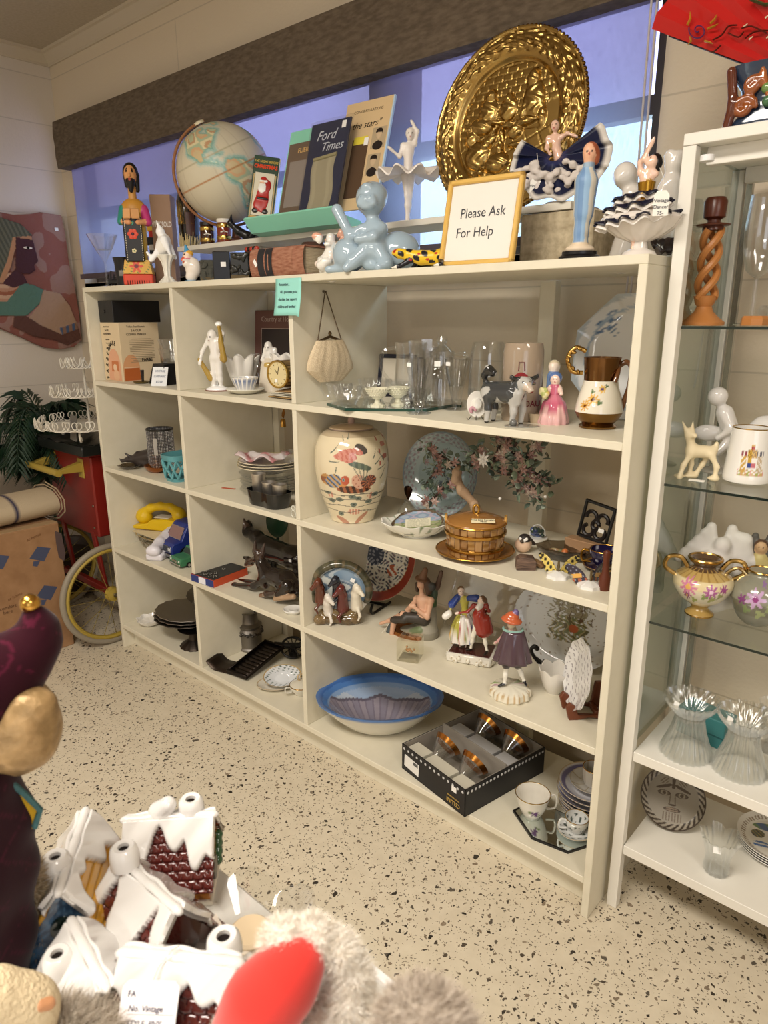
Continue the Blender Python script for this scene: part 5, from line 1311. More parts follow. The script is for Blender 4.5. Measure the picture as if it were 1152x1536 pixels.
MB('8a8880').lathe([(1e-4,0),(.042,0),(.042,.003),(1e-4,.004)],40,at=(.022,-.03,0),oval=(1,.55)).build('base_plate','glaze',t);MB('6a6a68').ball((.0,-.035,.010),.009).build('ball','glaze',t);sticker(t,(-.035,.016,.082),.012,.018,(R_(90),0,R_(40)))
# pink lady
p,m=shelf(829,635,ZA);H=96*m
t=thing('pink_gown_lady','porcelain girl in a pink ruffled gown and blue bonnet holding yellow flowers','figurine',p,facing(p,-4))
mb=MB('d98a9a');prof=[(1e-4,0),(.034,0),(.036,.006),(.033,.02),(.029,.036),(.026,.048),(.018,.058),(.012,.066),(1e-4,.067)]
mb.lathe(prof,80,flute=(11,.05,lambda z:1-z/.08));mb.paint(lambda x,y,z:'e0b0b0' if z<.010 else('e6b8b4' if z<.034+.006*math.sin(5*math.atan2(y,x))else('c8647e' if z<.05 else 'd07a8e')));mb.build('gown','glaze',t)
s=Sculpt(.005);s.cap((0,0,.06),(0,0,.082),.012,.011,'c8647e');s.cap((-.010,0,.082),(-.018,-.012,.072),.006,.005,'f0d0c0');s.cap((.010,0,.082),(.016,-.014,.07),.006,.005,'f0d0c0');s.ell((.0,-.002,.100),(.010,.010,.012),'f2d4c4');s.ell((.0,.004,.104),(.015,.012,.014),'5a78b0');s.cap((0,0,.085),(0,0,.095),.006,.006,'f2d4c4')
s.dot((-.004,-.012,.102),.0018,'302020');s.dot((.004,-.012,.102),.0018,'302020');s.dot((0,-.012,.095),.002,'b84050')
s.build('girl','glaze',t,res=.0018)
s=Sculpt(.004);r=rnd(6);[s.ell((-.020+r.uniform(-.010,.010),-.018+r.uniform(-.006,.004),.068+r.uniform(-.010,.014)),.005,r.choice(['e6d070','b8c070','e8e0a8','7a9a5a']))for i in range(12)];s.build('bouquet','glaze',t,res=.002)
s=Sculpt(.006);s.ell((-.006,.022,.125),(.012,.012,.014),'e8d8c8');s.cap((-.006,.022,.02),(-.006,.022,.105),.016,.015,'6a88b4');s.ell((-.006,.026,.13),(.013,.012,.013),'d8c8a8');s.build('standing_child','glaze',t,res=.0022)
MB('b8a488').lathe([(1e-4,0),(.014,0),(.018,.022),(.014,.022),(1e-4,.01)],24,at=(-.038,.0,.0)).build('flower_pot','glaze',t)
# octagonal plate standing behind
a,b_=on(858,560,y=.30),on(968,560,y=.30);R0=.155
t=thing('octagonal_platter','large white octagonal platter with blue floral garlands leaning at the back','platter',(a.x+R0*.94,.315,ZA),rot=(R_(-10),0,R_(5)))
def ocf(x,y):
 r=math.hypot(x,y);a=math.atan2(y,x)
 if r>.93:return 'b9c4cc'
 if.76<r<.80:return '9fb4cc'
 if.62<r<.84 and math.cos(4*a)<-.35 and math.sin(23*a+9*r)*math.sin(r*64+5*a)>.15:return '5a7aa4'
 if.50<r<.64 and abs(math.sin(2*a))>.985 and math.sin(r*90)>0:return '6a88ac'
def octw(a,k,r,z):
 q=(a+PI/8)%(PI/4)-PI/8;f=(1/math.cos(q)-1)*(-1)+0;return(r*((.94/max(math.cos(q),.92))-1)*.9,0)
mb=plate_mb(R0,.02,'e4e6e8',ocf,wob=octw,well=.72);o=mb.build('platter_dish','glaze',t,ang=60);o.matrix_local=Matrix.Translation((0,0,R0*.93))@Euler((R_(90),0,0)).to_matrix().to_4x4()
# gold trimmed pitcher
p,m=shelf(896,641,ZA);H=103*m
t=thing('lustre_jug','cream jug painted with sunflowers, copper lustre neck, foot and handle','jug',p,facing(p,6))
G='86663a'
pr=[(.028,0),(.040,.001),(.041,.005),(.034,.010),(.044,.020),(.051,.034),(.0515,.036)]
MB(G).lathe([(1e-4,0)]+pr,56,cap=False).build('lustre_foot','metal',t)
pb=[(.0515,.036),(.050,.05),(.045,.072),(.039,.092),(.0365,.104)]
mb=MB('ece6d6').lathe([pb[0]]+[tuple(np.array(pb[i])*(1-k/8)+np.array(pb[i+1])*k/8)for i in range(4)for k in range(1,9)],120,cap=False)
def jf(x,y,z):
 a=math.atan2(x,-y);U=a*.045;f=flowers([(-.018,.066,.014,'e2b050','5a2c14',9),(-.034,.052,.013,'dca648','6a3010',9),(.000,.088,.010,'e6bc64','4a3a7a',7),(-.004,.060,.006,'5f7a52',None,3),(-.022,.082,.006,'6a8458',None,3),(.010,.094,.005,'58704c',None,3)])
 return f(U,z)
mb.paint(jf);mb.build('jug_body','glaze',t)
MB('7c5834').lathe([(.0365,.104),(.037,.12),(.039,H-.004),(.040,H),(.037,H),(.034,.11),(1e-4,.05)],56,cap=False).build('lustre_neck','metal',t)
MB('6e4426').tube(spl([(.036,0,H-.018),(.050,0,H-.010),(.062,0,H-.024),(.060,0,.09),(.052,0,.06),(.046,0,.036)],6),[.006]*31,10).build('handle','glaze',t)
MB('6e4426').tube(spl([(.034,-.01,H-.02),(.030,-.030,H-.034),(.024,-.036,H-.05)],5),[.005]*11,10).build('handle_scroll','glaze',t)
mb=MB('b08a48').tube(spl([(-.036,0,H+.012),(-.058,0,H+.02),(-.074,0,H-.002),(-.064,0,H-.03),(-.040,0,H-.034)],6),[.005]*25,10)
for i in range(7):a=i/6;mb.ball((-.05-.024*math.sin(a*PI),-.004,H+.018-.05*a),(.006,.004,.004),rot=(0,R_(60*a),0),seg=8,rings=6)
mb.build('gilt_dragon_handle','metal',t)
# ================================================================ ROW 2
p,m=put(242,678,z=ZB,y=.14)
t=thing('perforated_vase','tall silver cylinder with punched holes in the left bay','canister',p,facing(p));H=.16
m_=bpy.data.materials.new('hammered_steel');m_.use_nodes=True;N=m_.node_tree;b4=N.nodes['Principled BSDF'];b4.inputs['Metallic'].default_value=1;b4.inputs['Roughness'].default_value=.5;b4.inputs['Base Color'].default_value=(.72,.72,.74,1)
tc=N.nodes.new('ShaderNodeTexCoord');vo=N.nodes.new('ShaderNodeTexVoronoi');vo.inputs['Scale'].default_value=170;vo.inputs['Randomness'].default_value=.15;bp=N.nodes.new('ShaderNodeBump');bp.inputs['Strength'].default_value=1;bp.inputs['Distance'].default_value=.03
N.links.new(tc.outputs['Object'],vo.inputs['Vector']);N.links.new(vo.outputs['Distance'],bp.inputs['Height']);N.links.new(bp.outputs[0],b4.inputs['Normal']);rq=N.nodes.new('ShaderNodeValToRGB');rq.color_ramp.elements[0].color=(.95,.95,.97,1);rq.color_ramp.elements[1].color=(.22,.22,.24,1);rq.color_ramp.elements[0].position=.25;rq.color_ramp.elements[1].position=.5;N.links.new(vo.outputs['Distance'],rq.inputs[0]);N.links.new(rq.outputs[0],b4.inputs['Base Color'])
MB('b8b8bc').lathe([(1e-4,0),(.052,0),(.052,H),(.049,H),(.049,.01),(1e-4,.01)],64).build('cylinder',m_,t);MB('2a2826').lathe([(.052,H-.006),(.0535,H),(.051,H+.002),(.048,H)],48,cap=False).build('dark_rim','gloss',t)
P=[[on_cyl(.0528,a,z)for a in(-.55,-.4,-.25)]for z in(H*.38,H*.8)];MB('a8a29a').grid(P).build('paper_label','matte',t)
p,m=shelf(208,700,ZB)
t=thing('rhino_bowl','dark carved animal head bowl with horns in the left bay','carving',p,facing(p,-20))
s=Sculpt(.008);D_='3a322e'
s.cap((.0,0,.035),(.05,0,.045),.022,.028,D_);s.cap((-.01,0,.032),(-.04,0,.03),.018,.011,D_);s.cap((-.04,0,.03),(-.064,0,.024),.010,.006,D_);s.cap((-.064,0,.024),(-.076,0,.034),.005,.002,'57504a');s.cap((-.03,-.01,.045),(-.045,-.012,.058),.006,.003,D_);s.cap((.0,0,.056),(.07,0,.06),.008,.010,'2a2422');s.ell((.02,0,.018),(.035,.025,.02),D_)
s.build('carved_body','gloss',t,res=.0026)
glassware('glass_leaf_dish','small smoky glass dish under the carved animal',shelf(195,703,ZB)[0],[(1e-4,0),(.02,0),(.035,.008),(.045,.016)],finish='smoke_glass',cat='dish',th=.003,flute=(6,.1))
p,m=shelf(233,708,ZB)
t=thing('copper_bowl','shallow copper coloured bowl in front of the silver cylinder','bowl',p,0);MB('a86a3a').lathe([(1e-4,0),(.02,0),(.035,.010),(.044,.024),(.042,.025),(.03,.012),(1e-4,.006)],48,oval=(1.3,.8)).build('bowl_body','metal',t)
# teal basket
c0=on(262,722,z=ZB);t=thing('teal_basket','translucent teal plastic basket with oval cutouts beside the first divider','basket',(min(c0.x-.01,A1-.062),c0.y+.07,ZB),0,s=1.08)
mat('teal_plastic','5f9ea6',.3)
mb=MB('5f9ea6');P=[];n=60
def sq(a,w_,d_):c,s_=math.cos(a),math.sin(a);return(w_*math.copysign(abs(c)**.6,c),d_*math.copysign(abs(s_)**.6,s_))
for z,f in((0,.86),(.012,.9)):P.append([(*sq(2*PI*j/n,.05*f,.09*f),z)for j in range(n)])
mb.grid(P,cv=True);mb.f.append(tuple(range(n)))
mb.build('basket_floor','teal_plastic',t)
for z,f,hh in((.072,1.0,.02),):
 P=[[(*sq(2*PI*j/n,.05*f2,.09*f2),z2)for j in range(n)]for z2,f2 in((z,.97),(z+hh,1.02),(z+hh,.98),(z,.93))];MB('6fb0b8').grid(P,cv=True,cu=True).build('rim','teal_plastic',t)
mb=MB('5f9ea6')
for k in range(12):
 a0=2*PI*k/12
 for sg in(-1,1):
  pp=[];
  for j in range(9):q=j/8;a=a0+sg*.26*(q*2-1);f=.9+.08*q;pp.append((*sq(a,.05*f,.09*f),.012+.062*q))
  mb.tube(pp,.0042,6)
mb.build('lattice','teal_plastic',t)
MB('e8e8ea').box((.0,.0,.075),(.06,.08,.05),rot=(R_(20),R_(30),0),b=.01).build('white_content','satin',t)if False else None
# stacked glass plates and dishes
p=on(375,735,z=ZB);p=Vector((.86,.17,ZB))
GP='stacked clear glass plates and bowls';z=ZB
for i in range(7):
 R0=.105-.003*(i%3);lab=['lowest clear glass plate of the stack','second clear glass plate from the bottom','third clear glass plate from the bottom','fourth clear glass plate from the bottom','fifth clear glass plate from the bottom','sixth clear glass plate from the bottom','topmost clear glass plate of the stack'][i]+' in the middle bay'
 glassware('glass_plate',lab,(p.x+.004*(i%2),p.y,z),[(1e-4,0),(.05,0),(.06,.003),(R0-.01,.012),(R0,.017)],group=GP,cat='plate',seg=90,flute=(30,.02,lambda q:q/.017),th=.003);z+=.0095
z+=.006
for i in range(3):
 t=thing('china_dish',['lowest white china dish on the glass plates','middle white china dish on the glass plates','top gold edged china dish on the glass plates'][i],'dish',(p.x+.012,p.y-.005,z),0,'white china dishes')
 mb=plate_mb(.112-.002*i,.026,'e6e0d8',lambda x,y:'d9c890' if math.hypot(x,y)>.95 else None,seg=80,rings=12,well=.4);mb.build('dish','glaze',t);z+=.009
z+=.018
t=thing('folded_napkin','folded pink and white cloth lying on the china dishes','napkin',(p.x-.02,p.y-.01,z-.006),10)
mb=MB('d8c4c4');P=[[(-.085+.17*i/24,-.05+.10*j/14,.012+.006*math.sin(i*.45+j*.3)+.005*math.sin(j*.6)+.007*math.cos(i*.28+1))for i in range(25)]for j in range(15)];mb.grid(P)
mb.paint(lambda x,y,q:'c88a8c' if math.sin(x*60+y*80)>.6 else('e4dcdc' if math.sin(x*40-y*50)>0 else None));mb.build('cloth','fabric',t,solid=.003)
glassware('small_cut_tumbler','little cut glass tumbler standing on the stacked dishes',(p.x+.07,p.y+.03,z-.014),[(1e-4,0),(.018,0),(.020,.006),(.026,.046)],cat='glass',seg=48,flute=(8,.06),th=.003)
p5=put(427,670,z=ZB,y=.36)[0]
t=thing('gold_pendant','small gold charm hanging on a thin thread behind the middle bay','pendant',(p5.x,.36,ZA-TK),0)
MB('8a7050').tube(spl([(0.012,0,0),(.006,0,-.05),(.0,0,-.10)]),.0008,5).build('thread','matte',t);MB('a8743a').prism([(-.006,0),(.004,.014),(.008,.0),(.0,-.02),(-.008,-.012)],.004,'xz',at=(0,0,-.085)).build('charm','metal',t);MB('b88a44').lathe([(1e-4,-.014),(.011,-.012),(.010,.012),(.006,.018),(1e-4,.018)],20,at=(-.004,0,-.125)).build('bell','metal',t)
MB('c8603c').box((0,0,.001),(.04,.006,.0015),b=.0005)
q=on(343,733,z=ZB);o=MB('b8583c').box((0,0,.0012),(.055,.010,.0018),b=.0004).build('red_card','matte',None,smooth=False);o.location=(q.x,q.y,ZB);o.rotation_euler=(0,0,R_(20));tag(o,'thin red card strip lying on the shelf by the glass plates','card')
# black caddy with steel cups
pa,pb_=on(372,752,z=ZB),on(442,762,z=ZB);cxx=min((pa.x+pb_.x)/2,A2-.088)
t=thing('black_caddy','glossy black rounded caddy dish with wavy waist in the middle bay','caddy',(cxx,.055,ZB),0)
mb=MB('0d0f10');P=[];n=96
def cad(a,w_,d_):c,s_=math.cos(a),math.sin(a);return(w_*math.copysign(abs(c)**.7,c),d_*math.copysign(abs(s_)**.55,s_)*(1-.16*math.exp(-(c/.28)**2)))
for f,z in((.0,.0),(.84,0),(.9,.006),(.97,.035),(1.0,.050),(.955,.050),(.93,.035),(.88,.008),(.0,.007)):P.append([(*cad(2*PI*j/n,.083*f,.046*f),z)for j in range(n)])
mb.grid(P,cv=True);mb.build('dish','glaze',t)
for i,(u,lab)in enumerate(((-.052,'steel cup nearest the left end of the black caddy'),(.0,'middle steel cup in the black caddy'),(.050,'steel cup nearest the divider in the black caddy'))):
 c_=thing('steel_cup',lab,'cup',(cxx+u,.057,ZB+.0085),0,'steel cups in the black caddy');H=.088 if i==0 else.068
 MB('d2ccc4').lathe([(1e-4,0),(.019,0),(.020,.003),(.0225,H-.006),(.0235,H-.004),(.0235,H),(.021,H),(.019,.006),(1e-4,.005)],40).build('cup_body','worn_metal',c_)
p,m=put(441,752,z=ZB,y=.012)
t=thing('wire_trinket','tiny white wire heart trinket at the front edge beside the second divider','trinket',(min(p.x,A2-.014),.008,ZB),0);mb=MB('dcdccf');mb.tube(arc((0,.012),.010,0,350,18),.0014,6,closed=True);mb.build('lower_loop','gloss',t);MB('dcdccf').tube(arc((0,.030),.007,0,350,16),.0013,6,closed=True).build('upper_loop','gloss',t)
# ginger jar
p,m=shelf(529,777,ZB);H=138*m*1.0;RJ=54*m
t=thing('ginger_jar','tall cream lidded jar painted with mandarin ducks and lotus flowers','jar',p,facing(p))
cr=[(.56,0),(.60,.01),(.62,.05),(.72,.15),(.84,.28),(.94,.42),(1.0,.58),(1.0,.70),(.97,.80),(.88,.89),(.74,.955),(.55,.985),(.52,1.0)]
pts_=spl([(a,0,b)for a,b in cr],7);prof=[(q.x*RJ,q.z*H)for q in pts_]
LOT=[(-.10,.78),(-.18,.76),(-.02,.80),(.06,.78),(-.12,.70),(.02,.72),(-.05,.84),(.10,.74)]
def jar(x,y,z):
 a=math.atan2(x,-y);U=math.sin(a)*1.0 if abs(a)<PI/2 else(2-abs(math.sin(a)))*(1 if a>0 else-1);V=z/H;U*=.5
 def E(cx,cy,rx,ry,ro=0):c,s_=math.cos(ro),math.sin(ro);dx,dy=U-cx,V-cy;return((dx*c+dy*s_)/rx)**2+((-dx*s_+dy*c)/ry)**2<1
 for k,(lx,ly)in enumerate(((-.02,.80),(-.12,.785),(.08,.80),(-.16,.75),(-.08,.74),(.0,.755),(-.04,.72))):
  if E(lx,ly,.075,.032,.35*math.sin(k*2.1)):return 'cf8f80' if math.sin(90*U+60*V+k)>-.3 else 'c07466'
 if E(.13,.825,.085,.045,-.4):return '4f4a46'
 if E(.10,.655,.16,.034,-.25):return '6f7a68' if math.sin(80*U)>0 else '59655a'
 if abs(V-.56)<.08 and V>.5 and any(abs(U-(.10+.05*k+(V-.6)*(-.7+.5*k)*.6))<.006 for k in(-1,0,1,2)):return '5a6258'
 if E(-.09,.505,.058,.05):
  if E(-.115,.51,.018,.02):return '7f9a98' if not E(-.115,.51,.008,.009)else '20201e'
  return 'b8583e'
 if E(-.25,.49,.11,.075,.2):return['3f4c66','8a94a8','c89a4c'][int(abs(U*34+V*46))%3]
 if E(-.35,.50,.07,.06):return 'b98a50' if math.sin(60*V)>0 else '8c5a40'
 if E(.22,.485,.105,.065,.2):return '4a3430' if math.sin(math.atan2(V-.485,U-.22)*14)>-.2 else 'b06a4c'
 if E(.09,.49,.10,.075,-.3):return 'cfa188' if math.sin(90*U)*math.sin(90*V)<.7 else 'a05a48'
 if E(.02,.405,.24,.042):return '3c2620' if math.sin(70*U+30*V)>-.1 else '9a5a3a'
 if E(-.13,.435,.05,.05,.5):return 'c4884c'
 for(bx,by,an,ln)in((-.28,.78,.5,.13),(-.30,.70,-.3,.13),(-.12,.90,1.9,.07),(-.06,.92,1.2,.07),(.30,.66,.4,.10),(.34,.60,.1,.10),(.38,.5,.8,.1),(.28,.72,.9,.10),(-.20,.64,-1.9,.1),(.42,.68,1.9,.12)):
  dx,dy=U-bx,V-by;c,s_=math.cos(an),math.sin(an);l=dx*c+dy*s_;n_=-dx*s_+dy*c-.6*l*l/ln*.5
  if 0<l<ln and abs(n_)<.0065*(1-l/ln)+.002:return '6a7064'
 if V<.37:
  for k,yy_ in enumerate((.345,.285,.215,.15)):
   if abs(V-yy_-.010*math.sin(U*11+k*2))<.0038:return '5f5c50'
  for(cx,cy)in((-.2,.29),(-.32,.27),(.0,.325),(.09,.305),(.02,.235),(.26,.26),(-.22,.12),(.34,.33),(-.36,.36)):
   if E(cx,cy,.055,.024):return '6a7468' if not E(cx,cy,.02,.008)else '3a4440'
  for(cx,cy,rx)in((.04,.15,.13),(-.32,.335,.04),(.28,.325,.05)):
   if E(cx,cy,rx,.035):return 'c98a74' if math.sin(120*U)>-.2 else 'e0c8ac'
  if E(.17,.07,.14,.03,.5)or E(-.2,.04,.14,.03,-.3):return 'b8846a'
 if V>.93:return 'b9a88c'
 if U>.36 and V>.62:return 'b56a58' if math.sin(40*U)*math.sin(50*V)>.3 else None
# refine rings for the painting
pr2=[]
for i in range(len(prof)-1):
 for k in range(3):pr2.append((prof[i][0]*(1-k/3)+prof[i+1][0]*k/3,prof[i][1]*(1-k/3)+prof[i+1][1]*k/3))
mb=MB('ddcfb0').lathe([(1e-4,0)]+pr2+[prof[-1]],300);mb.paint(jar);mb.build('jar_body','glaze',t)
s_=H;MB('c9b090').lathe([(RJ*.60,H*.985),(RJ*.60,H*1.0),(RJ*.5,H*1.015),(RJ*.3,H*1.03),(1e-4,H*1.035)],48,cap=False).build('lid','glaze',t);MB('8c7a6c').lathe([(RJ*.58,H*.978),(RJ*.615,H*.985),(RJ*.60,H*.995)],48,cap=False).build('dark_lid_edge','gloss',t)
MB('b8998c').lathe([(.008,H*1.03),(.010,H*1.05),(.0095,H*1.08),(.006,H*1.11),(.007,H*1.125),(1e-4,H*1.14)],20).build('finial','gloss',t)
# plates on the back
def standing(name,label,cat,u,v,y,R0,lean,fn,c='e8e6e0',h=.02,z=None,ext=0,rings=36,seg=120,rot=0,group=None,well=.62,wob=None,base=ZB,lift=0):
 p=on(u,v,y=y);t=thing(name,label,cat,(p.x,y,base+lift),rot=(R_(-lean),0,R_(ext)),group=group)
 mb=plate_mb(R0,h,c,fn,seg=seg,rings=rings,well=well,wob=wob);o=mb.build('plate_dish','glaze',t,ang=60)
 o.matrix_local=Matrix.Translation((0,0,R0))@Euler((R_(90),0,0)).to_matrix().to_4x4();return t
def bluep(x,y):
 r=math.hypot(x,y);a=math.atan2(y,x)
 if r>.97:return '8a98a0'
 if r>.74:
  if math.sin(a*24)*math.sin(r*60)>.35:return '9a8a92'
  return '9fb0b4' if math.sin(a*46+r*30)>.2 else None
 if r<.66:
  for i in range(16):
   b_=i*.785+.3*(i>7);rr=.36+.16*(i%3-1)
   if math.hypot(x-rr*math.cos(b_),y-rr*math.sin(b_))<.055+.03*math.cos(6*math.atan2(y-rr*math.sin(b_),x-rr*math.cos(b_))):return['5a6a80','6a7a70','a88a8c'][i%3]
  if abs(math.sin(3*a+8*r))<.07 and r>.1:return '7a8488'
 return 'a3b6b8'
standing('blue_floral_plate','large pale blue plate with a floral border standing behind the jewelled tree','plate',657,706,.30,.128,12,bluep,'b3c2c4',ext=6,rings=46,seg=180)
glassware('heart_stopper_bottle','clear cruet with a dark heart shaped stopper beside the ginger jar',put(612,775,z=ZB,y=.20)[0],[(1e-4,0),(.036,0),(.038,.01),(.03,.035),(.010,.06),(.012,.066)],cat='bottle')
o=bpy.data.objects['heart_stopper_bottle'];MB('2a1a12').lathe([(1e-4,.066),(.004,.07),(.013,.088),(.015,.10),(.010,.108),(1e-4,.106)],24,oval=(1,.5)).build('stopper','metal',o)
p=put(700,790,z=ZB,y=.27)[0];t=thing('pale_green_saucer','pale green plate lying flat behind the basket tureen','plate',(p.x,.28,ZB),0);plate_mb(.085,.014,'c2cdc6',seg=64,rings=12).build('plate_dish','glaze',t);t.location.z=ZB+.0
# jewelled tree
p,m=put(722,790,z=ZB,y=.23)
t=thing('jewelled_tree','spreading bonsai tree of green and pink stone leaves on a gnarled trunk','ornamental tree',p,0)
yT=.23
def tp(u,v,dy=0):q=on(u,v,y=yT+dy);return(q.x-p.x,dy,q.z-ZB)
TR='7a5e4c';MB('3a2a20').lathe([(1e-4,0),(.035,0),(.04,.01),(.034,.03),(.02,.036),(1e-4,.034)],32,oval=(1.4,1)).build('pot','gloss',t)
mb=MB(TR).tube(spl([tp(722,775),tp(712,755),tp(695,738),(tp(684,722)),tp(688,700)],6),[.008,.008,.009,.008,.008,.008,.007]+[.008]*12+[.009]*6,10);
s=Sculpt(.01);tk=[tp(722,778),tp(712,757),tp(697,740),tp(685,722),tp(688,703)];s.chain(tk,[.014,.011,.012,.012,.010],'a08468');r=rnd(12)
for i in range(12):k=r.randrange(4);f=r.random();q=[tk[k][j]*(1-f)+tk[k+1][j]*f for j in range(3)];s.ell((q[0]+r.uniform(-.008,.008),-.008,q[2]),.007,'b09478')
s.build('trunk','matte',t,res=.003)
br=[[(688,712),(670,700),(650,712),(640,725)],[(688,705),(672,690),(655,680),(638,672)],[(690,702),(720,695),(748,690),(765,680),(775,664)],[(740,692),(748,672),(756,655),(768,660)],[(735,700),(760,712),(785,705),(805,690)],
 [(770,715),(788,728),(800,740),(812,752)],[(790,705),(800,708),(815,718),(826,730)],[(684,716),(670,728),(655,742),(645,752)],[(765,705),(775,722),(776,738)],[(700,695),(712,680),(722,672)],[(750,690),(775,680),(795,680),(808,672)]]
tips=[];mb=MB('4e3e36');r=rnd(77)
for B in br:
 d=r.uniform(-.05,.05);pp=[tp(u,v,d*i/len(B))for i,(u,v)in enumerate(B)];mb=MB('4e3e36').tube(spl(pp,5),[.0035-.0002*0]*(5*(len(pp)-1)+1),6);mb.build('branch','matte',t)
 for q in spl(pp,4)[2:]:tips.append(q)
def leafshape(mb,c,L,W,rot):
 m=rotm(rot);P=[[m@Vector((L*i/6,W*math.sin(PI*(i/6)**.8)*k,.002*abs(k)-.004*(i/6)**2))+Vector(c)for k in(-1,0,1)]for i in range(7)];mb.grid(P)
GC=['6f7f6c','5c6c5c','8a9684','4f5c50','7a8a72'];PC=['9a766c','b09488','846058','b0a090','8e6c64']
for grp in range(5):
 mb=MB(GC[grp])
 for q in tips:
  if r.random()<.48:leafshape(mb,(q[0]+r.uniform(-.018,.018),q[1]+r.uniform(-.02,.02),q[2]+r.uniform(-.02,.018)),r.uniform(.018,.028),r.uniform(.006,.009),(r.uniform(-1.2,1.2),r.uniform(-1,1),r.uniform(0,6.28)))
 stuff(mb.build('stone_leaves','glaze',t,solid=.0008))
 mb=MB(PC[grp])
 for q in tips:
  if r.random()<.09:
   c_=(q[0]+r.uniform(-.015,.015),q[1]-.015,q[2]+r.uniform(-.012,.015))
   for k in range(6):leafshape(mb,c_,.016,.0035,(r.uniform(-.3,.3)+R_(90),2*PI*k/6,r.uniform(-.4,.4)))
 stuff(mb.build('stone_blossoms','glaze',t,solid=.0008))
mb=MB('e6e2dc');c_=Vector(tp(725,690,-.03))
for k in range(8):leafshape(mb,c_,.022,.004,(R_(90),2*PI*k/8,0))
mb.build('white_blossom','glaze',t,solid=.001)
for(u,v)in((750,748),(818,745)):MB('ece8e0').ball(tp(u,v,-.01),.0045).build('pearl_bud','glaze',t)
# scalloped bowl + plaque in it
p,m=shelf(618,806,ZB);W=52*m
t=thing('scalloped_bowl','white scalloped oval china bowl left of the basket tureen','bowl',(p.x,p.y+.02,ZB),facing(p));prof=[(1e-4,.001),(.4,0),(.42,.004),(.7,.016),(.92,.032),(1.0,.042),(.97,.043),(.68,.021),(.3,.010),(1e-4,.009)]
mb=MB('e6e4da').lathe([(a*W,b)for a,b in prof],120,oval=(1.05,.72),wob=lambda a,k,r_,z:(r_*.035*math.cos(9*a)*(z>.01),.003*math.cos(9*a)*(z>.03)));mb.paint(lambda x,y,z:'7a8a68' if z>.012 and math.sin(x*130)*math.sin(y*170+x*50)>.8 else None);mb.build('bowl_body','glaze',t)
t2=thing('verse_plaque','oval painted plaque with a verse and garden scene resting in the scalloped bowl','plaque',(p.x+.008,p.y+.016,ZB+.036),rot=(R_(32),R_(-7),R_(facing(p,-5))))
def pq(x,y):
 if max(abs(x),abs(y))and math.hypot(x,y)>.93:return '5a4a38'
 if abs(x)<.5 and abs(y-.05)<.32:return 'd8d4bc' if abs(math.sin((y)*46))>.45 or abs(x)>.42 else '9a9a84'
 return['8aa0b4','a8a0b0','7f93a8','9aa8b8'][int((math.sin(x*9)+math.cos(y*11)+2)*.99)]if y>.1 else['8a9468','7a865c','a09a80','95a074'][int((math.sin(x*13)+math.cos(y*15)+2)*.99)]
o=plate_mb(.07,.006,'d8d4bc',pq,seg=120,rings=34,well=.9,wob=lambda a,k,r_,z:(r_*.04*math.cos(6*a),0)).build('plaque_dish','glaze',t2);o.scale=(1.0,.66,1)
# basket tureen with under plate
p,m=shelf(712,830,ZB);RB2=45*m
up=thing('tureen_plate','brown gilt edged round plate under the basket tureen','plate',p,0)
noisemat('wood_glaze','85592c','a5753c',9,.15,.1,(1,1,6))
plate_mb(58*m,.010,'a87436',seg=96,rings=14,well=.7).build('plate_dish','wood_glaze',up);rim_ring(MB('c99c48'),58*m,.0135,.0016,72).build('gilt_rim','metal',up)
t=thing('basket_tureen','round ceramic tureen shaped like a wooden basket with gilt bands and lid','tureen',p+Vector((0,0,.0045)),facing(p));H=.078
mb=MB('b98a4c');P=[];K=[]
for i in range(34):
 z=H*i/33;row=[];kr=[]
 for j in range(192):
  a=2*PI*j/192;st=int(j/8);vert=(st%3==0);rr=RB2*(.88+.10*z/H);band=i//11
  off=.0022 if vert else.0014*math.sin((z/H*3+st*.5)*2*PI)
  edge=(j%8==0);off-=.002*edge;row.append(((rr+off)*math.cos(a),(rr+off)*math.sin(a),z));kr.append(lin('6a4220' if edge or(not vert and(i%11)==0)else['97703e','ab8454','9f7845','8a6236'][(st*7+band*3)%4]))
 P.append(row);K.append(kr)
mb.grid(P,cv=True,cols=K);mb.lathe([(1e-4,.001),(RB2*.88,0)],40,cap=False);mb.build('basket_body','glaze',t,ang=60)
for z in(.018,.056):MB('c2954a').lathe([(RB2*(.9+.10*z/H)+.001,z-.004),(RB2*(.9+.10*z/H)+.004,z-.002),(RB2*(.9+.10*z/H)+.004,z+.004),(RB2*(.9+.10*z/H)+.001,z+.006)],64,cap=False).build('gilt_band','metal',t)
MB('a87436').lathe([(RB2*.97,H),(RB2*1.01,H+.002),(RB2*.98,H+.008),(RB2*.7,H+.016),(RB2*.3,H+.022),(1e-4,H+.023)],64,cap=False).build('lid','wood_glaze',t)
rim_ring(MB('c99c48'),RB2*1.01,H+.003,.0018,72).build('gilt_rim','metal',t)
MB('c99c48').tube([(0,0,H+.018)]+[(x,y,z)for x,y,z in[(.007*math.cos(R_(q)),0,H+.034+.012*math.sin(R_(q)))for q in range(-80,261,20)]],.0032,8).build('loop_knob','metal',t)
for q in(-1,1):MB('c99a50').tube([(q*RB2*.93,-.009,H-.01),(q*RB2*.98,-.009,H+.018),(q*RB2*.98,.009,H+.018),(q*RB2*.93,.009,H-.01)],.0035,8).build('handle','glaze',t)
lb=MB('e8dcb8').box((.0,0,0),(.058,.018,.0006)).build('paper_label','matte',t,smooth=False);lb.location=(.018,-RB2*.66,H+.0195);lb.rotation_euler=(R_(17),0,R_(4));text('Fired Box Porcelain',.0075,lb,(0,.003,.0006),(0,0,0),'2a241e');text('48.00',.007,lb,(0,-.0045,.0006),(0,0,0),'2a241e')
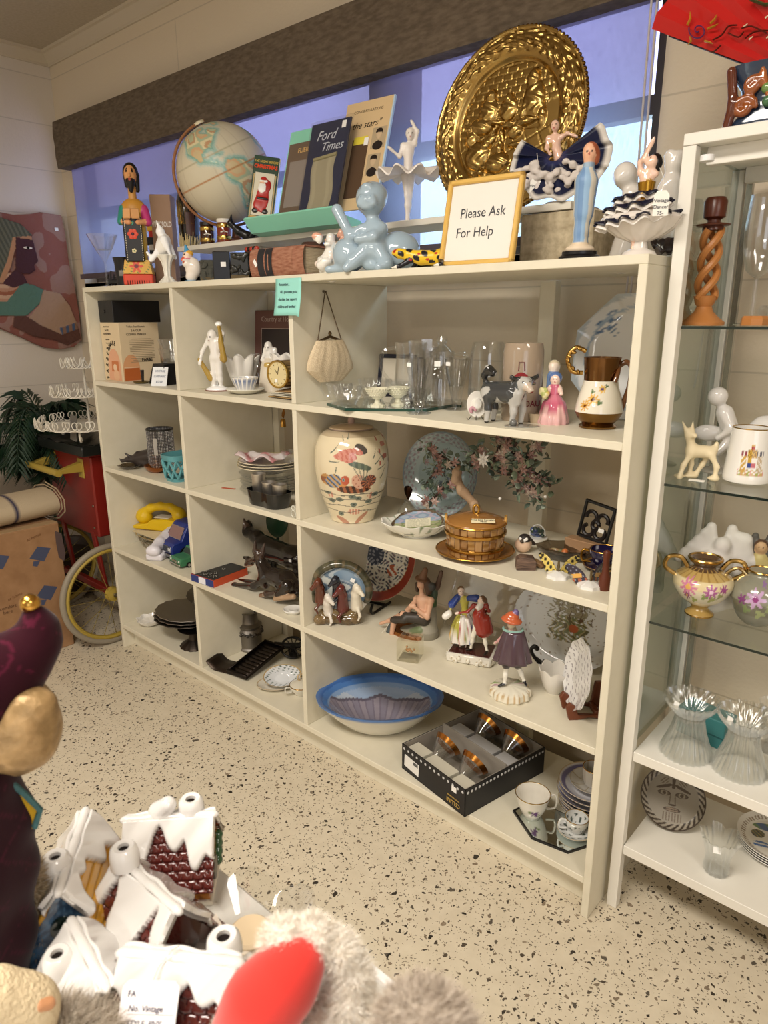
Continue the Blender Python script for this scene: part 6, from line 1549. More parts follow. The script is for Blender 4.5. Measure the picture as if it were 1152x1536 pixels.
# bird
p,m=shelf(784,828,ZB)
t=thing('round_bird','round peach and white bird figurine with black cap','figurine',p,facing(p,-10));s=Sculpt(.006)
s.ell((0,0,.020),(.021,.020,.020),'e0c0a4');s.ell((.004,-.002,.038),(.015,.014,.012),'2a2422');s.cap((.014,.010,.03),(.026,.016,.02),.008,.004,'3a322e');s.cap((-.006,-.014,.040),(.001,-.016,.034),.0028,.002,'f0ece4');s.cap((.010,-.014,.040),(.001,-.016,.034),.0028,.002,'f0ece4');s.cap((0,-.018,.035),(0,-.024,.032),.003,.001,'3a2a1a')
s.build('bird_body','satin',t,res=.0016)
# flower basket ornament
p,m=shelf(800,812,ZB)
t=thing('flower_basket_ornament','little white hooped basket of blue and green porcelain flowers','ornament',p+Vector((.0,.02,0)),facing(p));MB('e8e6e0').lathe([(1e-4,0),(.026,0),(.028,.008),(1e-4,.01)],32).build('dish','glaze',t)
MB('e8e6e0').tube([(.020*math.cos(R_(q)),0,.012+.030*math.sin(R_(q)))for q in range(0,181,12)],.0022,8).build('hoop_handle','glaze',t)
s=Sculpt(.004);r=rnd(14);[s.ell((r.uniform(-.016,.022),r.uniform(-.014,.008),r.uniform(.010,.034)),.0055,r.choice(['2e3a64','e0e0cc','2c3a30','4a5a88','3a4a3a','e8e4d8']))for i in range(22)];s.build('flowers','glaze',t,res=.0018)
# painted glass dish
p,m=shelf(838,842,ZB)
t=thing('floral_ashtray','wide smoky faceted glass dish with an orange flower inside','dish',(p.x,p.y+.03,ZB),20)
MB().lathe([(1e-4,0),(.04,0),(.062,.014),(.070,.030),(.066,.032),(.045,.016),(1e-4,.012)],64,flute=(8,.05),oval=(1,.72)).build('dish','smoke_glass',t)
s=Sculpt(.004);r=rnd(15);s.ell((0,0,.018),.008,'c87038');[s.ell((r.uniform(-.045,.045),r.uniform(-.022,.022),.013),(.010,.006,.004),r.choice(['7a7a58','8a6a4a','a89a78','6a6a54','9a5a40']))for i in range(20)];s.build('painted_flowers','glaze',t,res=.002)
# petrified wood piece
p,m=shelf(784,855,ZB)
t=thing('wood_log_piece','small block of striped dark petrified wood at the shelf edge','wood block',p+Vector((0,.012,0)),facing(p,8));noisemat('striped_bark','3a2a22','7a6050',30,.6,.6,(1,1,8))
mb=MB().prism([(-.023,0),(.023,0),(.024,.02),(.018,.031),(-.012,.034),(-.023,.026)],.03,'xz');mb.build('log','striped_bark',t,smooth=False,bev=.002)
MB('8a6a48').box((.032,.012,.010),(.03,.018,.012),rot=(0,R_(20),R_(-30)),b=.003).build('side_chip','wood',t)
# butterflies
def butterfly(name,label,p,rz,k,cols,fn,open_=34,base=True):
 t=thing(name,label,'figurine',p,rz,s=k);MB('e8e6e2').lathe([(1e-4,0),(.022,0),(.021,.006),(.008,.012),(1e-4,.013)],32,flute=(7,.08)).build('base','glaze',t)
 up=[(0,.014),(.006,.03),(.018,.044),(.032,.050),(.038,.046),(.036,.034),(.028,.024),(.030,.016),(.024,.008),(.014,.006),(.004,.010)]
 for q in(-1,1):
  mb=MB(cols[0]);n=22;x1=.038;V={};m=Matrix.Rotation(R_(open_*q),3,'Z')@Matrix.Rotation(R_(14*q),3,'Y')
  for i in range(n*2+1):
   for j in range(n*2+1):
    x=.04*i/(2*n);z=.052*j/(2*n)
    if inpoly(x,z,up):V[i,j]=len(mb.v);mb.v.append(tuple(m@Vector((q*x,0,z))));mb.k.append(lin(fn(x,z)))
  for(i,j),a in V.items():
   o_=[V.get(k_)for k_ in((i+1,j),(i+1,j+1),(i,j+1))]
   if None not in o_:mb.f.append((a,*o_))
  mb.build('wing','glaze',t,solid=.0014)
 MB('5a4a2a').tube([(0,-.002,.010),(0,-.003,.022),(0,-.002,.034)],[.0015,.003,.0018],8).build('body','glaze',t);return t
p,m=shelf(832,868,ZB);butterfly('yellow_butterfly','yellow and black swallowtail butterfly figurine on a white base at the shelf edge',p+Vector((0,.015,0)),facing(p,0),1.2,['dcc05a'],lambda x,z:'1e1a16' if(math.sin(x*420+z*130)*math.sin(z*400)>.25 or x>.030 and math.sin(z*700)>-.3)else 'dcc468')
p,m=shelf(882,884,ZB);butterfly('purple_butterfly','dark purple and orange butterfly figurine on a white flower base',p+Vector((-.004,.016,0)),facing(p,25),1.2,['2a2038'],lambda x,z:('e0a850' if abs(z-.024)<.004 and x>.01 else('a85a3a' if z<.018 and math.sin(x*500)>0 else('8a90a8' if math.sin(x*600)*math.sin(z*500)>.7 else '241c34'))))
# trivet on a wooden block
p,m=put(872,826,z=ZB,y=.235)
t0=thing('wooden_plinth','plain tan block of wood behind the glass dish','block',(p.x,.26,ZB),facing(p,-30));MB('a3805f').box((0,0,.021),(.105,.035,.042),b=.002).build('block_body','wood',t0,smooth=False)
t=thing('iron_trivet','square black cast trivet with pierced scrolls leaning on the tan wood block','trivet',(p.x+.012,.262,ZB+.0425),rot=(R_(-6),R_(8),R_(facing(p,-30))))
W=.086
for(c_,sz)in(((0,0,.004),(W,.007,.008)),((0,0,W*1.1),(W,.007,.008)),((-W/2+.004,0,W*.55),(.008,.007,W*1.1)),((W/2-.004,0,W*.55),(.008,.007,W*1.1))):MB('0e0d0f').box(c_,sz,b=.002).build('frame_bar','gloss',t)
for(cx,cz,r0,a0,a1)in((-.016,.058,.014,-60,200),(.016,.058,.014,-20,240),(-.016,.024,.014,120,400),(.016,.024,.014,150,420),(0,.041,.009,0,330)):MB('1a1416').tube(arc((cx,cz),r0,a0,a1,14),.0052,8).build('scroll','gloss',t)
sticker(t,(.02,-.005,.034),.015,.010)
# cobalt cup and saucer
p,m=shelf(893,862,ZB);p.x=min(p.x,A3-.062)
q0=thing('cobalt_saucer','dark cobalt saucer with gold trim propped beside the right panel','saucer',(p.x,p.y+.045,ZB),facing(p));plate_mb(.05,.010,'1e1a3c',lambda x,y:'b08a4a' if math.hypot(x,y)>.93 or flowers([(0,.5,.2,'8a90b8','e8e8ec',5),(.4,-.3,.2,'8a90b8','e8e8ec',5)])(x,y)else None,rings=20,seg=60).build('saucer_dish','glaze',q0)
t=teacup('cobalt_teacup','cobalt blue teacup with white inside and a tall gold handle','cup',(p.x,p.y+.045,ZB+.0055),facing(p,180),.036,.046,'f0eee8',lambda a,z:'221c40' if math.sin(a*5)*math.sin(z*9)<.75 else 'b8b8c8','b8893a','b8893a')
o=[c for c in t.children if c.name.startswith('bowl')][0]
me=o.data;ca=me.color_attributes['Col']
for v in me.vertices:
 r_=math.hypot(v.co.x,v.co.y)
 zi=v.co.z/.046
# dark wood spindle at the right panel
p,m=shelf(909,888,ZB);t=thing('wood_candlestick','reddish brown turned wooden candlestick against the right panel','candlestick',(p.x-.010,p.y+.012,ZB),0)
MB('5e2c1a').lathe([(1e-4,0),(.013,0),(.013,.03),(.008,.04),(.007,.07),(.009,.085),(.006,.09),(1e-4,.092)],24).build('turned_stem','wood',t)
# ================================================================ ROW 3
def tracer(p,y0):  # photo point -> local offset on the upright plane through y0
 def f(u,v,dy=0):q=on(u,v,y=y0+dy);return(q.x-p.x,q.y-p.y,q.z-p.z)
 return f
# yellow telephone on a wire basket
p,m=put(190,828,z=ZC,y=.16)
bx0,bx1=TH+.012,A1-.26
t=thing('wire_basket','silver wire basket with a woven cream top under the yellow telephone','basket',(.17,.21,ZC),0)
r=rnd(21)
for z_,f in((.004,.85),(.03,.93),(.058,1.0)):MB('b8b0a4').tube([(.14*f*math.copysign(abs(math.cos(2*PI*j/48))**.6,math.cos(2*PI*j/48)),.15*f*math.copysign(abs(math.sin(2*PI*j/48))**.6,math.sin(2*PI*j/48)),z_)for j in range(48)],.0022,6,closed=True).build('wire_ring','metal',t)
for j in range(28):
 a=2*PI*j/28;g=lambda f:(.14*f*math.copysign(abs(math.cos(a))**.6,math.cos(a)),.15*f*math.copysign(abs(math.sin(a))**.6,math.sin(a)))
 MB('b8b0a4').tube([(*g(.85),.004),(*g(.93),.03),(*g(1.0),.058)],.0012,5).build('wire_upright','metal',t)
mb=MB('c9b894');P=[[(-.125+.25*i/30,-.135+.27*j/20,.060+.0025*((i+j)%2))for i in range(31)]for j in range(21)];mb.grid(P);mb.build('woven_top','matte',t,smooth=False,solid=.003)
pt=ZC+.0665
t=thing('yellow_telephone','bright yellow one piece telephone with its handset on top','telephone',(.125,.17,pt),24)
Y='d9b414'
L=.235
mb=MB(Y);prof=[(-L/2,0),(L/2,0),(L/2,.03),(L/2-.03,.050),(L/2-.075,.052),(-L*.12,.045),(-L*.2,.028),(-L/2,.016)]
mb.prism(prof,.082,'xz');mb.build('base','gloss',t,smooth=True,bev=.006,ang=30)
s=Sculpt(.012);s.ell((-L*.36,0,.045),(.036,.032,.030),Y);s.ell((L*.38,0,.064),(.030,.030,.026),Y);s.chain([(-L*.38,0,.06),(-L*.2,0,.086),(0,0,.098),(L*.2,0,.096),(L*.38,0,.078)],[.022,.017,.016,.017,.022],Y)
s.build('handset','gloss',t,res=.003);MB('c8c0b0').box((0.015,0,.053),(.07,.05,.004),b=.001).build('dial_panel','satin',t)
# white telephone
pa=on(216,838,z=ZC);p_=Vector((pa.x+.01,pa.y+.085,ZC))
t=thing('white_telephone','white slimline desk telephone pointing forwards beside the blue van','telephone',p_,facing(p_,-28))
MB('dcd9e0').prism([(-.09,0),(.10,0),(.10,.05),(-.09,.028)],.07,'yz').build('base','gloss',t,bev=.008,ang=30)
s=Sculpt(.01);s.chain([(0,-.085,.045),(0,-.03,.056),(0,.04,.068),(0,.10,.074)],[.020,.022,.022,.022],'e2dfe8');s.cap((-.012,-.085,.042),(.012,-.085,.042),.018,.018,'e2dfe8');s.cap((-.014,.0,.058),(-.014,.09,.07),.016,.016,'e2dfe8');s.cap((.014,.0,.058),(.014,.09,.07),.016,.016,'e2dfe8');s.build('handset','gloss',t,res=.003)
# vehicles
def vehicle(name,label,p,rz,L,W,H,c,kind,sc=1):
 t=thing(name,label,'toy vehicle',p,rz,s=sc)  # nose towards -y
 wr=H*.17
 if kind=='van':prof=[(-L/2,wr*.7),(-L/2,H*.42),(-L/2+.012,H*.50),(-L*.34,H*.55),(-L*.24,H*.90),(-L*.20,H*.97),(L*.48,H*1.0),(L/2,H*.95),(L/2,wr*.7)]
 else:prof=[(-L/2,wr*.8),(-L/2-.002,H*.45),(-L*.46,H*.58),(-L*.22,H*.62),(-L*.12,H*.95),(-.02,H*1.0),(L*.16,H*.98),(L*.28,H*.64),(L*.47,H*.58),(L/2,H*.4),(L/2,wr*.8)]
 def sec(x,f):return[(x*1,a,wr*.7+(b-wr*.7))for a,b in prof]
 P=[]
 for q in(-1,-.9,-.5,0,.5,.9,1):
  row=[]
  for a,b in prof:
   tum=.90 if b>H*.6 else 1.0;row.append((q*W/2*tum,a,b-(.004 if abs(q)==1 and b>H*.5 else 0)))
  P.append(row)
 mb=MB(c).grid(P,cv=True);n=len(prof);mb.f.append(tuple(range(n)));mb.f.append(tuple(range(6*n,7*n)));mb.build('body','gloss',t,bev=.002,ang=30)
 for(x,y)in((-1,-.31),(1,-.31),(-1,.32),(1,.32)):
  w_=MB('141414').lathe([(wr*.45,-.006),(wr,-.006),(wr*1.05,0),(wr,.006),(wr*.45,.006)],28,at=(x*(W/2-.004),y*L,wr),rot=(0,R_(90),0)).build('wheel','satin',t)
  MB('c8c8cc').lathe([(1e-4,.007*x),(wr*.55,.007*x),(wr*.5,.004*x)],20,at=(x*(W/2-.004),y*L,wr),rot=(0,R_(90),0)).build('hub_cap','metal',w_)
 if kind=='van':
  MB('9aa0aa').box((0,-L/2-.001,H*.33),(W*.9,.003,H*.2),b=.001).build('grille','metal',t)
  for k in range(5):MB('4a4e58').box((0,-L/2-.003,H*(.26+.035*k)),(W*.6,.001,H*.012)).build('grille_bar','satin',t,smooth=False)
  MB('b4b6ba').box((0,-L/2-.005,H*.17),(W*1.0,.010,H*.09),b=.002).build('bumper','metal',t)
  for q in(-1,1):MB('c8c8c8').box((q*W*.36,-L/2-.003,H*.34),(W*.14,.003,H*.09),b=.001).build('headlamp','gloss',t)
  V=[(-W*.40,-L*.338-.001,H*.565),(W*.40,-L*.338-.001,H*.565),(W*.36,-L*.245-.001,H*.875),(-W*.36,-L*.245-.001,H*.875)]
  MB('8a6a68').add([(a,b-.0012,c_+.0005)for a,b,c_ in V],[(0,1,2,3)]).build('windscreen','gloss',t,smooth=False)
  MB('d0d0d4').tube([(a*1.02,b-.002,c_)for a,b,c_ in V],.0014,6,closed=True).build('windscreen_trim','metal',t)
  for q in(-1,1):
   MB('6a5a58').add([(q*W*.475,-L*.25,H*.60),(q*W*.475,-L*.05,H*.60),(q*W*.462,-L*.05,H*.84),(q*W*.462,-L*.19,H*.84)],[(0,1,2,3)]).build('side_window','gloss',t,smooth=False)
   MB('b8b8bc').box((q*(W/2+.004),-L*.22,H*.54),(.008,.004,.010),b=.001).build('mirror','metal',t)
   s=Sculpt(.003);[s.ell((q*(W/2+.0005),L*(.12+.03*k),H*(.60+.05*math.sin(2*k))),(.0012,.006,.007),'a8a8c0')for k in range(5)];s.build('side_decal','satin',t,res=.0014)
 else:
  MB('bcbcb8').box((0,-L/2-.003,H*.22),(W*.96,.006,H*.12),b=.002).build('bumper','metal',t)
  for q in(-1,1):MB('dcdcd4').ball((q*W*.36,-L/2-.001,H*.42),(.005,.003,.005)).build('headlamp','gloss',t)
  MB('a8a8a0').box((0,-L/2-.003,H*.40),(W*.42,.003,H*.14),b=.001).build('grille','metal',t)
  V=[(-W*.38,-L*.205,H*.66),(W*.38,-L*.205,H*.66),(W*.34,-L*.13,H*.92),(-W*.34,-L*.13,H*.92)]
  MB('2a3a34').add([(a,b-.002,c_)for a,b,c_ in V],[(0,1,2,3)]).build('windscreen','gloss',t,smooth=False)
 return t
vehicle('toy_van','dark blue toy van with chrome grille facing forwards on the third shelf',Vector((.305,.215,ZC)),-3,.29,.125,.135,'22327c','van')
vehicle('toy_car','small green vintage toy car beside the blue van',Vector((.428,.13,ZC)),-4,.18,.085,.065,'3f7a56','car')
# dominoes box
q0,q1,q2=on(297,868,z=ZC),on(321,882,z=ZC),on(372,862,z=ZC)
ang=math.degrees(math.atan2(q1.y-q0.y,q1.x-q0.x));W=(q1-q0).length;D=(q2-q1).length;
t=thing('domino_box','black topped dominoes box with orange and blue printed sides','box',(q1.x,q1.y,ZC),math.degrees(math.atan2(q2.y-q1.y,q2.x-q1.x)))
W=max(W,.10);Hh=.028
MB('c8502c').box((D/2,W/2,Hh/2),(D,W,Hh),b=.0008).build('box_body','satin',t,smooth=False)
MB('1c1b1e').box((D/2,W/2,Hh+.0006),(D-.002,W-.002,.0012)).build('lid_print','satin',t,smooth=False)
MB('2a3a78').box((-.0004,W/2,Hh/2),(.001,W-.002,Hh-.002)).build('blue_end','satin',t,smooth=False);MB('e8e8f0').box((-.001,W*.5,Hh/2),(.001,W*.3,Hh-.004)).build('white_patch','satin',t,smooth=False)
r=rnd(33)
for i in range(7):
 o=MB('0c0c0e').box((0,0,0),(.03,.014,.0012),b=.0004).build('printed_domino','satin',t,smooth=False);o.location=(.018+.012*(i%4),W*(.25+.16*(i//2)),Hh+.0018);o.rotation_euler=(0,0,r.uniform(0,3))
 for k in range(5):MB('e8e4dc').ball((-.011+.0055*k,.003*(-1)**k,.0008),(.0014,.0014,.0004),seg=6,rings=4).build('pip','satin',o)
for k in range(5):MB('e8e4dc').ball((D*.62+.006*(k%3-1),W*.5+.006*(k//2-1),Hh+.0014),(.0016,.0016,.0004),seg=6,rings=4).build('pip','satin',t)
# dogs
def dogpaint(tan):
 def f(x,y,z):return None
 return f
p,m=put(410,893,z=ZC,y=.105);T=tracer(p,.105)
t=thing('lying_dog','glossy dark brown shepherd dog figurine lying down with front paws stretched forward','figurine',p,0)
s=Sculpt(.014);D1,D2,TN='1e1614','38271f','7a5a44'
s.cap(T(402,862),T(428,870,.01),.030,.036,D1);s.cap(T(428,872,.01),T(444,882,.01),.036,.032,D1);s.cap(T(392,845),T(402,862),.020,.028,D1)
s.ell(T(389,833),(.018,.019,.019),D2);s.cap(T(384,838),T(370,845,-.004),.013,.008,D2);s.cap(T(372,837,-.002),T(366,836,-.004),.007,.005,D1);s.cap(T(378,846),T(369,849,-.003),.006,.005,'b08a74')
for(a,b)in(((382,826,-.012),(383,811,-.014)),((394,828,.004),(397,815,.006))):s.cap(T(*a),T(*b),.009,.003,'3e2e28')
s.cap(T(386,876,-.01),T(378,878,-.015),.014,.010,D1);s.cap(T(396,868,-.02),T(380,879,-.03),.014,.010,D1);s.cap(T(380,879,-.03),T(352,878,-.03),.010,.009,D1);s.cap(T(352,878,-.03),T(346,880,-.03),.009,.007,TN);s.cap(T(384,874,.02),T(352,871,.015),.010,.009,D1);s.cap(T(352,871,.015),T(346,873,.015),.008,.006,TN)
s.cap(T(430,878,-.03),T(420,890,-.036),.022,.014,D1);s.cap(T(420,890,-.036),T(400,891,-.04),.011,.009,D2);s.cap(T(400,891,-.04),T(391,893,-.04),.009,.007,TN);s.cap(T(440,895,-.03),T(412,899,-.05),.010,.006,'a88a6c');s.ell(T(398,875,-.012),(.016,.014,.022),D2)
for a in((380,834,-.018),):s.dot(T(*a),.004,'0a0808')
s.dot(T(366,836,-.004),.006,'0c0a0a')
def dg(x,y,z):
 n=math.sin(x*95+z*60)*math.sin(z*110-x*30)
 if n>.72 and z>.01:return '5a3c2a'
s.build('dog_body','glaze',t,res=.0026)
p,m=put(425,880,z=ZC,y=.245);T=tracer(p,.245)
t=thing('standing_dog','larger glossy dark shepherd dog figurine standing behind the lying one','figurine',p,0)
s=Sculpt(.016);s.cap(T(385,805),T(400,820),.024,.032,D1);s.cap(T(400,822),T(440,836),.044,.042,D1);s.cap(T(440,836),T(452,838),.042,.036,D1)
s.ell(T(371,795),(.022,.020,.020),D2);s.cap(T(367,799),T(357,807,-.004),.014,.008,D1);s.cap(T(369,806),T(364,812),.006,.005,'b09080');s.cap(T(371,796),T(385,805),.02,.024,D1)
for a,b in(((367,786,-.01),(364,774,-.012)),((374,786,.010),(369,775,.010))):s.cap(T(*a),T(*b),.009,.003,'5a463c' if a[2]<0 else D1)
for(u,dy)in((398,-.022),(408,.03),(444,-.02),(452,.03)):s.cap(T(u,838,dy),T(u+2,858,dy),.020,.012,D1);s.cap(T(u+2,858,dy),T(u,880,dy),.011,.010,D2);s.cap(T(u,882,dy),T(u-6,883,dy),.009,.008,D2)
s.cap(T(452,838),T(458,866),.012,.008,D1);s.dot(T(357,806,-.008),.006,'080606');s.dot(T(365,795,-.02),.004,'080606')
s.build('dog_body','glaze',t,res=.003);o=MB('eceae8').box((0,0,0),(.014,.001,.010)).build('price_sticker','matte',t,smooth=False);o.location=T(435,841,-.048);
p=put(418,870,z=ZC,y=.33)[0]
t=thing('green_glass_plate','dark green round glass piece on a thin stem at the back behind the dogs','glass plate',(min(p.x,A2-.08),.335,ZC),0);MB('2a4430').lathe([(1e-4,-.003),(.062,-.003),(.064,0),(.062,.003),(1e-4,.003)],48,at=(0,0,.17),rot=(R_(80),0,0)).build('disc','glaze',t);MB('2a4430').tube([(0,0,0),(0,0,.12)],.006,10).build('stem','glaze',t);MB('2a4430').lathe([(1e-4,0),(.03,0),(.03,.004),(1e-4,.005)],28).build('foot','glaze',t)
p,m=shelf(436,920,ZC);p.x=min(p.x,A2-.034)
t=thing('white_ashtray','small round white dish with a raised centre at the shelf edge near the divider','dish',(p.x,p.y+.012,ZC),0);MB('e6e4de').lathe([(1e-4,0),(.024,0),(.033,.010),(.032,.013),(.022,.006),(.016,.006),(.015,.010),(.008,.008),(1e-4,.007)],48).build('dish','glaze',t)
# --- right bay
# horse sculpture plate
p,m=shelf(512,936,ZC);T0=p.copy();ry=facing(p,-6)
t=thing('horse_sculpture','round relief sculpture with five galloping horses on a rocky base','sculpture',p+Vector((-.008,.006,0)),ry)
R0=45*m
s=Sculpt(.010);r=rnd(41)
cz=R0*1.12
def edge(x,y,z):pass
s.ell((0,.012,cz),(R0,.012,R0),'cfccc4')
for i in range(46):
 a=R_(-20+220*i/45);s.ell((R0*.93*math.cos(a),.008,cz+R0*.93*math.sin(a)),(.010,.012,.010),r.choice(['54503c','3e3d2e','6a5e48','4a4a3a']))
for i in range(18):s.ell((-R0*.75+R0*1.3*i/17,-.004+r.uniform(-.01,.01),.010+r.uniform(0,.010)),(.014,.016,.014),r.choice(['6a5638','7a6444','5a4830']))
for i in range(10):s.ell((-R0*.6+R0*1.1*i/9,0,.03+r.uniform(0,.012)),(.013,.012,.010),'74603f')
def skycol(x,y,z):
 q=math.hypot(x,z-cz)/R0
 if y<.004 and q<.84 and z>.05:return['7f96ac','a9b4bc','5f7488','c8ccc8'][int((math.sin(x*33+z*21+math.sin(z*90))+1)*1.99)]
s.build('scenic_shell','glaze',t,res=.0028,fn=skycol)
def horse(x,z,k,c,mane,dx,nm='horse'):
 s=Sculpt(.006);y=-.022
 s.cap((x,y+.018,z-.035*k),(x,y+.004,z-.005),.014*k,.010*k,c);s.cap((x,y+.004,z-.004),(x+dx*.004,y-.006,z+.014*k),.010*k,.008*k,c);s.cap((x+dx*.004,y-.006,z+.014*k),(x+dx*.016*k,y-.016,z+.002),.0075*k,.0045*k,c)
 for q in(-1,1):s.cap((x+q*.003,y-.004,z+.020*k),(x+q*.004,y-.004,z+.028*k),.0025,.001,c)
 s.chain([(x-dx*.006,y,z+.018*k),(x-dx*.010,y+.004,z),(x-dx*.012,y+.01,z-.02*k)],[.004,.005,.004],mane)
 s.cap((x+.005,y+.002,z-.035*k),(x+dx*.012,y-.008,z-.05*k),.006,.004,c);s.cap((x+dx*.012,y-.008,z-.05*k),(x+dx*.006,y-.006,z-.062*k),.004,.003,c)
 s.dot((x+dx*.006,y-.013,z+.012*k),.002,'0a0a0a');return s.build(nm,'glaze',t,res=.0019)
horse(-R0*.66,cz+R0*.22,1.35,'5e2e1c','2a1812',-1);horse(-R0*.10,cz+R0*.34,1.2,'1c202c','101018',-1);horse(-R0*.40,cz-R0*.30,1.2,'ddd6cc','b8aa98',1);horse(R0*.08,cz-R0*.02,1.45,'5e2420','34140f',-1);horse(R0*.54,cz+R0*.02,1.4,'e0d8c6','c8bea8',1)
sticker(t,(R0*.42,-.006,cz+R0*.42),.014,.012,(R_(90),R_(25),0))
# red rimmed peacock plate on black stand
def peacock(x,y):
 r_=math.hypot(x,y)
 if r_>.985:return 'cdb898'
 if r_>.80:return '8a2e1e'
 if r_>.785:return 'b89a60'
 n1,n2=math.sin(x*37+y*11+2*math.sin(y*21)),math.sin(y*43-x*13+2*math.sin(x*17))
 if((x-.15)*.8+(y-.35)*.5)**2*4+((y-.36)+(x-.1)*.25)**2*30<.5 and y>.1:return '6a6a4a' if n1*n2>-.2 else '8a7a50'
 if math.hypot(x+.45,y-.12)<.22:return['8a3a3c','b08a8a','a04a3a'][int((n1+1)*1.49)]
 if math.hypot(x-.42,y+.28)<.13:return 'a85a40' if n1>-.3 else None
 if math.hypot(x+.05,y+.02)<.22:return '39404e' if n1*n2>-.25 else '8a8a90'
 if y<.12 and n1*n2>.22:return['3a4458','5a6258','9a7a80','4a4e5a'][int((math.sin(x*19+y*23)+1)*1.99)]
 if y<.7 and x>.3 and n1*n2>.2:return 'a08c58'
 if y>.3 and n1*n2>.55:return '6a5a4a'
t=standing('peacock_plate','large white plate with a brick red rim and a painted peacock among flowers','plate',558,860,.27,.154,14,peacock,'d9d4c6',base=ZC,ext=10,lift=.018,rings=60,seg=200,well=.7)
t2=thing('black_plate_stand','black scrolled plate stand under the red rimmed plate','plate stand',(t.location.x,.25,ZC),10)
for q in(-1,1):MB('0f0d0d').tube(spl([(q*.05,.06,.0045),(q*.05,.0,.0045),(q*.05,-.045,.0045),(q*.05,-.062,.018),(q*.05,-.05,.038)]),[.0045]*25,8).build('arm','gloss',t2)
MB('0f0d0d').box((0,.03,.005),(.10,.012,.008),b=.002).build('crosspiece','gloss',t2)
# boy on rock
p,m=shelf(615,963,ZC);y0=p.y+.045;p.y=y0;T=tracer(p,y0)
t=thing('seated_boy','porcelain barefoot boy in a brown hat sitting on a mossy rock with legs crossed','figurine',p,0)
s=Sculpt(.008)
s.cap(T(610,955,.0),T(640,950,.02),.034,.036,'8a8474');s.cap(T(640,945,.02),T(645,905,.03),.034,.018,'9a9484');s.cap(T(647,905,.03),T(650,880,.03),.016,.010,'4f6a44');s.ell(T(590,958,-.02),(.034,.03,.016),'5a6468');s.cap(T(630,945,-.01),T(612,950,-.01),.010,.010,'6e7a58');s.ell(T(650,890,.03),(.014,.012,.02),'4a5a48');s.cap(T(656,880,.035),T(662,858,.035),.009,.006,'5a4438')
s.cap(T(585,950,-.03),T(588,940,-.03),.014,.012,'4a5254')
s.build('mossy_rock','satin',t,res=.003)
MB('a06a3c').lathe([(1e-4,0),(.066,0),(.068,.004),(.066,.012),(1e-4,.012)],48,at=T(612,958,0)[:2]+(0,),oval=(1.05,.62)).build('copper_base','metal',t)
s=Sculpt(.006);SK='d0a488'
s.cap(T(636,925),T(634,900),.017,.019,SK);s.cap(T(625,898),T(646,900),.010,.010,SK);s.cap(T(633,893),T(632,882),.007,.007,SK);s.ell(T(632,876),(.012,.013,.015),SK)
s.cap(T(630,881,-.008),T(627,879,-.012),.003,.002,SK)
s.cap(T(625,900),T(612,915,-.015),.0085,.007,SK);s.cap(T(612,915,-.015),T(620,908,-.03),.007,.0055,SK);s.cap(T(646,902),T(641,926,-.012),.009,.007,SK);s.cap(T(641,926,-.012),T(620,910,-.035),.007,.005,SK)
for k in range(3):s.cap(T(621,908,-.032),T(614+k,907+k*2,-.038),.0028,.0022,SK)
s.cap(T(636,928),T(610,926,-.025),.019,.015,'3a342e');s.cap(T(636,930),T(607,922,.0),.018,.013,'3a342e');s.cap(T(610,926,-.02),T(603,922,-.025),.013,.010,'3a342e')
s.cap(T(604,922,-.025),T(584,931,-.03),.010,.007,SK);s.cap(T(584,931,-.03),T(571,935,-.035),.006,.005,SK);s.cap(T(606,930,-.035),T(590,930,-.04),.011,.010,'3a342e');s.cap(T(591,931,-.04),T(587,955,-.04),.009,.0065,SK);s.cap(T(587,956,-.042),T(582,959,-.05),.0055,.0045,SK)
s.dot(T(628,873,-.013),.0022,'2a1a14');s.dot(T(634,873,-.014),.0022,'2a1a14');s.dot(T(629,881,-.013),.0022,'a05448')
s.build('boy','satin',t,res=.0019)
s=Sculpt(.005);s.ell(T(633,868),(.021,.022,.006),'6a4a34',rot=(0,R_(12),0));s.cap(T(634,866),T(638,855),.013,.008,'6a4a34');s.build('hat','satin',t,res=.002)
s=Sculpt(.006);s.cap(T(640,872,.006),T(643,888,.008),.011,.010,'4a3426');s.cap(T(625,876,.008),T(626,886,.008),.006,.005,'4a3426');s.ell(T(648,880,.01),(.012,.010,.013),'3a3a38');s.build('hair','satin',t,res=.0022)
string_tag(t,T(584,934,-.04),T(572,950,-.055),.018,.028,14,('VTG','45-'))
# crystal cube
p,m=shelf(611,992,ZC);cs=.064
t=thing('crystal_cube','clear crystal cube paperweight with an etched motif inside','paperweight',p+Vector((-.008,.022,0)),24)
m_=mat('solid_crystal','fffdf4',0.0,trans=1,ior=1.45)
glassmat('cube_glass',(.97,.96,.90),.9);MB().box((0,0,cs/2),(cs,cs,cs),b=.003).build('cube','cube_glass',t,smooth=False)
s=Sculpt(.004);r=rnd(8);[s.ell((r.uniform(-.012,.012),r.uniform(-.004,.004),.026+r.uniform(-.008,.008)),.0035,'a87a4a')for i in range(9)];s.build('inner_motif','satin',t,res=.0016)
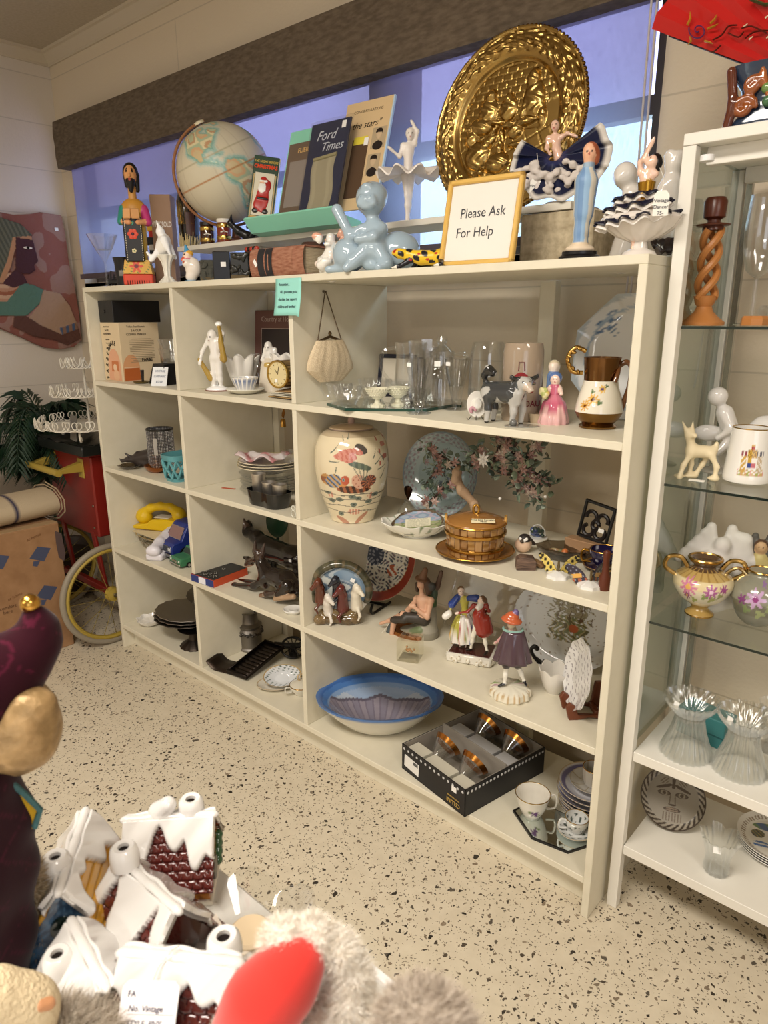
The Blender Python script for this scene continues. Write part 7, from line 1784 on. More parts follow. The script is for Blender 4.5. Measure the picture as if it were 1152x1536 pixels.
# couple
p,m=shelf(702,990,ZC);rz=facing(p,-14)
t=thing('dancing_couple','porcelain lady and red coated gentleman dancing on a scrolled plinth','figurine',p+Vector((0,.02,0)),rz,s=1.12)
mb=MB('ddd8cc').box((0,0,.012),(.115,.085,.024),b=.004);r=rnd(5);mb.build('plinth','glaze',t)
MB('4a2420').box((0,0,.0245),(.103,.072,.003),b=.001).build('brown_ground','glaze',t)
s=Sculpt(.003)
for i in range(40):
 a=2*PI*i/40;s.ell((.058*math.copysign(abs(math.cos(a))**.5,math.cos(a)),.043*math.copysign(abs(math.sin(a))**.5,math.sin(a)),.010+.005*math.sin(i*2.2)),(.006,.005,.007),'e0dacb')
s.build('scroll_moulding','glaze',t,res=.002,fn=lambda x,y,z:'a89878' if math.sin(x*500)*math.sin(z*420+y*300)>.55 else None)
H=.158
s=Sculpt(.005)  # lady
figure(s,H,'ecd6c8','b8b04a','e0dad4','7a5a40',dict(head=(-.22,.02,.945),neck=(-.2,.02,.87),chest=(-.16,.02,.77),hip=(-.14,.02,.58),look=(.5,-1,-.1),sl=(-.26,.02,.84),sr=(-.07,.02,.84),el=(-.34,-.05,.70),wl=(-.36,-.16,.60),er=(.05,.0,.86),wr=(.12,.0,.80),hl=(-.16,0,.5),hr=(-.12,0,.5),kl=(-.16,0,.3),kr=(-.12,0,.3),al=(-.17,-.02,.06),ar=(-.10,0,.06),tl=(-.19,-.06,.02),tr=(-.1,-.05,.02)),at=(0,0,.026),fat=.85)
s.cap((-.27*H,0,.83*H+.026),(-.34*H,-.05*H,.72*H+.026),.008,.010,'23408c');s.cap((-.06*H,0,.85*H+.026),(.03*H,0,.86*H+.026),.008,.010,'23408c');s.cap((-.36*H,-.16*H,.60*H+.026),(-.40*H,-.2*H,.57*H+.026),.009,.009,'e8e4dc')
s.build('lady','glaze',t,res=.002)
mb=MB('ded8d0').lathe([(.012,.115),(.020,.105),(.028,.085),(.033,.06),(.034,.045),(.030,.046)],64,at=(-.026,.003,0),flute=(9,.06),cap=False);mb.paint(lambda x,y,z:('a8a040' if x<-.03 and z>.06 else(['a85a5a','5a6a9a','8a9a5a','c8a060'][int((math.sin(x*300)+1)*1.99)]if math.sin(x*330+z*90)*math.sin(z*330+y*200)>.35 else None)));mb.build('flowered_skirt','glaze',t)
s=Sculpt(.005)  # gentleman
figure(s,H*.97,'ecd6c8','8e2a1e','ded8c8','6a4a34',dict(head=(.14,-.06,.90),neck=(.13,-.06,.83),chest=(.11,-.06,.73),hip=(.10,-.05,.53),look=(-1,-.5,0),sl=(.02,-.10,.80),sr=(.21,-.03,.80),el=(-.06,-.16,.70),wl=(-.20,-.16,.66),er=(.25,.0,.70),wr=(.14,.06,.66),kl=(.03,-.10,.27),al=(.0,-.12,.05),tl=(-.06,-.14,.02),kr=(.20,-.06,.28),ar=(.27,-.12,.05),tr=(.24,-.2,.02),hl=(.07,-.06,.5),hr=(.14,-.05,.5)),at=(0,0,.026),shoe='1c1614',fat=.95)
s.cap((.10*H,-.05*H,.6*H+.026),(.16*H,.0,.36*H+.026),.017,.022,'8e2a1e');s.cap((.20*H,-.02*H,.55*H+.026),(.22*H,.02*H,.34*H+.026),.012,.016,'8e2a1e');s.cap((.12*H,-.09*H,.79*H+.026),(.10*H,-.12*H,.76*H+.026),.006,.005,'e8e4dc');s.cap((.18*H,-.02*H,.86*H+.026),(.19*H,-.0,.78*H+.026),.006,.004,'6a4a34')
s.build('gentleman','glaze',t,res=.002)
# single gentleman from behind
p,m=shelf(755,1050,ZC);rz=facing(p,0);H=.183
t=thing('caped_gentleman','porcelain gentleman in a plum cape and orange hat walking away on a round scrolled base','figurine',p+Vector((0,.03,0)),rz,s=1.14)
mb=MB('e2dcca').lathe([(1e-4,0),(.042,0),(.046,.006),(.044,.018),(.036,.024),(1e-4,.027)],80,flute=(11,.04));mb.paint(lambda x,y,z:'b89a6c' if z<.02 and math.hypot(x,y)>.038 and math.sin(math.atan2(y,x)*22)*math.sin(z*420)>.45 else('7f9a5c' if z>.02 and math.sin(x*170+1)*math.sin(y*170)>.75 else('b888a0' if z>.02 and math.sin(x*140)*math.sin(y*150+2)>.85 else None)));mb.build('base','glaze',t)
s=Sculpt(.005)
figure(s,H*.86,'e8cdbc','d8a0a0','e8e4d8','d8c8a8',dict(head=(-.03,0,.93),look=(-.6,.8,0),neck=(-.02,0,.86),kl=(-.07,-.02,.28),al=(-.08,-.06,.05),tl=(-.16,-.10,.03),kr=(.10,.02,.28),ar=(.19,.0,.08),tr=(.22,-.07,.06),hl=(-.05,0,.5),hr=(.04,0,.5),el=(-.18,.04,.66),wl=(-.22,.10,.60),er=(.16,.06,.68),wr=(.10,.12,.66)),at=(0,0,.025),shoe='16131a')
s.cap((-.03*H,0,.40*H+.02),(-.06*H,-.01*H,.33*H+.02),.014,.012,'2a1e26');s.cap((.03*H,0,.40*H+.02),(.07*H,0,.33*H+.02),.014,.012,'2a1e26')
s.build('figure_body','glaze',t,res=.002)
mb=MB('4e3a44');P=[]
for i in range(16):
 q=i/15;z=.86*H*(.86-.46*q)+.025+.0;rr=.020+.020*q**.8;P.append([(rr*1.0*math.cos(R_(a))*(1+.08*math.sin(R_(a)*9)*q)+.002,-rr*.75*math.sin(R_(a))*(1+.08*math.sin(R_(a)*9)*q)-.003,z)for a in range(-25,206,7)])
mb.grid(P).build('plum_cape','glaze',t,solid=.002)
MB('8ab0a8').tube([(.021*math.cos(R_(a)),-.016*math.sin(R_(a)),.86*H*.86+.026)for a in range(-20,201,20)],.003,8).build('collar','glaze',t)
s=Sculpt(.005);hz=.86*H*.97+.030;s.ell((-.004,0,hz),(.023,.021,.008),'c2603c',rot=(0,R_(10),0));s.ell((-.004,0,hz+.007),(.015,.014,.012),'c2603c');s.ell((.004,.0,hz+.018),(.007,.006,.008),'6a5a8a');s.build('orange_hat','glaze',t,res=.0022)
# glass bowl-leaning tray at back
p=on(720,900,y=.30)
t=thing('square_glass_tray','clear square glass tray leaning at the back behind the figurines','tray',(p.x,.28,ZC),rot=(R_(-16),R_(6),R_(6)));mb=MB().box((0,0,.12),(.22,.006,.24),b=.003);mb.build('tray_sheet','clear_glass',t,smooth=False);MB().tube([(-.11,0,.01),(.11,0,.01),(.11,0,.235),(-.11,0,.235)],.006,8,closed=True).build('rolled_rim','clear_glass',t)
# big leaning platter with a landscape
def wood_(x,y):
 n1,n2=math.sin(x*31+y*9+2*math.sin(y*19)),math.sin(y*37-x*11+2*math.sin(x*15))
 if abs(x)<.34+.1*n1 and-.45<y<.62:
  if y>-.05 and(abs(math.sin(x*15+.4*n1))<.17):return '5a4838'
  if y>.12:return['8a8468','9a957c','7a7460',None][int((n1*n2+1)*1.99)]
  if math.hypot(x-.08,y+.12)<.09:return 'b0603c'
  return['6e7450','8a8c66','a89a70','5f5c40'][int((n1+1)*1.99)]if n1*n2>-.5 else None
 if n1*n2>.9:return '8a7a68'
p=on(850,935,y=.30);RP=.135
t=thing('landscape_platter','large white platter painted with woodland trees standing at the back right','platter',(p.x,.30,ZC),rot=(R_(-13),0,R_(6)))
mb=plate_mb(RP,.016,'d3d6d8',wood_,seg=160,rings=50,well=.80,wob=lambda a,k,r_,z:(r_*.05*abs(math.cos(2*a)),0));o=mb.build('platter_dish','glaze',t,ang=60);o.matrix_local=Matrix.Translation((0,0,RP*.93))@Euler((R_(90),0,0)).to_matrix().to_4x4()@Matrix.Diagonal((1.12,.92,1,1))
sticker(t,(-.07,-.012,.19),.014,.014)
p,m=put(800,975,z=ZC,y=.20)
t=thing('scroll_plate_stand','black scrolled plate stand arm in front of the landscape platter','plate stand',(p.x-.012,.235,ZC),facing(p))
k=.001
MB('0e0c0d').tube(spl([(.02,.06,.006),(.03,.0,.012),(.022,-.02,.022),(.0,-.024,.045),(-.012,-.022,.066),(-.005,-.022,.078),(.006,-.02,.07)],6),[.005]*30+[.007]*7,8).build('scroll_arm','gloss',t);MB('0e0c0d').box((.05,.05,.006),(.10,.012,.010),b=.002).build('crosspiece','gloss',t)
# egg shell bowl
p,m=shelf(822,1044,ZC);
t=crinkle('eggshell_bowl','white porcelain bowl shaped like a cracked eggshell',p+Vector((0,.03,0)),.040,.060,7,'e2ddd4',amp=.04,leaf=.22)
# plate on wooden stand
p,m=shelf(868,1078,ZC);pxx=min(p.x,A3-.07)
t=thing('wooden_plate_stand','reddish brown carved wooden plate stand by the right panel','plate stand',(pxx,p.y+.035,ZC),facing(p,-70))
for q in(-1,1):MB('6e3a22').prism([(-.05,0),(-.058,.03),(-.05,.045),(-.036,.036),(-.028,.014),(.02,.010),(.028,.07),(.044,.07),(.05,0),(.03,.0),(.0,.006),(-.03,.0)],.012,'yz',at=(q*.026,0,0)).build('side_bracket','wood',t,bev=.002,ang=30)
MB('6e3a22').box((0,.02,.012),(.05,.012,.014),b=.002).build('crosspiece','wood',t)
t2=thing('sprigged_plate','white scalloped plate with small grey sprigs seen edge on in the wooden stand','plate',(pxx,p.y+.035,ZC+.0165),facing(p,-70))
mb=plate_mb(.085,.014,'dedcda',lambda x,y:'8a8488' if math.sin(x*17+1)*math.sin(y*19)*math.sin(x*41+y*37)>.42 else None,seg=160,rings=36,wob=lambda a,k,r_,z:(r_*.03*math.cos(10*a),0));o=mb.build('plate_dish','glaze',t2,ang=60);o.matrix_local=Matrix.Translation((0,-.012,.085))@Euler((R_(80),0,0)).to_matrix().to_4x4()
# ================================================================ ROW 4
p,m=shelf(216,940,ZD);crinkle('scallop_shell_dish','white scalloped shell dish at the left end of the bottom shelf',p+Vector((.0,.03,0)),.052,.028,8,cat='dish',amp=.08,leaf=.15)
S1='8f8a84'
def silver_dish(lab,p,R0,z,hgt,oval=.8,c='857f78',rz=0,foot=None,nm='silver_tray',group=None,cat='tray'):
 t=thing(nm,lab,cat,(p[0],p[1],z),rz,group);MB(c).lathe([(1e-4,.001),(R0*.6,0),(R0*.8,hgt*.5),(R0,hgt),(R0*.98,hgt+.002),(R0*.78,hgt*.5+.003),(R0*.6,.004),(1e-4,.004)],96,oval=(1,oval),wob=lambda a,k,r_,q:(r_*.02*math.cos(16*a)*(r_>R0*.9),0)).build('dish','worn_metal',t);return t
c0=(A1-.135,.13)
t=thing('silver_cake_stand','tarnished silver pedestal stand with an ornate domed foot','cake stand',(.43,.085,ZD),0)
MB('4a423c').lathe([(1e-4,0),(.056,0),(.058,.004),(.050,.012),(.035,.022),(.020,.032),(.017,.05),(.022,.062),(.055,.072),(.062,.078),(1e-4,.078)],72,flute=(14,.03,lambda z:max(0,1-z/.04)),oval=(1,.9)).build('pedestal','worn_metal',t)
z=ZD+.0785
for i,lab in enumerate(('lowest dark silver tray resting on the pedestal stand','second silver tray of the stack on the pedestal stand','topmost wide silver tray of the stack on the pedestal stand')):
 silver_dish(lab,(.335,.105+.004*i),.135,z,.016,.8,['6a645e','8a847e','a8a29c'][i],group='silver trays on the pedestal');z+=.0125
z+=.006
_a=silver_dish('round silver dish standing at an angle behind the stacked trays',(.44,.17),.072,z,.018,.8,'a09c98',nm='silver_dish',cat='dish')
_b=silver_dish('oval silver dish leaning highest behind the stacked trays',(.36,.20),.08,z,.018,.7,'8f8b88',nm='silver_dish',cat='dish')
_a.rotation_euler=(R_(24),0,R_(30));_b.rotation_euler=(R_(28),0,R_(20));_a.location.z+=.026;_b.location.z+=.034
# bay 2
p,m=put(377,978,z=ZD,y=.23);H=.155
t=thing('pewter_tankard','dark pewter lidded tankard with grape moulding and a curved handle','tankard',p,facing(p,185))
mb=MB('8a8580').lathe([(1e-4,0),(.048,0),(.050,.006),(.044,.012),(.046,H*.45),(.050,H*.5),(.044,H*.58),(.048,H*.66),(.034,H*.72),(.030,H*.95),(.034,H),(.028,H),(.024,H*.8),(1e-4,H*.6)],56);mb.build('tankard_body','worn_metal',t)
MB('57534f').tube(spl([(.047,0,H*.60),(.075,0,H*.62),(.082,0,H*.35),(.070,0,H*.1),(.048,0,H*.12)]),.006,8).build('handle','worn_metal',t)
s=Sculpt(.003);r=rnd(7);[s.ell((.048*math.cos(a),.048*math.sin(a),H*.5+r.uniform(-.01,.008)),.006,'57534f')for a in[R_(12*k)for k in range(30)]];s.build('grape_moulding','worn_metal',t,res=.0024)
p=on(425,940,z=ZD)
t=thing('iron_cookware','black cast iron trivet and pan pieces at the back of the bottom bay','cookware',(A2-.10,.30,ZD),-10)
MB('151414').box((.02,.02,.085),(.13,.02,.055),rot=(0,R_(18),0),b=.006).build('pan_back','satin',t);MB('1c1b1b').lathe([(1e-4,0),(.055,0),(.06,.02),(.056,.02),(.05,.005),(1e-4,.004)],40,at=(0,-.02,.0)).build('pan','satin',t);MB('6a6a6c').box((.06,.0,.10),(.04,.012,.03),rot=(0,R_(20),0),b=.002).build('grey_bracket','satin',t);MB('151414').box((-.0,.03,.03),(.1,.012,.062),b=.004).build('upright','satin',t)
p,m=shelf(424,990,ZD);wx=min(p.x+.004,A2-.06)
t=thing('cast_iron_cannon','miniature black cannon with a spoked wheel lying towards the front','ornament',(wx,p.y+.05,ZD),facing(p,5))
w_=MB('1d1c1c').tube([(.044*math.cos(2*PI*j/40),.0,.044*math.sin(2*PI*j/40))for j in range(40)],.0045,8,closed=True);w_=w_.build('wheel','satin',t)
for j in range(12):a=2*PI*j/12;MB('1d1c1c').tube([(0,0,0),(.042*math.cos(a),0,.042*math.sin(a))],.002,6).build('spoke','satin',w_)
MB('1d1c1c').lathe([(1e-4,-.008),(.010,-.008),(.010,.008),(1e-4,.008)],20,rot=(R_(90),0,0)).build('hub','satin',w_)
w_.location=(0,0,.036);w_.rotation_euler=(R_(-52),0,0)
MB('242323').tube([(-.07,.02,.052),(-.03,.01,.045),(.03,.01,.036)],[.008,.010,.012],14).build('barrel','satin',t);MB('1d1c1c').box((0,.03,.012),(.03,.09,.02),b=.003).build('carriage','satin',t)
# tin crumb trays / grater
q0,q1=on(303,1003,z=ZD),on(388,1022,z=ZD)
p=on(352,1005,z=ZD)
t=thing('metal_slicer','dark tin grater board with ridged plate and a curled lip, hanging over the shelf front','grater',(q0.x+.005,.035,ZD),16)
a=MB('453c36');P=[[(x,y,.003+(.030*((.045-x)/.045)**2 if x<.045 else 0))for x in[.0+.010*k for k in range(14)]]for y in(-.03,.0,.03,.06)];a.grid(P);a=a.build('curled_sheet','worn_metal',t,solid=.0015)
for i in range(2):
 for j in range(4):MB('cfcac2').ball((.085+.016*i,-.012+.018*j,.0048),(.003,.0035,.001),seg=10,rings=5).build('hole','satin',a)
b_=MB('3c3530');P=[]
for i in range(56):
 y=-.035+.20*i/55;P.append([(x,y,.0+.0022*math.sin(i*1.25))for x in(-.045,-.02,.02,.045)])
b_.grid(P);b_=b_.build('ridged_plate','worn_metal',t,solid=.002);b_.location=(.155,.0,.020);b_.rotation_euler=(R_(10),0,R_(-8))
for x in(-.047,.047):MB('2c2623').box((x,.065,.003),(.007,.21,.014),b=.002).build('side_rail','worn_metal',b_)
for y in(-.038,.168):MB('2c2623').box((0,y,.003),(.10,.008,.018),b=.002).build('end_rail','worn_metal',b_)
# oval dishes
p,m=shelf(412,1035,ZD)
t=thing('gilt_oval_dish','cream oval china dish with a gold shield mark at the front of the bottom shelf','dish',p+Vector((-.012,.025,0)),facing(p));plate_mb(.074,.012,'ded8ca',lambda x,y:('b08a4a' if math.hypot(x,y)>.95 or(abs(x+.1)<.22 and abs(y+.74)<.07)else None),seg=80,rings=18,well=.6).build('dish','glaze',t).scale=(1,.72,1)
t=thing('floral_oval_bowl','white oval china bowl with green and blue sprigs leaning inside the gold edged dish','bowl',(p.x-.012,p.y+.045,ZD+.022),rot=(R_(38),0,R_(facing(p,6))));mb=plate_mb(.068,.024,'dde0e4',lambda x,y:('b89a60' if math.hypot(x,y)>.965 else('6a7a74' if math.hypot(x,y)>.6 and math.sin(x*21+y*9)*math.sin(y*23)>.42 else None)),seg=120,rings=30,well=.35);mb.build('bowl_body','glaze',t).scale=(1,.62,1)
p,m=shelf(441,1046,ZD);cx_=min(p.x,A2-.048)
t=thing('lidded_sugar_bowl','small cream china sugar bowl with a looped gold lid handle by the divider','sugar bowl',(cx_,p.y+.035,ZD),facing(p,20));MB('dedace').lathe([(1e-4,0),(.022,0),(.024,.004),(.040,.025),(.041,.036),(.037,.036),(1e-4,.02)],48).build('bowl','glaze',t);MB('dad4c4').lathe([(.040,.037),(.030,.046),(.012,.052),(1e-4,.053)],48,cap=False).build('lid','glaze',t);rim_ring(MB('b08a4a'),.0405,.0365,.0016).build('gilt_rim','metal',t);MB('c8b08a').tube(arc((0,.064),.012,-70,250,16),.003,8).build('lid_loop','glaze',t);MB('dedace').tube(spl([(-.038,0,.033),(-.058,0,.036),(-.056,0,.018),(-.036,0,.016)]),.0026,8).build('handle','glaze',t)
# big blue bowl
p,m=shelf(566,1100,ZD);RR=.195;
t=thing('blue_shell_bowl','very large oval china bowl with blue rim and a grey scallop shell painted inside','bowl',(1.375,.158,ZD),rot=(0,0,R_(41)),s=1.05)
def bowlc(x,y,rr):return None
outp=[(1e-4,.003),(.40,0),(.44,.004),(.60,.022),(.80,.058),(.92,.084),(1.0,.099),(1.0,.104)]
inp=[(.93,.101),(.84,.088),(.76,.074),(.66,.058),(.54,.042),(.40,.028),(.24,.020),(.12,.017),(1e-4,.016)]
fine=[(inp[i][0]*(1-k/6)+inp[i+1][0]*k/6,inp[i][1]*(1-k/6)+inp[i+1][1]*k/6)for i in range(len(inp)-1)for k in range(6)]
prof=outp+fine+[inp[-1]]
mb=MB('d8d4c8').lathe([(a*RR,b)for a,b in prof],300,oval=(1.0,.72),wob=lambda a,k,r_,z:(r_*.003*math.cos(14*a)*(z>.08),0))
for i in range(len(mb.v)):
 row=i//300;x,y,z=mb.v[i];x/=RR;y/=RR*.72;rr=math.hypot(x,y);c=None
 if row<8:c='4f78b4' if rr>.95 else None
 else:
  c='3f69ac' if rr>.90 else('4f7cbc' if rr>.82 else('86a4cc' if rr>.76 else('b8c4d4' if y<.5 else '9fb4d2')))
  dx,dy=x*.80,y+.84;ra=math.hypot(dx,dy);an=math.atan2(dy,dx);lim=1.46-.50*abs(math.cos(an))+.03*abs(math.sin(an*11))
  if rr<.80 and ra<lim:c=['8a8494','7d7686','978f9b'][int((math.sin(an*44)+1)*1.49)]if ra<lim-.05 else '655f6e'
  if rr<.80 and ra<.16:c='a58a5a'
 if c:mb.k[i]=lin(c)
mb.build('bowl_body','glaze',t)
# Cellini box: open carton of martini glasses
q0,q1,q2=on(603,1152,z=ZD),on(697,1226,z=ZD),on(789,1122,z=ZD)
t=thing('glass_gift_box','open black CELLINI gift box holding gold rimmed martini glasses','box',(q1.x,q1.y,ZD),math.degrees(math.atan2(q1.y-q0.y,q1.x-q0.x)))
W=(q1-q0).length;D=.315;Hb=.083;th_=.003
for(c_,sz,nm)in(((-W/2,D/2,th_/2),(W,D,th_),'bottom'),((-W/2,th_/2,Hb/2),(W,th_,Hb),'front_wall'),((-W/2,D-th_/2,Hb/2),(W,th_,Hb),'back_wall'),((-W+th_/2,D/2,Hb/2),(th_,D,Hb),'side_wall'),((-th_/2,D/2,Hb/2),(th_,D,Hb),'side_wall')):
 MB('17161a').box(c_,sz).build(nm,'satin',t,smooth=False)
for(c_,sz)in(((-W/2,D/2,th_+.001),(W-.008,D-.008,.002)),((-W+th_+.001,D/2,Hb/2),(.002,D-.008,Hb+.0005)),((-th_-.001,D/2,Hb/2),(.002,D-.008,Hb+.0005)),((-W/2,D*.5,Hb*.55),(W-.008,.004,Hb*1.1)),((-W/2,D-th_-.001,Hb/2),(W-.008,.002,Hb))):
 MB('8f887e').box(c_,sz).build('liner','matte',t,smooth=False)
for k,yy_ in enumerate((.035,D*.5+.045)):
 c1='c9c4b4' if k==0 else 'b4b3b4'
 for(x0,x1)in((-W+.008,-W*.73),(-W*.69,-W*.31),(-W*.27,-.008)):MB(c1).box(((x0+x1)/2,yy_,Hb*.42),(x1-x0,.042,Hb*.84),b=.001).build('divider_block','matte',t,smooth=False)
for k in range(14):MB('c8c8c8').ball((-W*.04-W*.92*k/13,-.0006,Hb*.86),(.0042,.0008,.0042),seg=12,rings=6).build('printed_dot','gloss',t)
for k in range(22):MB('c8c8c8').ball((.0006,D*.03+D*.94*k/21,Hb*.86),(.0008,.0042,.0042),seg=12,rings=6).build('printed_dot','gloss',t)
text('CELLINI',.018,t,(-W*.17,-.0008,Hb*.22),(R_(90),R_(180),0),'c9a85a',xs=.85);text('MARTINI GLASSES',.006,t,(-W*.17,-.0008,Hb*.40),(R_(90),R_(180),0),'c9a85a')
MB('e6e4e0').box((-W*.83,-.001,Hb*.42),(W*.24,.001,Hb*.46),rot=(0,R_(4),0)).build('torn_label','matte',t,smooth=False)
for k in range(9):MB('2a2a2a').box((-W*.80+.0024*k,-.0019,Hb*.55),(.0012,.0006,.010)).build('barcode_bar','matte',t,smooth=False)
MB('f0eeea').box((-W*.16,-.0012,Hb*.74),(.018,.001,.016)).build('price_sticker','matte',t,smooth=False)
Rz=Matrix.Rotation(R_(math.degrees(math.atan2(q1.y-q0.y,q1.x-q0.x))),3,'Z')
base=Vector((q1.x,q1.y,ZD))
for(x,y,lab)in((-W*.71,.035,'gold rimmed martini glass at the front left of the black gift box'),(-W*.29,.035,'gold rimmed martini glass at the front right of the black gift box'),(-W*.71,D*.5+.045,'gold rimmed martini glass at the back left of the black gift box'),(-W*.29,D*.5+.045,'gold rimmed martini glass at the back right of the black gift box')):
 g=thing('boxed_martini_glass',lab,'glass',base+Rz@Vector((x,y,Hb*.45)),rot=(R_(-62),0,R_(math.degrees(math.atan2(q1.y-q0.y,q1.x-q0.x)))),group='martini glasses in the black gift box')
 MB().lathe([(.0035,-.03),(.003,.0),(.006,.010),(.028,.055),(.044,.088),(.0425,.088),(.026,.055),(.001,.012)],48,cap=False).build('bowl','clear_glass',g)
 MB('b87a3a').lathe([(.0375,.0745),(.0446,.0885),(.0436,.0885),(.0365,.0745)],48,cap=False).build('gold_rim','metal',g)
# stack of plates with cup
p=on(838,1190,z=ZD);px_,py_=A3-.098,.235
z=ZD;GP='violet banded china plates'
cols=['2e2a48','d8d6dc','4a4468','d8d6dc','8f8aa0','c9c8d0','75708c']
def band(c):return lambda x,y:(c if.78<math.hypot(x,y)<.95 else('b89a5c' if math.hypot(x,y)>=.97 else None))
labs=['lowest of the violet banded plates stacked in the bottom right corner','second from bottom of the violet banded plates in the corner','third from bottom of the violet banded plates in the corner','fourth from bottom of the violet banded plates in the corner','fifth from bottom, wider violet banded plate in the corner','shallow violet rimmed bowl on the plate stack in the corner','topmost violet banded plate of the stack in the corner']
for i in range(7):
 t=thing('banded_plate',labs[i],'plate',(px_,py_,z),0,GP);R0=[.084,.085,.084,.086,.090,.088,.086][i]
 plate_mb(R0,.017 if i<4 else.022,'d6d5da',band(['3a3560','3a3560','4a4468','3a3560','8a86a8','9a97b4','6a6590'][i]),seg=96,rings=22,well=.55).build('plate_dish','glaze',t);z+=.0085 if i<4 else.013
t=thing('corner_saucer','white gold lined saucer on top of the plate stack','saucer',(px_,py_,z+.001),0);plate_mb(.058,.012,'dcdad6',lambda x,y:'b8a888' if abs(math.sin(4*math.atan2(y,x)))<.05 or math.hypot(x,y)>.96 else None,seg=96,rings=20).build('saucer_dish','glaze',t)
teacup('white_mug_cup','straight white gold lined teacup on the saucer crowning the plate stack','cup',(px_+.004,py_,z+.0058),18,.031,.052,'dedcda',lambda a,q:'b8b0a4' if abs(math.sin(4*a))<.04 else None,'b8893a','b8893a',foot=.82)
# mirror tray octagon
P4=[on(u,v,z=ZD+.004)for u,v in((769,1216),(797,1257),(852,1279),(880,1270))]
P4[3].x=min(P4[3].x,A3-.004);cx,cy=P4[1].x+.06,P4[1].y+.09
pl=[(q.x-cx,q.y-cy)for q in P4]+[(A3-.006-cx,P4[3].y+.10-cy),(A3-.05-cx,P4[0].y+.085-cy),(P4[0].x+.02-cx,P4[0].y+.075-cy)]
t=thing('octagonal_mirror','dark edged octagonal mirror tray at the front right of the bottom shelf','mirror tray',(cx,cy,ZD),0)
mat('black_edge','131214',.2);MB('131214').prism(pl,.006,'xy',off=.003).build('mirror_base','black_edge',t,smooth=False);MB('ffffff').prism([(a*.95,b*.95)for a,b in pl],.0005,'xy',off=.0062).build('mirror_surface','mirror',t,smooth=False)
MZ=ZD+.0066
p,m=put(796,1226,z=MZ);
teacup('violet_teacup','white footed teacup with violet flowers and a curly handle on the octagonal mirror','cup',p+Vector((-.004,.012,0)),facing(p,15),.043,.066,'e2ddd2',lambda a,q:('6a4a7a' if flowers([(0,0,.17,'x',None,5)])(((a+PI/2+PI)%(2*PI)-PI)*.5,q-.42)else('7a8a5a' if flowers([(.16,-.1,.09,'x',None,3),(-.18,.08,.09,'x',None,3)])(((a+PI/2+PI)%(2*PI)-PI)*.5,q-.42)else None)),None,'c8a868',foot=.55,flare=.15)
p,m=put(856,1255,z=MZ);px2=min(p.x,A3-.046)
t=thing('ivy_saucer','white saucer with grey green ivy leaves on the octagonal mirror','saucer',(px2,p.y+.022,MZ),0);fi=lambda x,y:('b89a60' if math.hypot(x,y)>.965 else('56615a' if math.hypot(x,y)>.45 and math.sin(x*11+2)*math.sin(y*12+1)+.4*math.sin(x*23)*math.sin(y*27)>.5 else None))
plate_mb(.045,.009,'dfe0de',fi,seg=100,rings=26,well=.5).build('saucer_dish','glaze',t)
teacup('ivy_teacup','white teacup with grey green ivy leaves on the ivy saucer','cup',(px2+.002,p.y+.024,MZ+.0052),facing(p,200),.030,.040,'dfe0de',lambda a,q:'4f5a55' if q<.75 and math.sin(a*6)*math.sin(q*9+1)+.5*math.sin(a*13)>.55 else None,None,'c8a868',foot=.6)
# ================================================================ CABINET CONTENTS
def cab(u,v,z):return put(u,v,z=z)
# red fan in a glazed planter on the cabinet top
t=thing('glazed_planter','glazed pottery planter with brown scrolls and green leaves on the cabinet top','planter',(2.268+.10,.155,H2+.001),4)
a=[]
for q,zz in((.92,0),(.94,.008),(.80,.03),(.84,.06),(.98,.085),(1.0,.098),(.93,.098),(.90,.08),(.72,.03),(.0,.02)):
 a.append([(.118*q*math.copysign(abs(math.cos(2*PI*j/64))**.35,math.cos(2*PI*j/64)),.062*q*math.copysign(abs(math.sin(2*PI*j/64))**.35,math.sin(2*PI*j/64)),zz)for j in range(64)])
mb=MB('26344a').grid(a,cv=True);mb.f.append(tuple(range(64)));mb.build('planter_body','glaze',t)
s=Sculpt(.006)
for(x,z,rr)in((-.085,.03,.018),(-.075,.062,.014)):s.chain([(x+rr*math.cos(q)*(1-q/9),-.056,z+rr*math.sin(q)*(1-q/9))for q in np.linspace(0,7,14)],.0045,'8a4a22')
s.chain([(-.11,-.052,.005),(-.104,-.054,.04),(-.112,-.054,.09)],.008,'5a2c1c');s.cap((-.062,-.057,.085),(-.045,-.058,.03),.005,.004,'a05a2c')
s.build('brown_scrolls','glaze',t,res=.0025)
s=Sculpt(.006)
for k in range(7):an=R_(70+34*k);s.cap((-.015,-.058,.05),(-.015+.038*math.cos(an),-.056,.05+.036*math.sin(an)),.006,.009,['3f6a44','6a8a4a'][k%2])
for k in range(5):s.cap((.055,-.058,.045),(.055+.03*math.cos(1.2*k),-.056,.045+.03*math.sin(1.2*k)),.006,.009,'3f6a44')
s.ell((.022,-.06,.035),.010,'c8a030');s.ell((.03,-.06,.05),.008,'c23a2a');s.build('green_leaves','glaze',t,res=.0025)
fp=on(1175,150,y=.16)
t=thing('red_fan','large red folding fan painted with a dragon and spiral flames above the cabinet','fan',(2.40,.165,H2+.045),0)
cen=(0.0,0.0)
def fanP(a,r,y=0):return(r*math.cos(a),y,r*math.sin(a))
yF=.165;T=lambda u,v:(on(u,v,y=yF).x-2.40,on(u,v,y=yF).z-(H2+.045))
c1=T(976,42);R1=math.hypot(*c1);A0_=math.atan2(c1[1],c1[0]);A0_=max(A0_,0)+0
mb=MB('b81e1c');P=[];n=36;a_lo,a_hi=math.atan2(c1[1],c1[0]),.35
for i in range(n+1):
 a=a_lo+(a_hi-a_lo)*i/n;P.append([fanP(a,q,(-.006 if i%2 else.006)*(q/R1))for q in np.linspace(R1*.30,R1,24)])
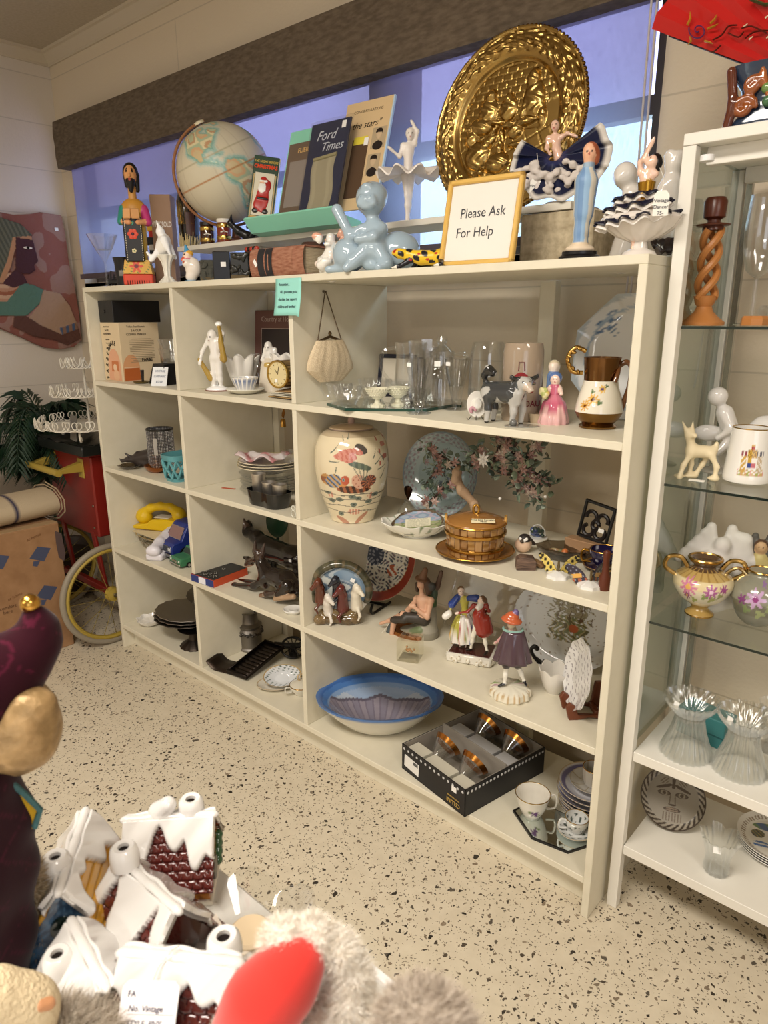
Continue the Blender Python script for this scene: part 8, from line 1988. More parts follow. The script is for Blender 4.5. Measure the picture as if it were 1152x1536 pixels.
mb.grid(P).build('fan_leaf','gloss',t,smooth=False,solid=.0008)
for i in range(0,n+1,2):
 a=a_lo+(a_hi-a_lo)*i/n;MB('2a1410').tube([fanP(a,.01,.010),fanP(a,R1*.9,.012)],[.003,.0018],5).build('rib','satin',t)
def fl_(u,v,e=-.009):x,z=T(u,v);return(x,e,z)
mb=MB('5a2a5a');sp=[fl_(1050+q*1.9*math.cos(q*1.3),48+q*1.9*math.sin(q*1.3),-.010)for q in np.linspace(.5,7.5,40)];mb.tube(sp,.0022,6,flat=.5).build('painted_spiral','satin',t)
mb=MB('c8962e')
for(u,v,du,dv)in((1034,40,4,-20),(1064,46,16,-8),(1038,58,-4,12),(1060,64,12,4),(1068,38,10,-14)):MB('c8962e').tube([fl_(u,v,-.010),fl_(u+du*.4+3,v+dv*.5,-.010),fl_(u+du,v+dv,-.010)],[.0045,.004,.001],6,flat=.4).build('painted_flame','satin',t)
for pts_ in(((1072,62),(1085,55),(1095,42),(1108,40)),((1095,52),(1110,58),(1118,50)),((1115,45),(1130,42),(1152,52)),((1120,60),(1135,50),(1160,48)),((1060,76),(1072,80),(1084,70))):MB('5e2418').tube(spl([fl_(u,v,-.010)for u,v in pts_],4),.003,6,flat=.4).build('painted_dragon_limb','satin',t)
for(u,v)in((1118,43),(1126,62),(1150,30),(1152,60)):MB('e0d0b0').tube([fl_(u,v,-.0105),fl_(u+6,v-5,-.0105)],[.0016,.0006],5).build('painted_claw','satin',t)
MB('3c5c34').tube([fl_(1128,2,-.010),fl_(1150,10,-.010),fl_(1180,6,-.010)],.008,8,flat=.3).build('painted_dragon_body','satin',t)
# top glass shelf
p,m=put(1050,487,z=C1,y=.165)
t=thing('twist_candlestick','wooden open twist candlestick with a dark turned cup on the top glass shelf','candlestick',p+Vector((0,.012,0)),0);H=178*m
mat('light_wood','b5773f',.4);mat('dark_wood','552818',.3)
MB().lathe([(1e-4,0),(.040,0),(.041,.006),(.030,.014),(.018,.026),(.014,.036),(.018,.042),(.020,.05),(.022,.056),(1e-4,.058)],40).build('turned_base','light_wood',t)
for k in range(3):
 P=[]
 for i in range(41):
  q=i/40;a=2*PI*k/3+q*2*PI*1.05;rr=.0165-.002*q;P.append((rr*math.cos(a),rr*math.sin(a),.052+q*(H*.76-.052)))
 MB().tube(P,[.0075]*41,8).build('twisted_strand','light_wood',t)
MB().lathe([(1e-4,H*.75),(.020,H*.75),(.019,H*.78),(.030,H*.785),(.031,H*.795),(.012,H*.81),(.012,H*.83),(.020,H*.85),(.021,H*.97),(.017,H),(.013,H),(.013,H*.9),(1e-4,H*.9)],36).build('candle_cup','dark_wood',t)
p,m=cab(1110,485,C1)
glassware('crystal_compote','cut crystal stemmed compote on the top glass shelf',p+Vector((.0,.02,0)),[(.006,.062),(.02,.068),(.040,.075),(.048,.092)],seg=72,flute=(18,.05),th=.003,cat='compote',foot=[(1e-4,0),(.034,0),(.034,.003),(.010,.008),(.006,.02),(.008,.045),(.006,.062),(1e-4,.062)])
p,m=put(1128,470,z=C1,y=.27)
glassware('tall_flute_glass','tall plain crystal glass standing behind the compote',p,[(.004,.09),(.022,.105),(.031,.14),(.033,.19),(.029,.245)],cat='glass',foot=[(1e-4,0),(.033,0),(.033,.002),(.005,.008),(.004,.09),(1e-4,.09)])
glassware('cut_glass_votive','small faceted cut glass piece at the right edge of the top glass shelf',cab(1155,486,C1)[0],[(1e-4,0),(.02,0),(.028,.012),(.030,.03),(.024,.04)],seg=24,flute=(8,.08),cat='glass',th=.004)
p,m=put(1132,482,z=C1,y=.22);t=thing('wooden_coaster','small flat wooden coaster block behind the compote','coaster',p,0);MB().lathe([(1e-4,0),(.026,0),(.026,.012),(.022,.018),(1e-4,.018)],8).build('block','light_wood',t,smooth=False)
# fawn
p,m=cab(1040,720,C2);t=thing('ivory_fawn','cream coloured fawn figurine standing on splayed legs with a tag at its feet','figurine',p+Vector((0,.02,0)),facing(p,10));IV='e2d2ae'
s=Sculpt(.008);k=1.0
s.cap((-.014,0,.058),(.020,.004,.056),.014,.013,IV);s.cap((-.016,0,.062),(-.024,-.004,.088),.009,.008,IV);s.cap((-.024,-.004,.094),(-.016,-.016,.092),.0095,.005,IV)
for q in(-1,1):s.cap((-.026+q*.006,-.002,.102),(-.030+q*.010,0,.118),.004,.0015,IV)
s.cap((.030,.006,.062),(.032,.008,.074),.006,.004,IV)
for(x0,y0,x1,y1,x2,y2)in((-.018,-.006,-.030,-.008,-.036,-.012),(-.014,.006,-.012,.010,-.014,.012),(.022,-.006,.034,-.010,.032,-.012),(.020,.010,.010,.012,-.002,.012)):s.cap((x0,y0,.052),(x1,y1,.028),.007,.0042,IV);s.cap((x1,y1,.028),(x2,y2,.004),.0042,.005,IV)
for a in((-.034,0,.004),(-.010,.01,.004),(.03,-.01,.004)):s.ell(a,(.012,.010,.004),IV)
s.dot((-.019,-.012,.097),.002,'4a3a2a');s.build('fawn_body','satin',t,res=.0018)
o=MB('f0ece4').box((0,0,.0012),(.030,.018,.0008)).build('price_tag','matte',t,smooth=False);o.location=(-.004,-.026,0);o.rotation_euler=(0,0,R_(-20))
# crested mug
p,m=cab(1110,726,C2);t=thing('crested_mug','white gold rimmed tapering mug printed with a heraldic crest','mug',p+Vector((.002,.032,0)),facing(p,2));H=82*m;rb,rt=.046,.038
prof=[(1e-4,0),(rb*.84,0),(rb*.97,.004),(rb,.012)]+[(rb+(rt-rb)*q**.8,.012+(H-.012)*q)for q in[k/30 for k in range(1,31)]]+[(rt-.003,H),(rb-.004,.014),(1e-4,.010)]
def crest(x,y,z):
 a=math.atan2(x,-y);U=a*.043-.004;V=z-H*.45
 if abs(U)>.024 or abs(V)>.034 or math.hypot(x,y)<rt-.001:return None
 if abs(U)<.004 and.022<V<.034:return 'a83a2a' if V<.028 else 'c8a040'
 if abs(U)<.009 and.008<V<.022:return['c8983a','d8b85a','8a6a2a'][int((math.sin(U*900+V*700)+1)*1.49)]
 if abs(U)<.008 and-.012<V<.008:return[['3a4a8a','b84a4a'],['c8a040','e8e0d0']][V>-.004][U>0]
 if.010<abs(U)<.020 and-.022<V<.010 and math.sin(abs(U)*800+V*500)>-.5:return 'c8a050' if U<0 else 'c0a888'
 if.008<abs(U)<.022 and.010<V<.020 and math.sin(U*900)>-.2:return '8a3a4a' if U<0 else '3a3a52'
 if-.028<V<-.018 and math.sin(U*700)*math.sin(V*900)>-.1:return['a8a85a','d88a8a','c8a86a'][int((math.sin(U*400)+1)*1.49)]
mb=MB('ece8e2').lathe(prof,200);mb.paint(crest);mb.build('mug_body','glaze',t);rim_ring(MB('c09a50'),rt-.0015,H+.0005,.0016).build('gilt_rim','metal',t);MB('c09a50').tube(spl([(rt,0,H*.84),(rt+.022,0,H*.86),(rt+.026,0,H*.5),(rb,0,H*.28)]),.0032,8).build('handle','glaze',t)
p,m=put(1100,690,z=C2,y=.27);t=thing('leaping_cherub_group','white porcelain child riding a leaping animal at the back of the middle glass shelf','figurine',p,facing(p,0));s=Sculpt(.01);s.c='dcd8d4'
s.cap((-.03,0,.01),(-.02,0,.05),.012,.010);s.cap((-.02,0,.05),(.05,0,.10),.014,.026);s.cap((.05,0,.10),(.085,0,.085),.026,.018);s.cap((.085,0,.08),(.07,0,.05),.012,.006);s.cap((.09,0,.09),(.12,0,.075),.010,.006);s.cap((.06,0,.12),(.085,0,.17),.006,.003)
s.cap((-.01,-.01,.09),(-.028,-.01,.13),.017,.018);s.ell((-.045,-.012,.165),(.020,.019,.020));s.cap((-.028,-.02,.13),(-.01,-.03,.10),.009,.008);s.cap((-.01,-.03,.10),(-.035,-.03,.08),.007,.006);s.cap((0,-.015,.09),(-.03,-.03,.05),.012,.009);s.ell((-.055,-.0,.085),(.03,.012,.018));s.ell((-.03,0,.005),(.035,.025,.008))
s.build('porcelain_group','glaze',t,res=.0026)
# gold handled vase
p,m=cab(1040,928,C3)
def urn(name,label,p,rz,prof,RJ,H,fn,c,hand):
 t=thing(name,label,'vase',p,rz)
 P_=spl([(a,0,b)for a,b in prof],8);mb=MB(c).lathe([(1e-4,P_[0].z*H)]+[(q.x*RJ,q.z*H)for q in P_],220);mb.paint(lambda x,y,z:fn(math.atan2(x,-y),z/H,math.hypot(x,y)/RJ));mb.build('vase_body','glaze',t);return t
def pv(a,v,rr):
 U=a*.5
 f=flowers([(-.30,.60,.17,'c87a9a','d8a85a',9),(-.33,.44,.09,'8a4a74','d8a85a',7),(.08,.56,.13,'a85a94','e8c8d8',8),(.30,.60,.09,'9a4a84',None,7),(-.02,.46,.07,'8a9a5a',None,3),(-.2,.38,.07,'9aa05a',None,3),(.12,.42,.08,'a0a060',None,3),(.25,.48,.07,'8a8a50',None,3)])
 c=f(U,v)
 if c:return c
 if v>.70:return 'a0814a' if v<.84 and math.sin(U*40)>.6 else('5a4430' if v>.80 else 'b89a5c')
 if v<.22:return 'a8894c'
 return 'd9c8a0' if v>.55 else None
t=urn('rose_urn','squat gold handled porcelain urn painted with pink roses on the lower glass shelf',p+Vector((0,.035,0)),facing(p,8),[(.40,0),(.48,.03),(.30,.11),(.34,.18),(.72,.32),(.98,.52),(.94,.68),(.55,.80),(.36,.86),(.50,.93),(.54,.97),(.46,.985),(.34,.93)],.062,.132,pv,'d8cdb4',1)
MB('b08a48').lathe([(.024,-.0),(.030,.001),(.030,.004),(.020,.010),(.018,.014)],48,cap=False).build('gilt_foot','metal',t);rim_ring(MB('b08a48'),.033,.130,.0032).build('gilt_rim','metal',t)
for q in(-1,1):MB('b9975a').tube(spl([(q*.034,0,.108),(q*.050,0,.128),(q*.074,0,.126),(q*.080,0,.104),(q*.058,0,.088)]),.005,8).build('handle','metal',t)
p,m=cab(1138,932,C3)
def pv2(a,v,rr):
 U=a*.5
 c=flowers([(-.05,.60,.19,'c0a0c4','8a3a7a',7),(-.03,.58,.10,'9a5a98','6a2a6a',6),(.1,.85,.07,'8a6a98',None,5),(-.28,.55,.10,'7a3a74',None,6),(-.2,.38,.10,'7a8a5a',None,3),(.05,.32,.11,'98a070',None,3),(.2,.45,.1,'8a9468',None,3)])(U,v)
 if c:return c
 return '8a8878' if v>.5 else('6f6c5c' if v>.25 else '7d7a6c')
t=urn('violet_vase','round grey green porcelain vase painted with violet roses at the right edge',p+Vector((-.004,-.01,0)),facing(p,0),[(.42,0),(.50,.02),(.72,.14),(.98,.42),(1.0,.60),(.80,.78),(.48,.90),(.42,.96),(.50,1.0),(.40,.99)],.056,.118,pv2,'8a8878',1)
rim_ring(MB('b08a48'),.027,.118,.002).build('gilt_rim','metal',t);MB('b09464').tube(spl([(-.026,0,.10),(-.046,0,.115),(-.066,0,.10),(-.058,0,.08)]),.004,8).build('handle','metal',t)
# white winged figure and yellow robed angel
def wings(s,c,x0,y,z0,k,sgn=(-1,1)):
 for q in sgn:
  for i in range(6):s.cap((x0+q*.006*k,y,z0),(x0+q*(.014+.008*i)*k,y,z0+(.034-.011*i)*k),.006*k,.007*k,c)
p,m=put(1068,905,z=C3,y=.27);t=thing('white_angel','white carved angel relief with spread wings behind the rose urn','figurine',p,facing(p,0),s=1.3);s=Sculpt(.008);WH='ddd8d2'
wings(s,WH,0,.006,.10,1.15);s.cap((0,0,.02),(0,0,.085),.032,.022,WH);s.ell((.004,-.008,.112),(.013,.012,.015),WH);s.cap((-.02,-.014,.09),(.012,-.02,.075),.009,.007,WH);s.cap((-.034,.004,.01),(.034,.004,.01),.012,.012,WH);s.cap((-.030,.01,.02),(-.034,.01,.10),.010,.012,WH);s.cap((.034,.01,.02),(.036,.01,.12),.010,.014,WH);s.build('angel','matte',t,res=.0024)
p,m=put(1130,900,z=C3,y=.30);t=thing('robed_angel','slender angel in a pale yellow robe with grey wings behind the violet vase','figurine',p,facing(p,0));s=Sculpt(.006)
wings(s,'5a5650',0,.008,.135,1.0);s.cap((0,0,.0),(0,0,.09),.020,.015,'bfae72');s.cap((0,0,.09),(0,0,.12),.015,.013,'c8b87c');s.cap((0,0,.12),(0,0,.135),.006,.006,'c8a47c');s.ell((0,-.002,.147),(.0105,.011,.013),'c8a47c');s.ell((0,.003,.151),(.012,.011,.012),'5a4030')
for q in(-1,1):s.cap((q*.013,0,.115),(q*.022,-.004,.07),.007,.005,'bfae72');s.cap((q*.022,-.004,.07),(q*.022,-.008,.05),.004,.0035,'c8a47c');s.cap((q*.021,0,.085),(q*.026,.004,.045),.007,.004,'bfae72')
s.cap((-.003,-.018,.02),(-.003,-.016,.08),.004,.003,'7a9a94');s.dot((-.004,-.012,.149),.0018,'2a2018');s.dot((.004,-.012,.149),.0018,'2a2018');s.build('robed_figure','satin',t,res=.0019)
# fluted glass candle holders
for u,v,lab in((1018,1141,'ribbed glass hurricane holder with flared top on the fourth shelf, nearer the post'),(1099,1168,'ribbed glass hurricane holder with flared top on the fourth shelf, right of its twin')):
 p,m=cab(u,v,C4);p=p+Vector((0,.042,0));t=thing('ribbed_holder',lab,'candle holder',p,facing(p),'ribbed glass hurricane holders');H=.138
 pr=[(.056,0),(.055,.006),(.046,.03),(.036,.06),(.031,.085),(.030,.092),(.033,.096),(.032,.10),(.046,.115),(.056,.13),(.060,.138)]
 MB().lathe(pr+[(r_-.003,z_)for r_,z_ in pr[::-1]],200,flute=(26,.045),cap=False).build('ribbed_glass','ribbed_glass_mat' if 'ribbed_glass_mat' in MATS else glassmat('ribbed_glass_mat',(.95,.955,.94),1.7,.06),t)
 MB().lathe([(1e-4,.088),(.027,.088),(.027,.092),(1e-4,.092)],40).build('inner_floor','clear_glass',t);sticker(t,(-.030,-.030,.128),.014,.016,(R_(70),0,R_(-40)))
p,m=put(1055,1112,z=C4,y=.25);t=thing('teal_book_box','teal cardboard box lying at the back behind the ribbed glass holders','box',p,-8);MB('3f8488').box((0,0,.035),(.11,.06,.07),b=.002).build('box_body','satin',t,smooth=False);MB('2a6468').box((0,-.0305,.03),(.108,.001,.003)).build('lid_line','satin',t,smooth=False)
p,m=cab(1136,1130,C4);glassware('parfait_goblet','clear footed sundae glass at the right edge behind the ribbed holder',p+Vector((.012,.04,0)),[(.010,.02),(.018,.03),(.026,.06),(.024,.09),(.032,.115)],seg=60,flute=(10,.04),cat='glass',foot=[(1e-4,0),(.03,0),(.03,.003),(.008,.008),(.008,.02),(1e-4,.02)])
p,m=cab(1160,1182,C4);t=thing('milk_bottle','clear glass with red printed lettering at the right edge of the fourth shelf','glass',p+Vector((.010,.03,0)),facing(p));MB().lathe([(1e-4,0),(.026,0),(.028,.01),(.030,.07),(.026,.09),(.024,.09),(.028,.07),(.026,.012),(1e-4,.010)],40).build('glass_body','clear_glass',t);text('P',.028,t,(-.012,-.0275,.055),(R_(90),0,R_(-24)),'b8202a',bold=.0008)
# bottom shelf
def facep(x,y):
 r_=math.hypot(x,y);a=math.atan2(y,x)
 if r_>.96:return '4a4038'
 if r_>.80:return '3f352d' if math.sin(a*26+(r_-.88)*40)>.1 else '9a9284'
 D_='4f443a'
 for q in(-1,1):
  dx,dy=x-q*.27,y-.12
  if(dx/.20)**2+(dy/.085)**2<1:return D_ if math.hypot(dx,dy)<.055 or(dx/.20)**2+(dy/.085)**2>.62 else('8f8778' if math.hypot(dx,dy)<.1 else '5f554a')
  if(dx/.27)**2+((y-.33+.35*dx*q)/.05)**2<1:return D_
  if((x-q*.28)/.14)**2+((y-.50+.3*(x-q*.28)*q)/.10)**2<1 and math.sin((x*q+y)*60)>0:return '6a5e50'
 if abs(x)<.05 and.3<y<.6:return D_
 if abs(abs(x)-.07-.06*(.1-y))<.018 and-.22<y<.1:return '6a5f52'
 if(x/.12)**2+((y+.20)/.05)**2<1 and y<-.19:return D_
 if(x/.26)**2+((y+.36)/.075)**2<1:return D_ if abs(y+.36)<.012 or(x/.26)**2+((y+.36)/.075)**2>.6 else '8a7a6a'
 if-.72<y<-.46 and abs(x)<.3 and math.sin(x*70)>.2:return '6a5f52'
 return None
p,m=cab(1005,1248,C5);RF=.075
t=thing('face_plate','grey stoneware plate with a carved brown human face and zigzag rim','plate',(p.x-.002,p.y+.005,C5),rot=(R_(-38),0,R_(facing(p,4))))
o=plate_mb(RF,.008,'8f887c',facep,seg=220,rings=66,well=.8).build('plate_dish','gloss',t,ang=60);o.matrix_local=Matrix.Translation((0,0,RF))@Euler((R_(90),0,0)).to_matrix().to_4x4()
p,m=cab(1068,1316,C5)
t=glassware('flared_glass_vase','pressed glass vase with a wavy flared rim on the bottom cabinet shelf',p+Vector((0,.026,0)),[(1e-4,0),(.024,0),(.027,.008),(.024,.03),(.025,.045),(.031,.07),(.041,.095)],seg=160,flute=(14,.07),th=.003,cat='vase',finish='ribbed_glass_mat',wob=lambda a,k,r_,z:(.004*math.cos(6*a)*max(0,z-.06)/.035,.004*math.cos(6*a)*max(0,z-.06)/.035),rz=0);sticker(t,(.004,-.034,.080),.016,.014,(R_(70),0,R_(25)))
p,m=cab(1155,1268,C5);z=C5
sc6=[('lowest white souvenir plate of the stack on the bottom cabinet shelf'),('second white souvenir plate of the stack on the bottom cabinet shelf'),('third white souvenir plate of the stack on the bottom cabinet shelf'),('topmost souvenir plate with coloured country pictures on the bottom cabinet shelf')]
def souv(x,y):
 r_=math.hypot(x,y);
 if.80<r_<.90 and math.sin(math.atan2(y,x)*60)>0:return '8a7a6a'
 if((x+.1)/.5)**2+((y-.42)/.16)**2<1:return['3a5a8a','4a6a7a','5a7a4a'][int((math.sin(x*14+y*8)+1)*1.49)]
 if math.hypot(x+.5,y-.10)<.16:return['3f4a34','a88a3a','2a3a2a'][int((math.sin(x*30+y*22)+1)*1.49)]
 if((x+.45)/.2)**2+((y+.30)/.12)**2<1:return '3a68a8' if math.sin(y*50)>-.3 else 'd8d8d8'
 if((x+.02)/.22)**2+((y+.28)/.24)**2<1 and math.hypot(x,y+.2)>.1:return['5a7a4a','c8a040','2a2a24'][int((math.sin(x*24-y*18)+1)*1.49)]
 if.18<math.hypot(x-.12,y-.02)<.24:return 'b04a4a' if math.sin(20*math.atan2(y-.02,x-.12))>0 else None
for i in range(4):
 t=thing('souvenir_plate',sc6[i],'plate',(p.x+.02,p.y+.0-.002*i,z),facing(p,10)if i==3 else 0,'white souvenir plates');plate_mb(.092,.012,'dedbd4',souv if i==3 else None,seg=200 if i==3 else 64,rings=60 if i==3 else 12,well=.75).build('plate_dish','glaze',t);z+=.0075
# ================================================================ LEFT CORNER
# palm
t=thing('potted_palm','dark green leafy palm plant in the corner behind the red cart','plant',(-.80,.13,0),0)
MB('3a2c22').lathe([(1e-4,0),(.11,0),(.14,.02),(.16,.25),(.17,.26),(.15,.26),(.14,.22),(1e-4,.22)],40).build('pot','satin',t)
r=rnd(50);mat('palm_leaf','17301d',.5)
for i in range(46):
 az=2*PI*i/46+r.uniform(-.2,.2);L=r.uniform(.34,.58);lift=r.uniform(.0,1.5);h0=r.uniform(.45,.85)
 if math.cos(az)<-.3:L*=.5
 if math.sin(az)>.2:L*=.55
 if math.cos(az)>.3 and math.sin(az)>-.6:L*=.9
 P=[Vector((0,0,.22)),Vector((.03*math.cos(az),.03*math.sin(az),.22+h0*.6))]
 for k in range(1,11):q=k/10;P.append(Vector((L*q*math.cos(az),L*q*math.sin(az),.22+h0*.7+lift*q*.75-.75*lift*q*q)))
 mb=MB('24402a').tube(P,[.006]*2+[.005-.0004*k for k in range(10)],6);fr=mb.build('frond_stem','palm_leaf',t)
 mb=MB('1e3a26')
 for k in range(3,len(P)-1):
  for sub in range(3):
   c_=P[k].lerp(P[k+1],sub/3);d=(P[k+1]-P[k]).normalized();sd=d.cross(Vector((0,0,1))).normalized();q=(k-3+sub/3)/8
   for sg in(-1,1):
    ll=.16*(1-.55*q)*r.uniform(.8,1.1);tip=c_+(sd*sg*.75+d*.75).normalized()*ll-Vector((0,0,ll*.45));mid=c_.lerp(tip,.45)+Vector((0,0,ll*.10));w_=d*.009
    mb.add([c_,mid-w_,tip,mid+w_],[(0,1,2,3)])
 mb.v=[(max(a,-.28),min(b,.34),c)for a,b,c in mb.v];mb.build('leaflets','palm_leaf',fr,smooth=False,solid=.0008)
# red cart
mat('red_paint','7e1c14',.4);mat('yellow_paint','a8903c',.45)
t=thing('red_cart','red metal hand cart with a yellow handle and big spoked wheels left of the shelves','cart',(-.10,.045,0),0)
X0c,X1c=-.47,-.055
MB().box(((X0c+X1c)/2,.13,.64),(X1c-X0c,.30,.36),b=.006).build('body_panel','red_paint',t,smooth=False)
MB().box(((X0c+X1c)/2,.13,.825),(X1c-X0c+.02,.32,.012),b=.003).build('top_lip','red_paint',t,smooth=False)
for(x,z)in((X0c+.02,.50),(X1c-.03,.50),(X1c-.02,.60),(X0c+.03,.60)):MB('b8b0a0').ball((x,-.022,z),(.006,.003,.006),seg=10,rings=6).build('rivet','metal',t)
for x in(X0c+.06,X1c-.06):MB().box((x,.0,.33),(.035,.012,.30),rot=(R_(6),0,0),b=.003).build('leg','red_paint',t,smooth=False)
MB().box(((X0c+X1c)/2,-.005,.21),(X1c-X0c+.02,.03,.03),b=.004).build('axle_beam','red_paint',t,smooth=False)
yb_=-.02
for x in(X0c+.06,X1c-.09):MB('a8903c').prism([(yb_,.745),(yb_,.79),(yb_-.10,.765),(yb_-.10,.750)],.030,'yz',at=(x,0,0)).build('handle_bracket','yellow_paint',t,bev=.002,ang=30);MB('a8903c').box((x,yb_-.002,.76),(.05,.006,.085),b=.002).build('handle_plate','yellow_paint',t,smooth=False)
MB('b09a48').tube([(X0c+.035,yb_-.11,.757),(X1c-.065,yb_-.11,.757)],.015,16).build('handle_bar','yellow_paint',t)
RWc=.215
for x in(.035,-.52):
 w_=MB('8f8676').tube([(0,RWc*math.cos(2*PI*j/64),RWc*math.sin(2*PI*j/64))for j in range(64)],.0135,10,closed=True).build('tyre','satin',t);w_.location=(x,-.035,RWc+.0135)
 MB('8a7430').tube([(0,(RWc-.018)*math.cos(2*PI*j/64),(RWc-.018)*math.sin(2*PI*j/64))for j in range(64)],.010,8,closed=True,flat=1.3).build('rim','yellow_paint',w_)
 for j in range(20):a=2*PI*j/20;b2=a+.5*(-1)**j;MB('a89a5c').tube([(.012*(-1)**j,.028*math.cos(b2),.028*math.sin(b2)),(0,(RWc-.02)*math.cos(a),(RWc-.02)*math.sin(a))],.0014,5).build('spoke','worn_metal',w_)
 MB('8a7430').lathe([(1e-4,-.02),(.03,.020),(.034,0),(.030,.018),(.014,.022),(1e-4,.024)],32,rot=(0,R_(90),0)).build('hub','yellow_paint',w_)
 MB('c8c8c8').lathe([(1e-4,.024),(.009,.025),(.009,.034),(1e-4,.035)],16,rot=(0,R_(90),0)).build('axle_nut','metal',w_)
# dark tray on the cart
t=thing('black_serving_tray','shiny black plastic wrapped slab lying flat on the red cart top','slab',(-.30,.12,.8315),0)
mb=MB('161917');P=[[(-.23+.43*i/24,-.155+.29*j/16,.046+.004*math.sin(i*.9+j)+.003*math.sin(j*1.7+i))for i in range(25)]for j in range(17)];mb.grid(P).build('wrinkled_wrap','gloss',t);MB('161917').box((-.015,-.01,.023),(.42,.28,.046),b=.004).build('slab_body','gloss',t)
# wire three tier stand
t=thing('wire_tier_stand','white scrolled wire three tier stand on top of the red cart','tiered stand',(-.245,.085,.888),0);r=rnd(60)
zt=[.055,.185,.300];Rt=[.195,.125,.065]
MB('d8d2c4').tube([(0,0,.03),(0,0,.33)],.005,8).build('centre_rod','gloss',t)
for z_,R0 in zip(zt,Rt):
 MB('d8d2c4').lathe([(1e-4,z_-.004),(R0,z_-.004),(R0,z_),(1e-4,z_)],48).build('tier_plate','gloss',t)
 for L_ in range(2):
  n_=int(20*R0/.17)+5;P=[]
  for j in range(n_*10):
   a=2*PI*j/(n_*10);b2=n_*2*PI*j/(n_*10)+L_*2.1;P.append(((R0+.010*math.sin(b2*.5)+.012)*math.cos(a+.10*math.cos(b2)),(R0+.010*math.sin(b2*.5)+.012)*math.sin(a+.10*math.cos(b2)),z_+.018+.020*math.sin(b2)))
  MB('e0dacc').tube(P,.0019,5,closed=True).build('scrolled_rim','gloss',t)
for k in range(3):
 a=R_(200+120*k);P=[(.10*math.cos(a),.10*math.sin(a),.055),(.165*math.cos(a),.165*math.sin(a),.05),(.172*math.cos(a),.172*math.sin(a),.02),(.16*math.cos(a),.16*math.sin(a),.005),(.148*math.cos(a),.148*math.sin(a),.014),(.158*math.cos(a),.158*math.sin(a),.022)]
 MB('d8d2c4').tube(spl(P,6),.0045,8).build('scroll_foot','gloss',t)
p=on(140,640,y=.03);t=thing('grey_card','grey card leaning against the wire stand beside the shelves','card',(-.165,-.03,.90),rot=(R_(-4),R_(6),0));MB('6a6660').box((0,0,.05),(.05,.004,.105)).build('card_sheet','matte',t,smooth=False)
# cardboard box
noisemat('cardboard','8f6a48','a07a56',14,.9,.15)
t=thing('cardboard_box','large brown cardboard box with blue printed mugs standing left of the cart','box',(-.181,-.13,0),0)
BX,BY,BZ=.30,.52,.56
MB().box((-BX/2,-BY/2,BZ/2),(BX,BY,BZ),b=.003).build('carton','cardboard',t,smooth=False)
MB('b89a74').box((-.03,-BY/2,BZ+.0008),(.05,BY,.0012)).build('packing_tape','gloss',t,smooth=False)
T=lambda u,v:(on(u,v,x=-.181).y+.13,on(u,v,x=-.181).z)
def decal(c_,pts_,e=.0008,nm='printed_mark'):
 q=[T(*a)for a in pts_];MB(c_).add([(e,a,b)for a,b in q],[tuple(range(len(q)))]).build(nm,'matte',t,smooth=False)
for(du,dv)in((0,0),(10,58),(-62,12)):
 decal('4a5068',[(u+du,v+dv)for u,v in((56,820),(76,822),(66,842),(44,838))]);decal('4a5068',[(u+du,v+dv)for u,v in((50,842),(60,841),(56,850),(49,849))],.0009)
decal('5a4a48',[(82,796),(92,800),(98,830),(96,842),(88,836),(84,815)],.0010)
for(l,v)in(('comfort',911),('here',918)):a=T(12,v);text(l,.020,t,(.0008,a[0],a[1]),(R_(90),0,R_(90)),'5a4030')
for(u,v)in((50,806),(22,895)):a=T(u,v);text('at home',.018,t,(.0008,a[0],a[1]),(R_(90),R_(-14),R_(90)),'7a5438',shear=.3)
# rolled cloth
t=thing('rolled_canvas','rolled cream canvas with a navy stripe lying on the cardboard box','rolled cloth',(-.315,-.34,BZ),6)
mb=MB('c4b296');P=[]
for i in range(34):
 q=i/33;y=-.26+.50*q;P.append([(.105*math.cos(a)*(1+.02*math.sin(q*9)),y,.062+.060*math.sin(a))for a in np.linspace(0,2*PI,41)[:-1]])
mb.grid(P,cv=True);n=len(mb.v);mb.f+=[tuple(range(40)),tuple(range(n-40,n))];mb.paint(lambda x,y,z:'2f3050' if abs(y-.06)<.0085 else None);mb.build('roll','fabric',t)
mb=MB('a8957a');P=[[((.022+.0095*k/10)*math.cos(k*.62)*2.4,.2415,.062+(.022+.0095*k/10)*math.sin(k*.62)*1.35)for k in range(44)]];MB('a8957a').tube(P[0],.003,6).build('roll_end','fabric',t)
# ================================================================ FOREGROUND TABLE
TZ0=.75;tc0=on(248,1231,z=TZ0)
t=thing('white_table','white topped display table in the foreground','table',(tc0.x,tc0.y,0),0)
mat('table_white','d6d2cc',.35)
MB().box((.60,-.375,TZ0-.015),(1.2,.75,.03),b=.004).build('table_top','table_white',t,smooth=False)
for x in(.05,1.15):
 for y in(-.05,-.70):MB('c8c4be').box((x,y,(TZ0-.03)/2),(.04,.04,TZ0-.03),b=.003).build('leg','table_white',t,smooth=False)
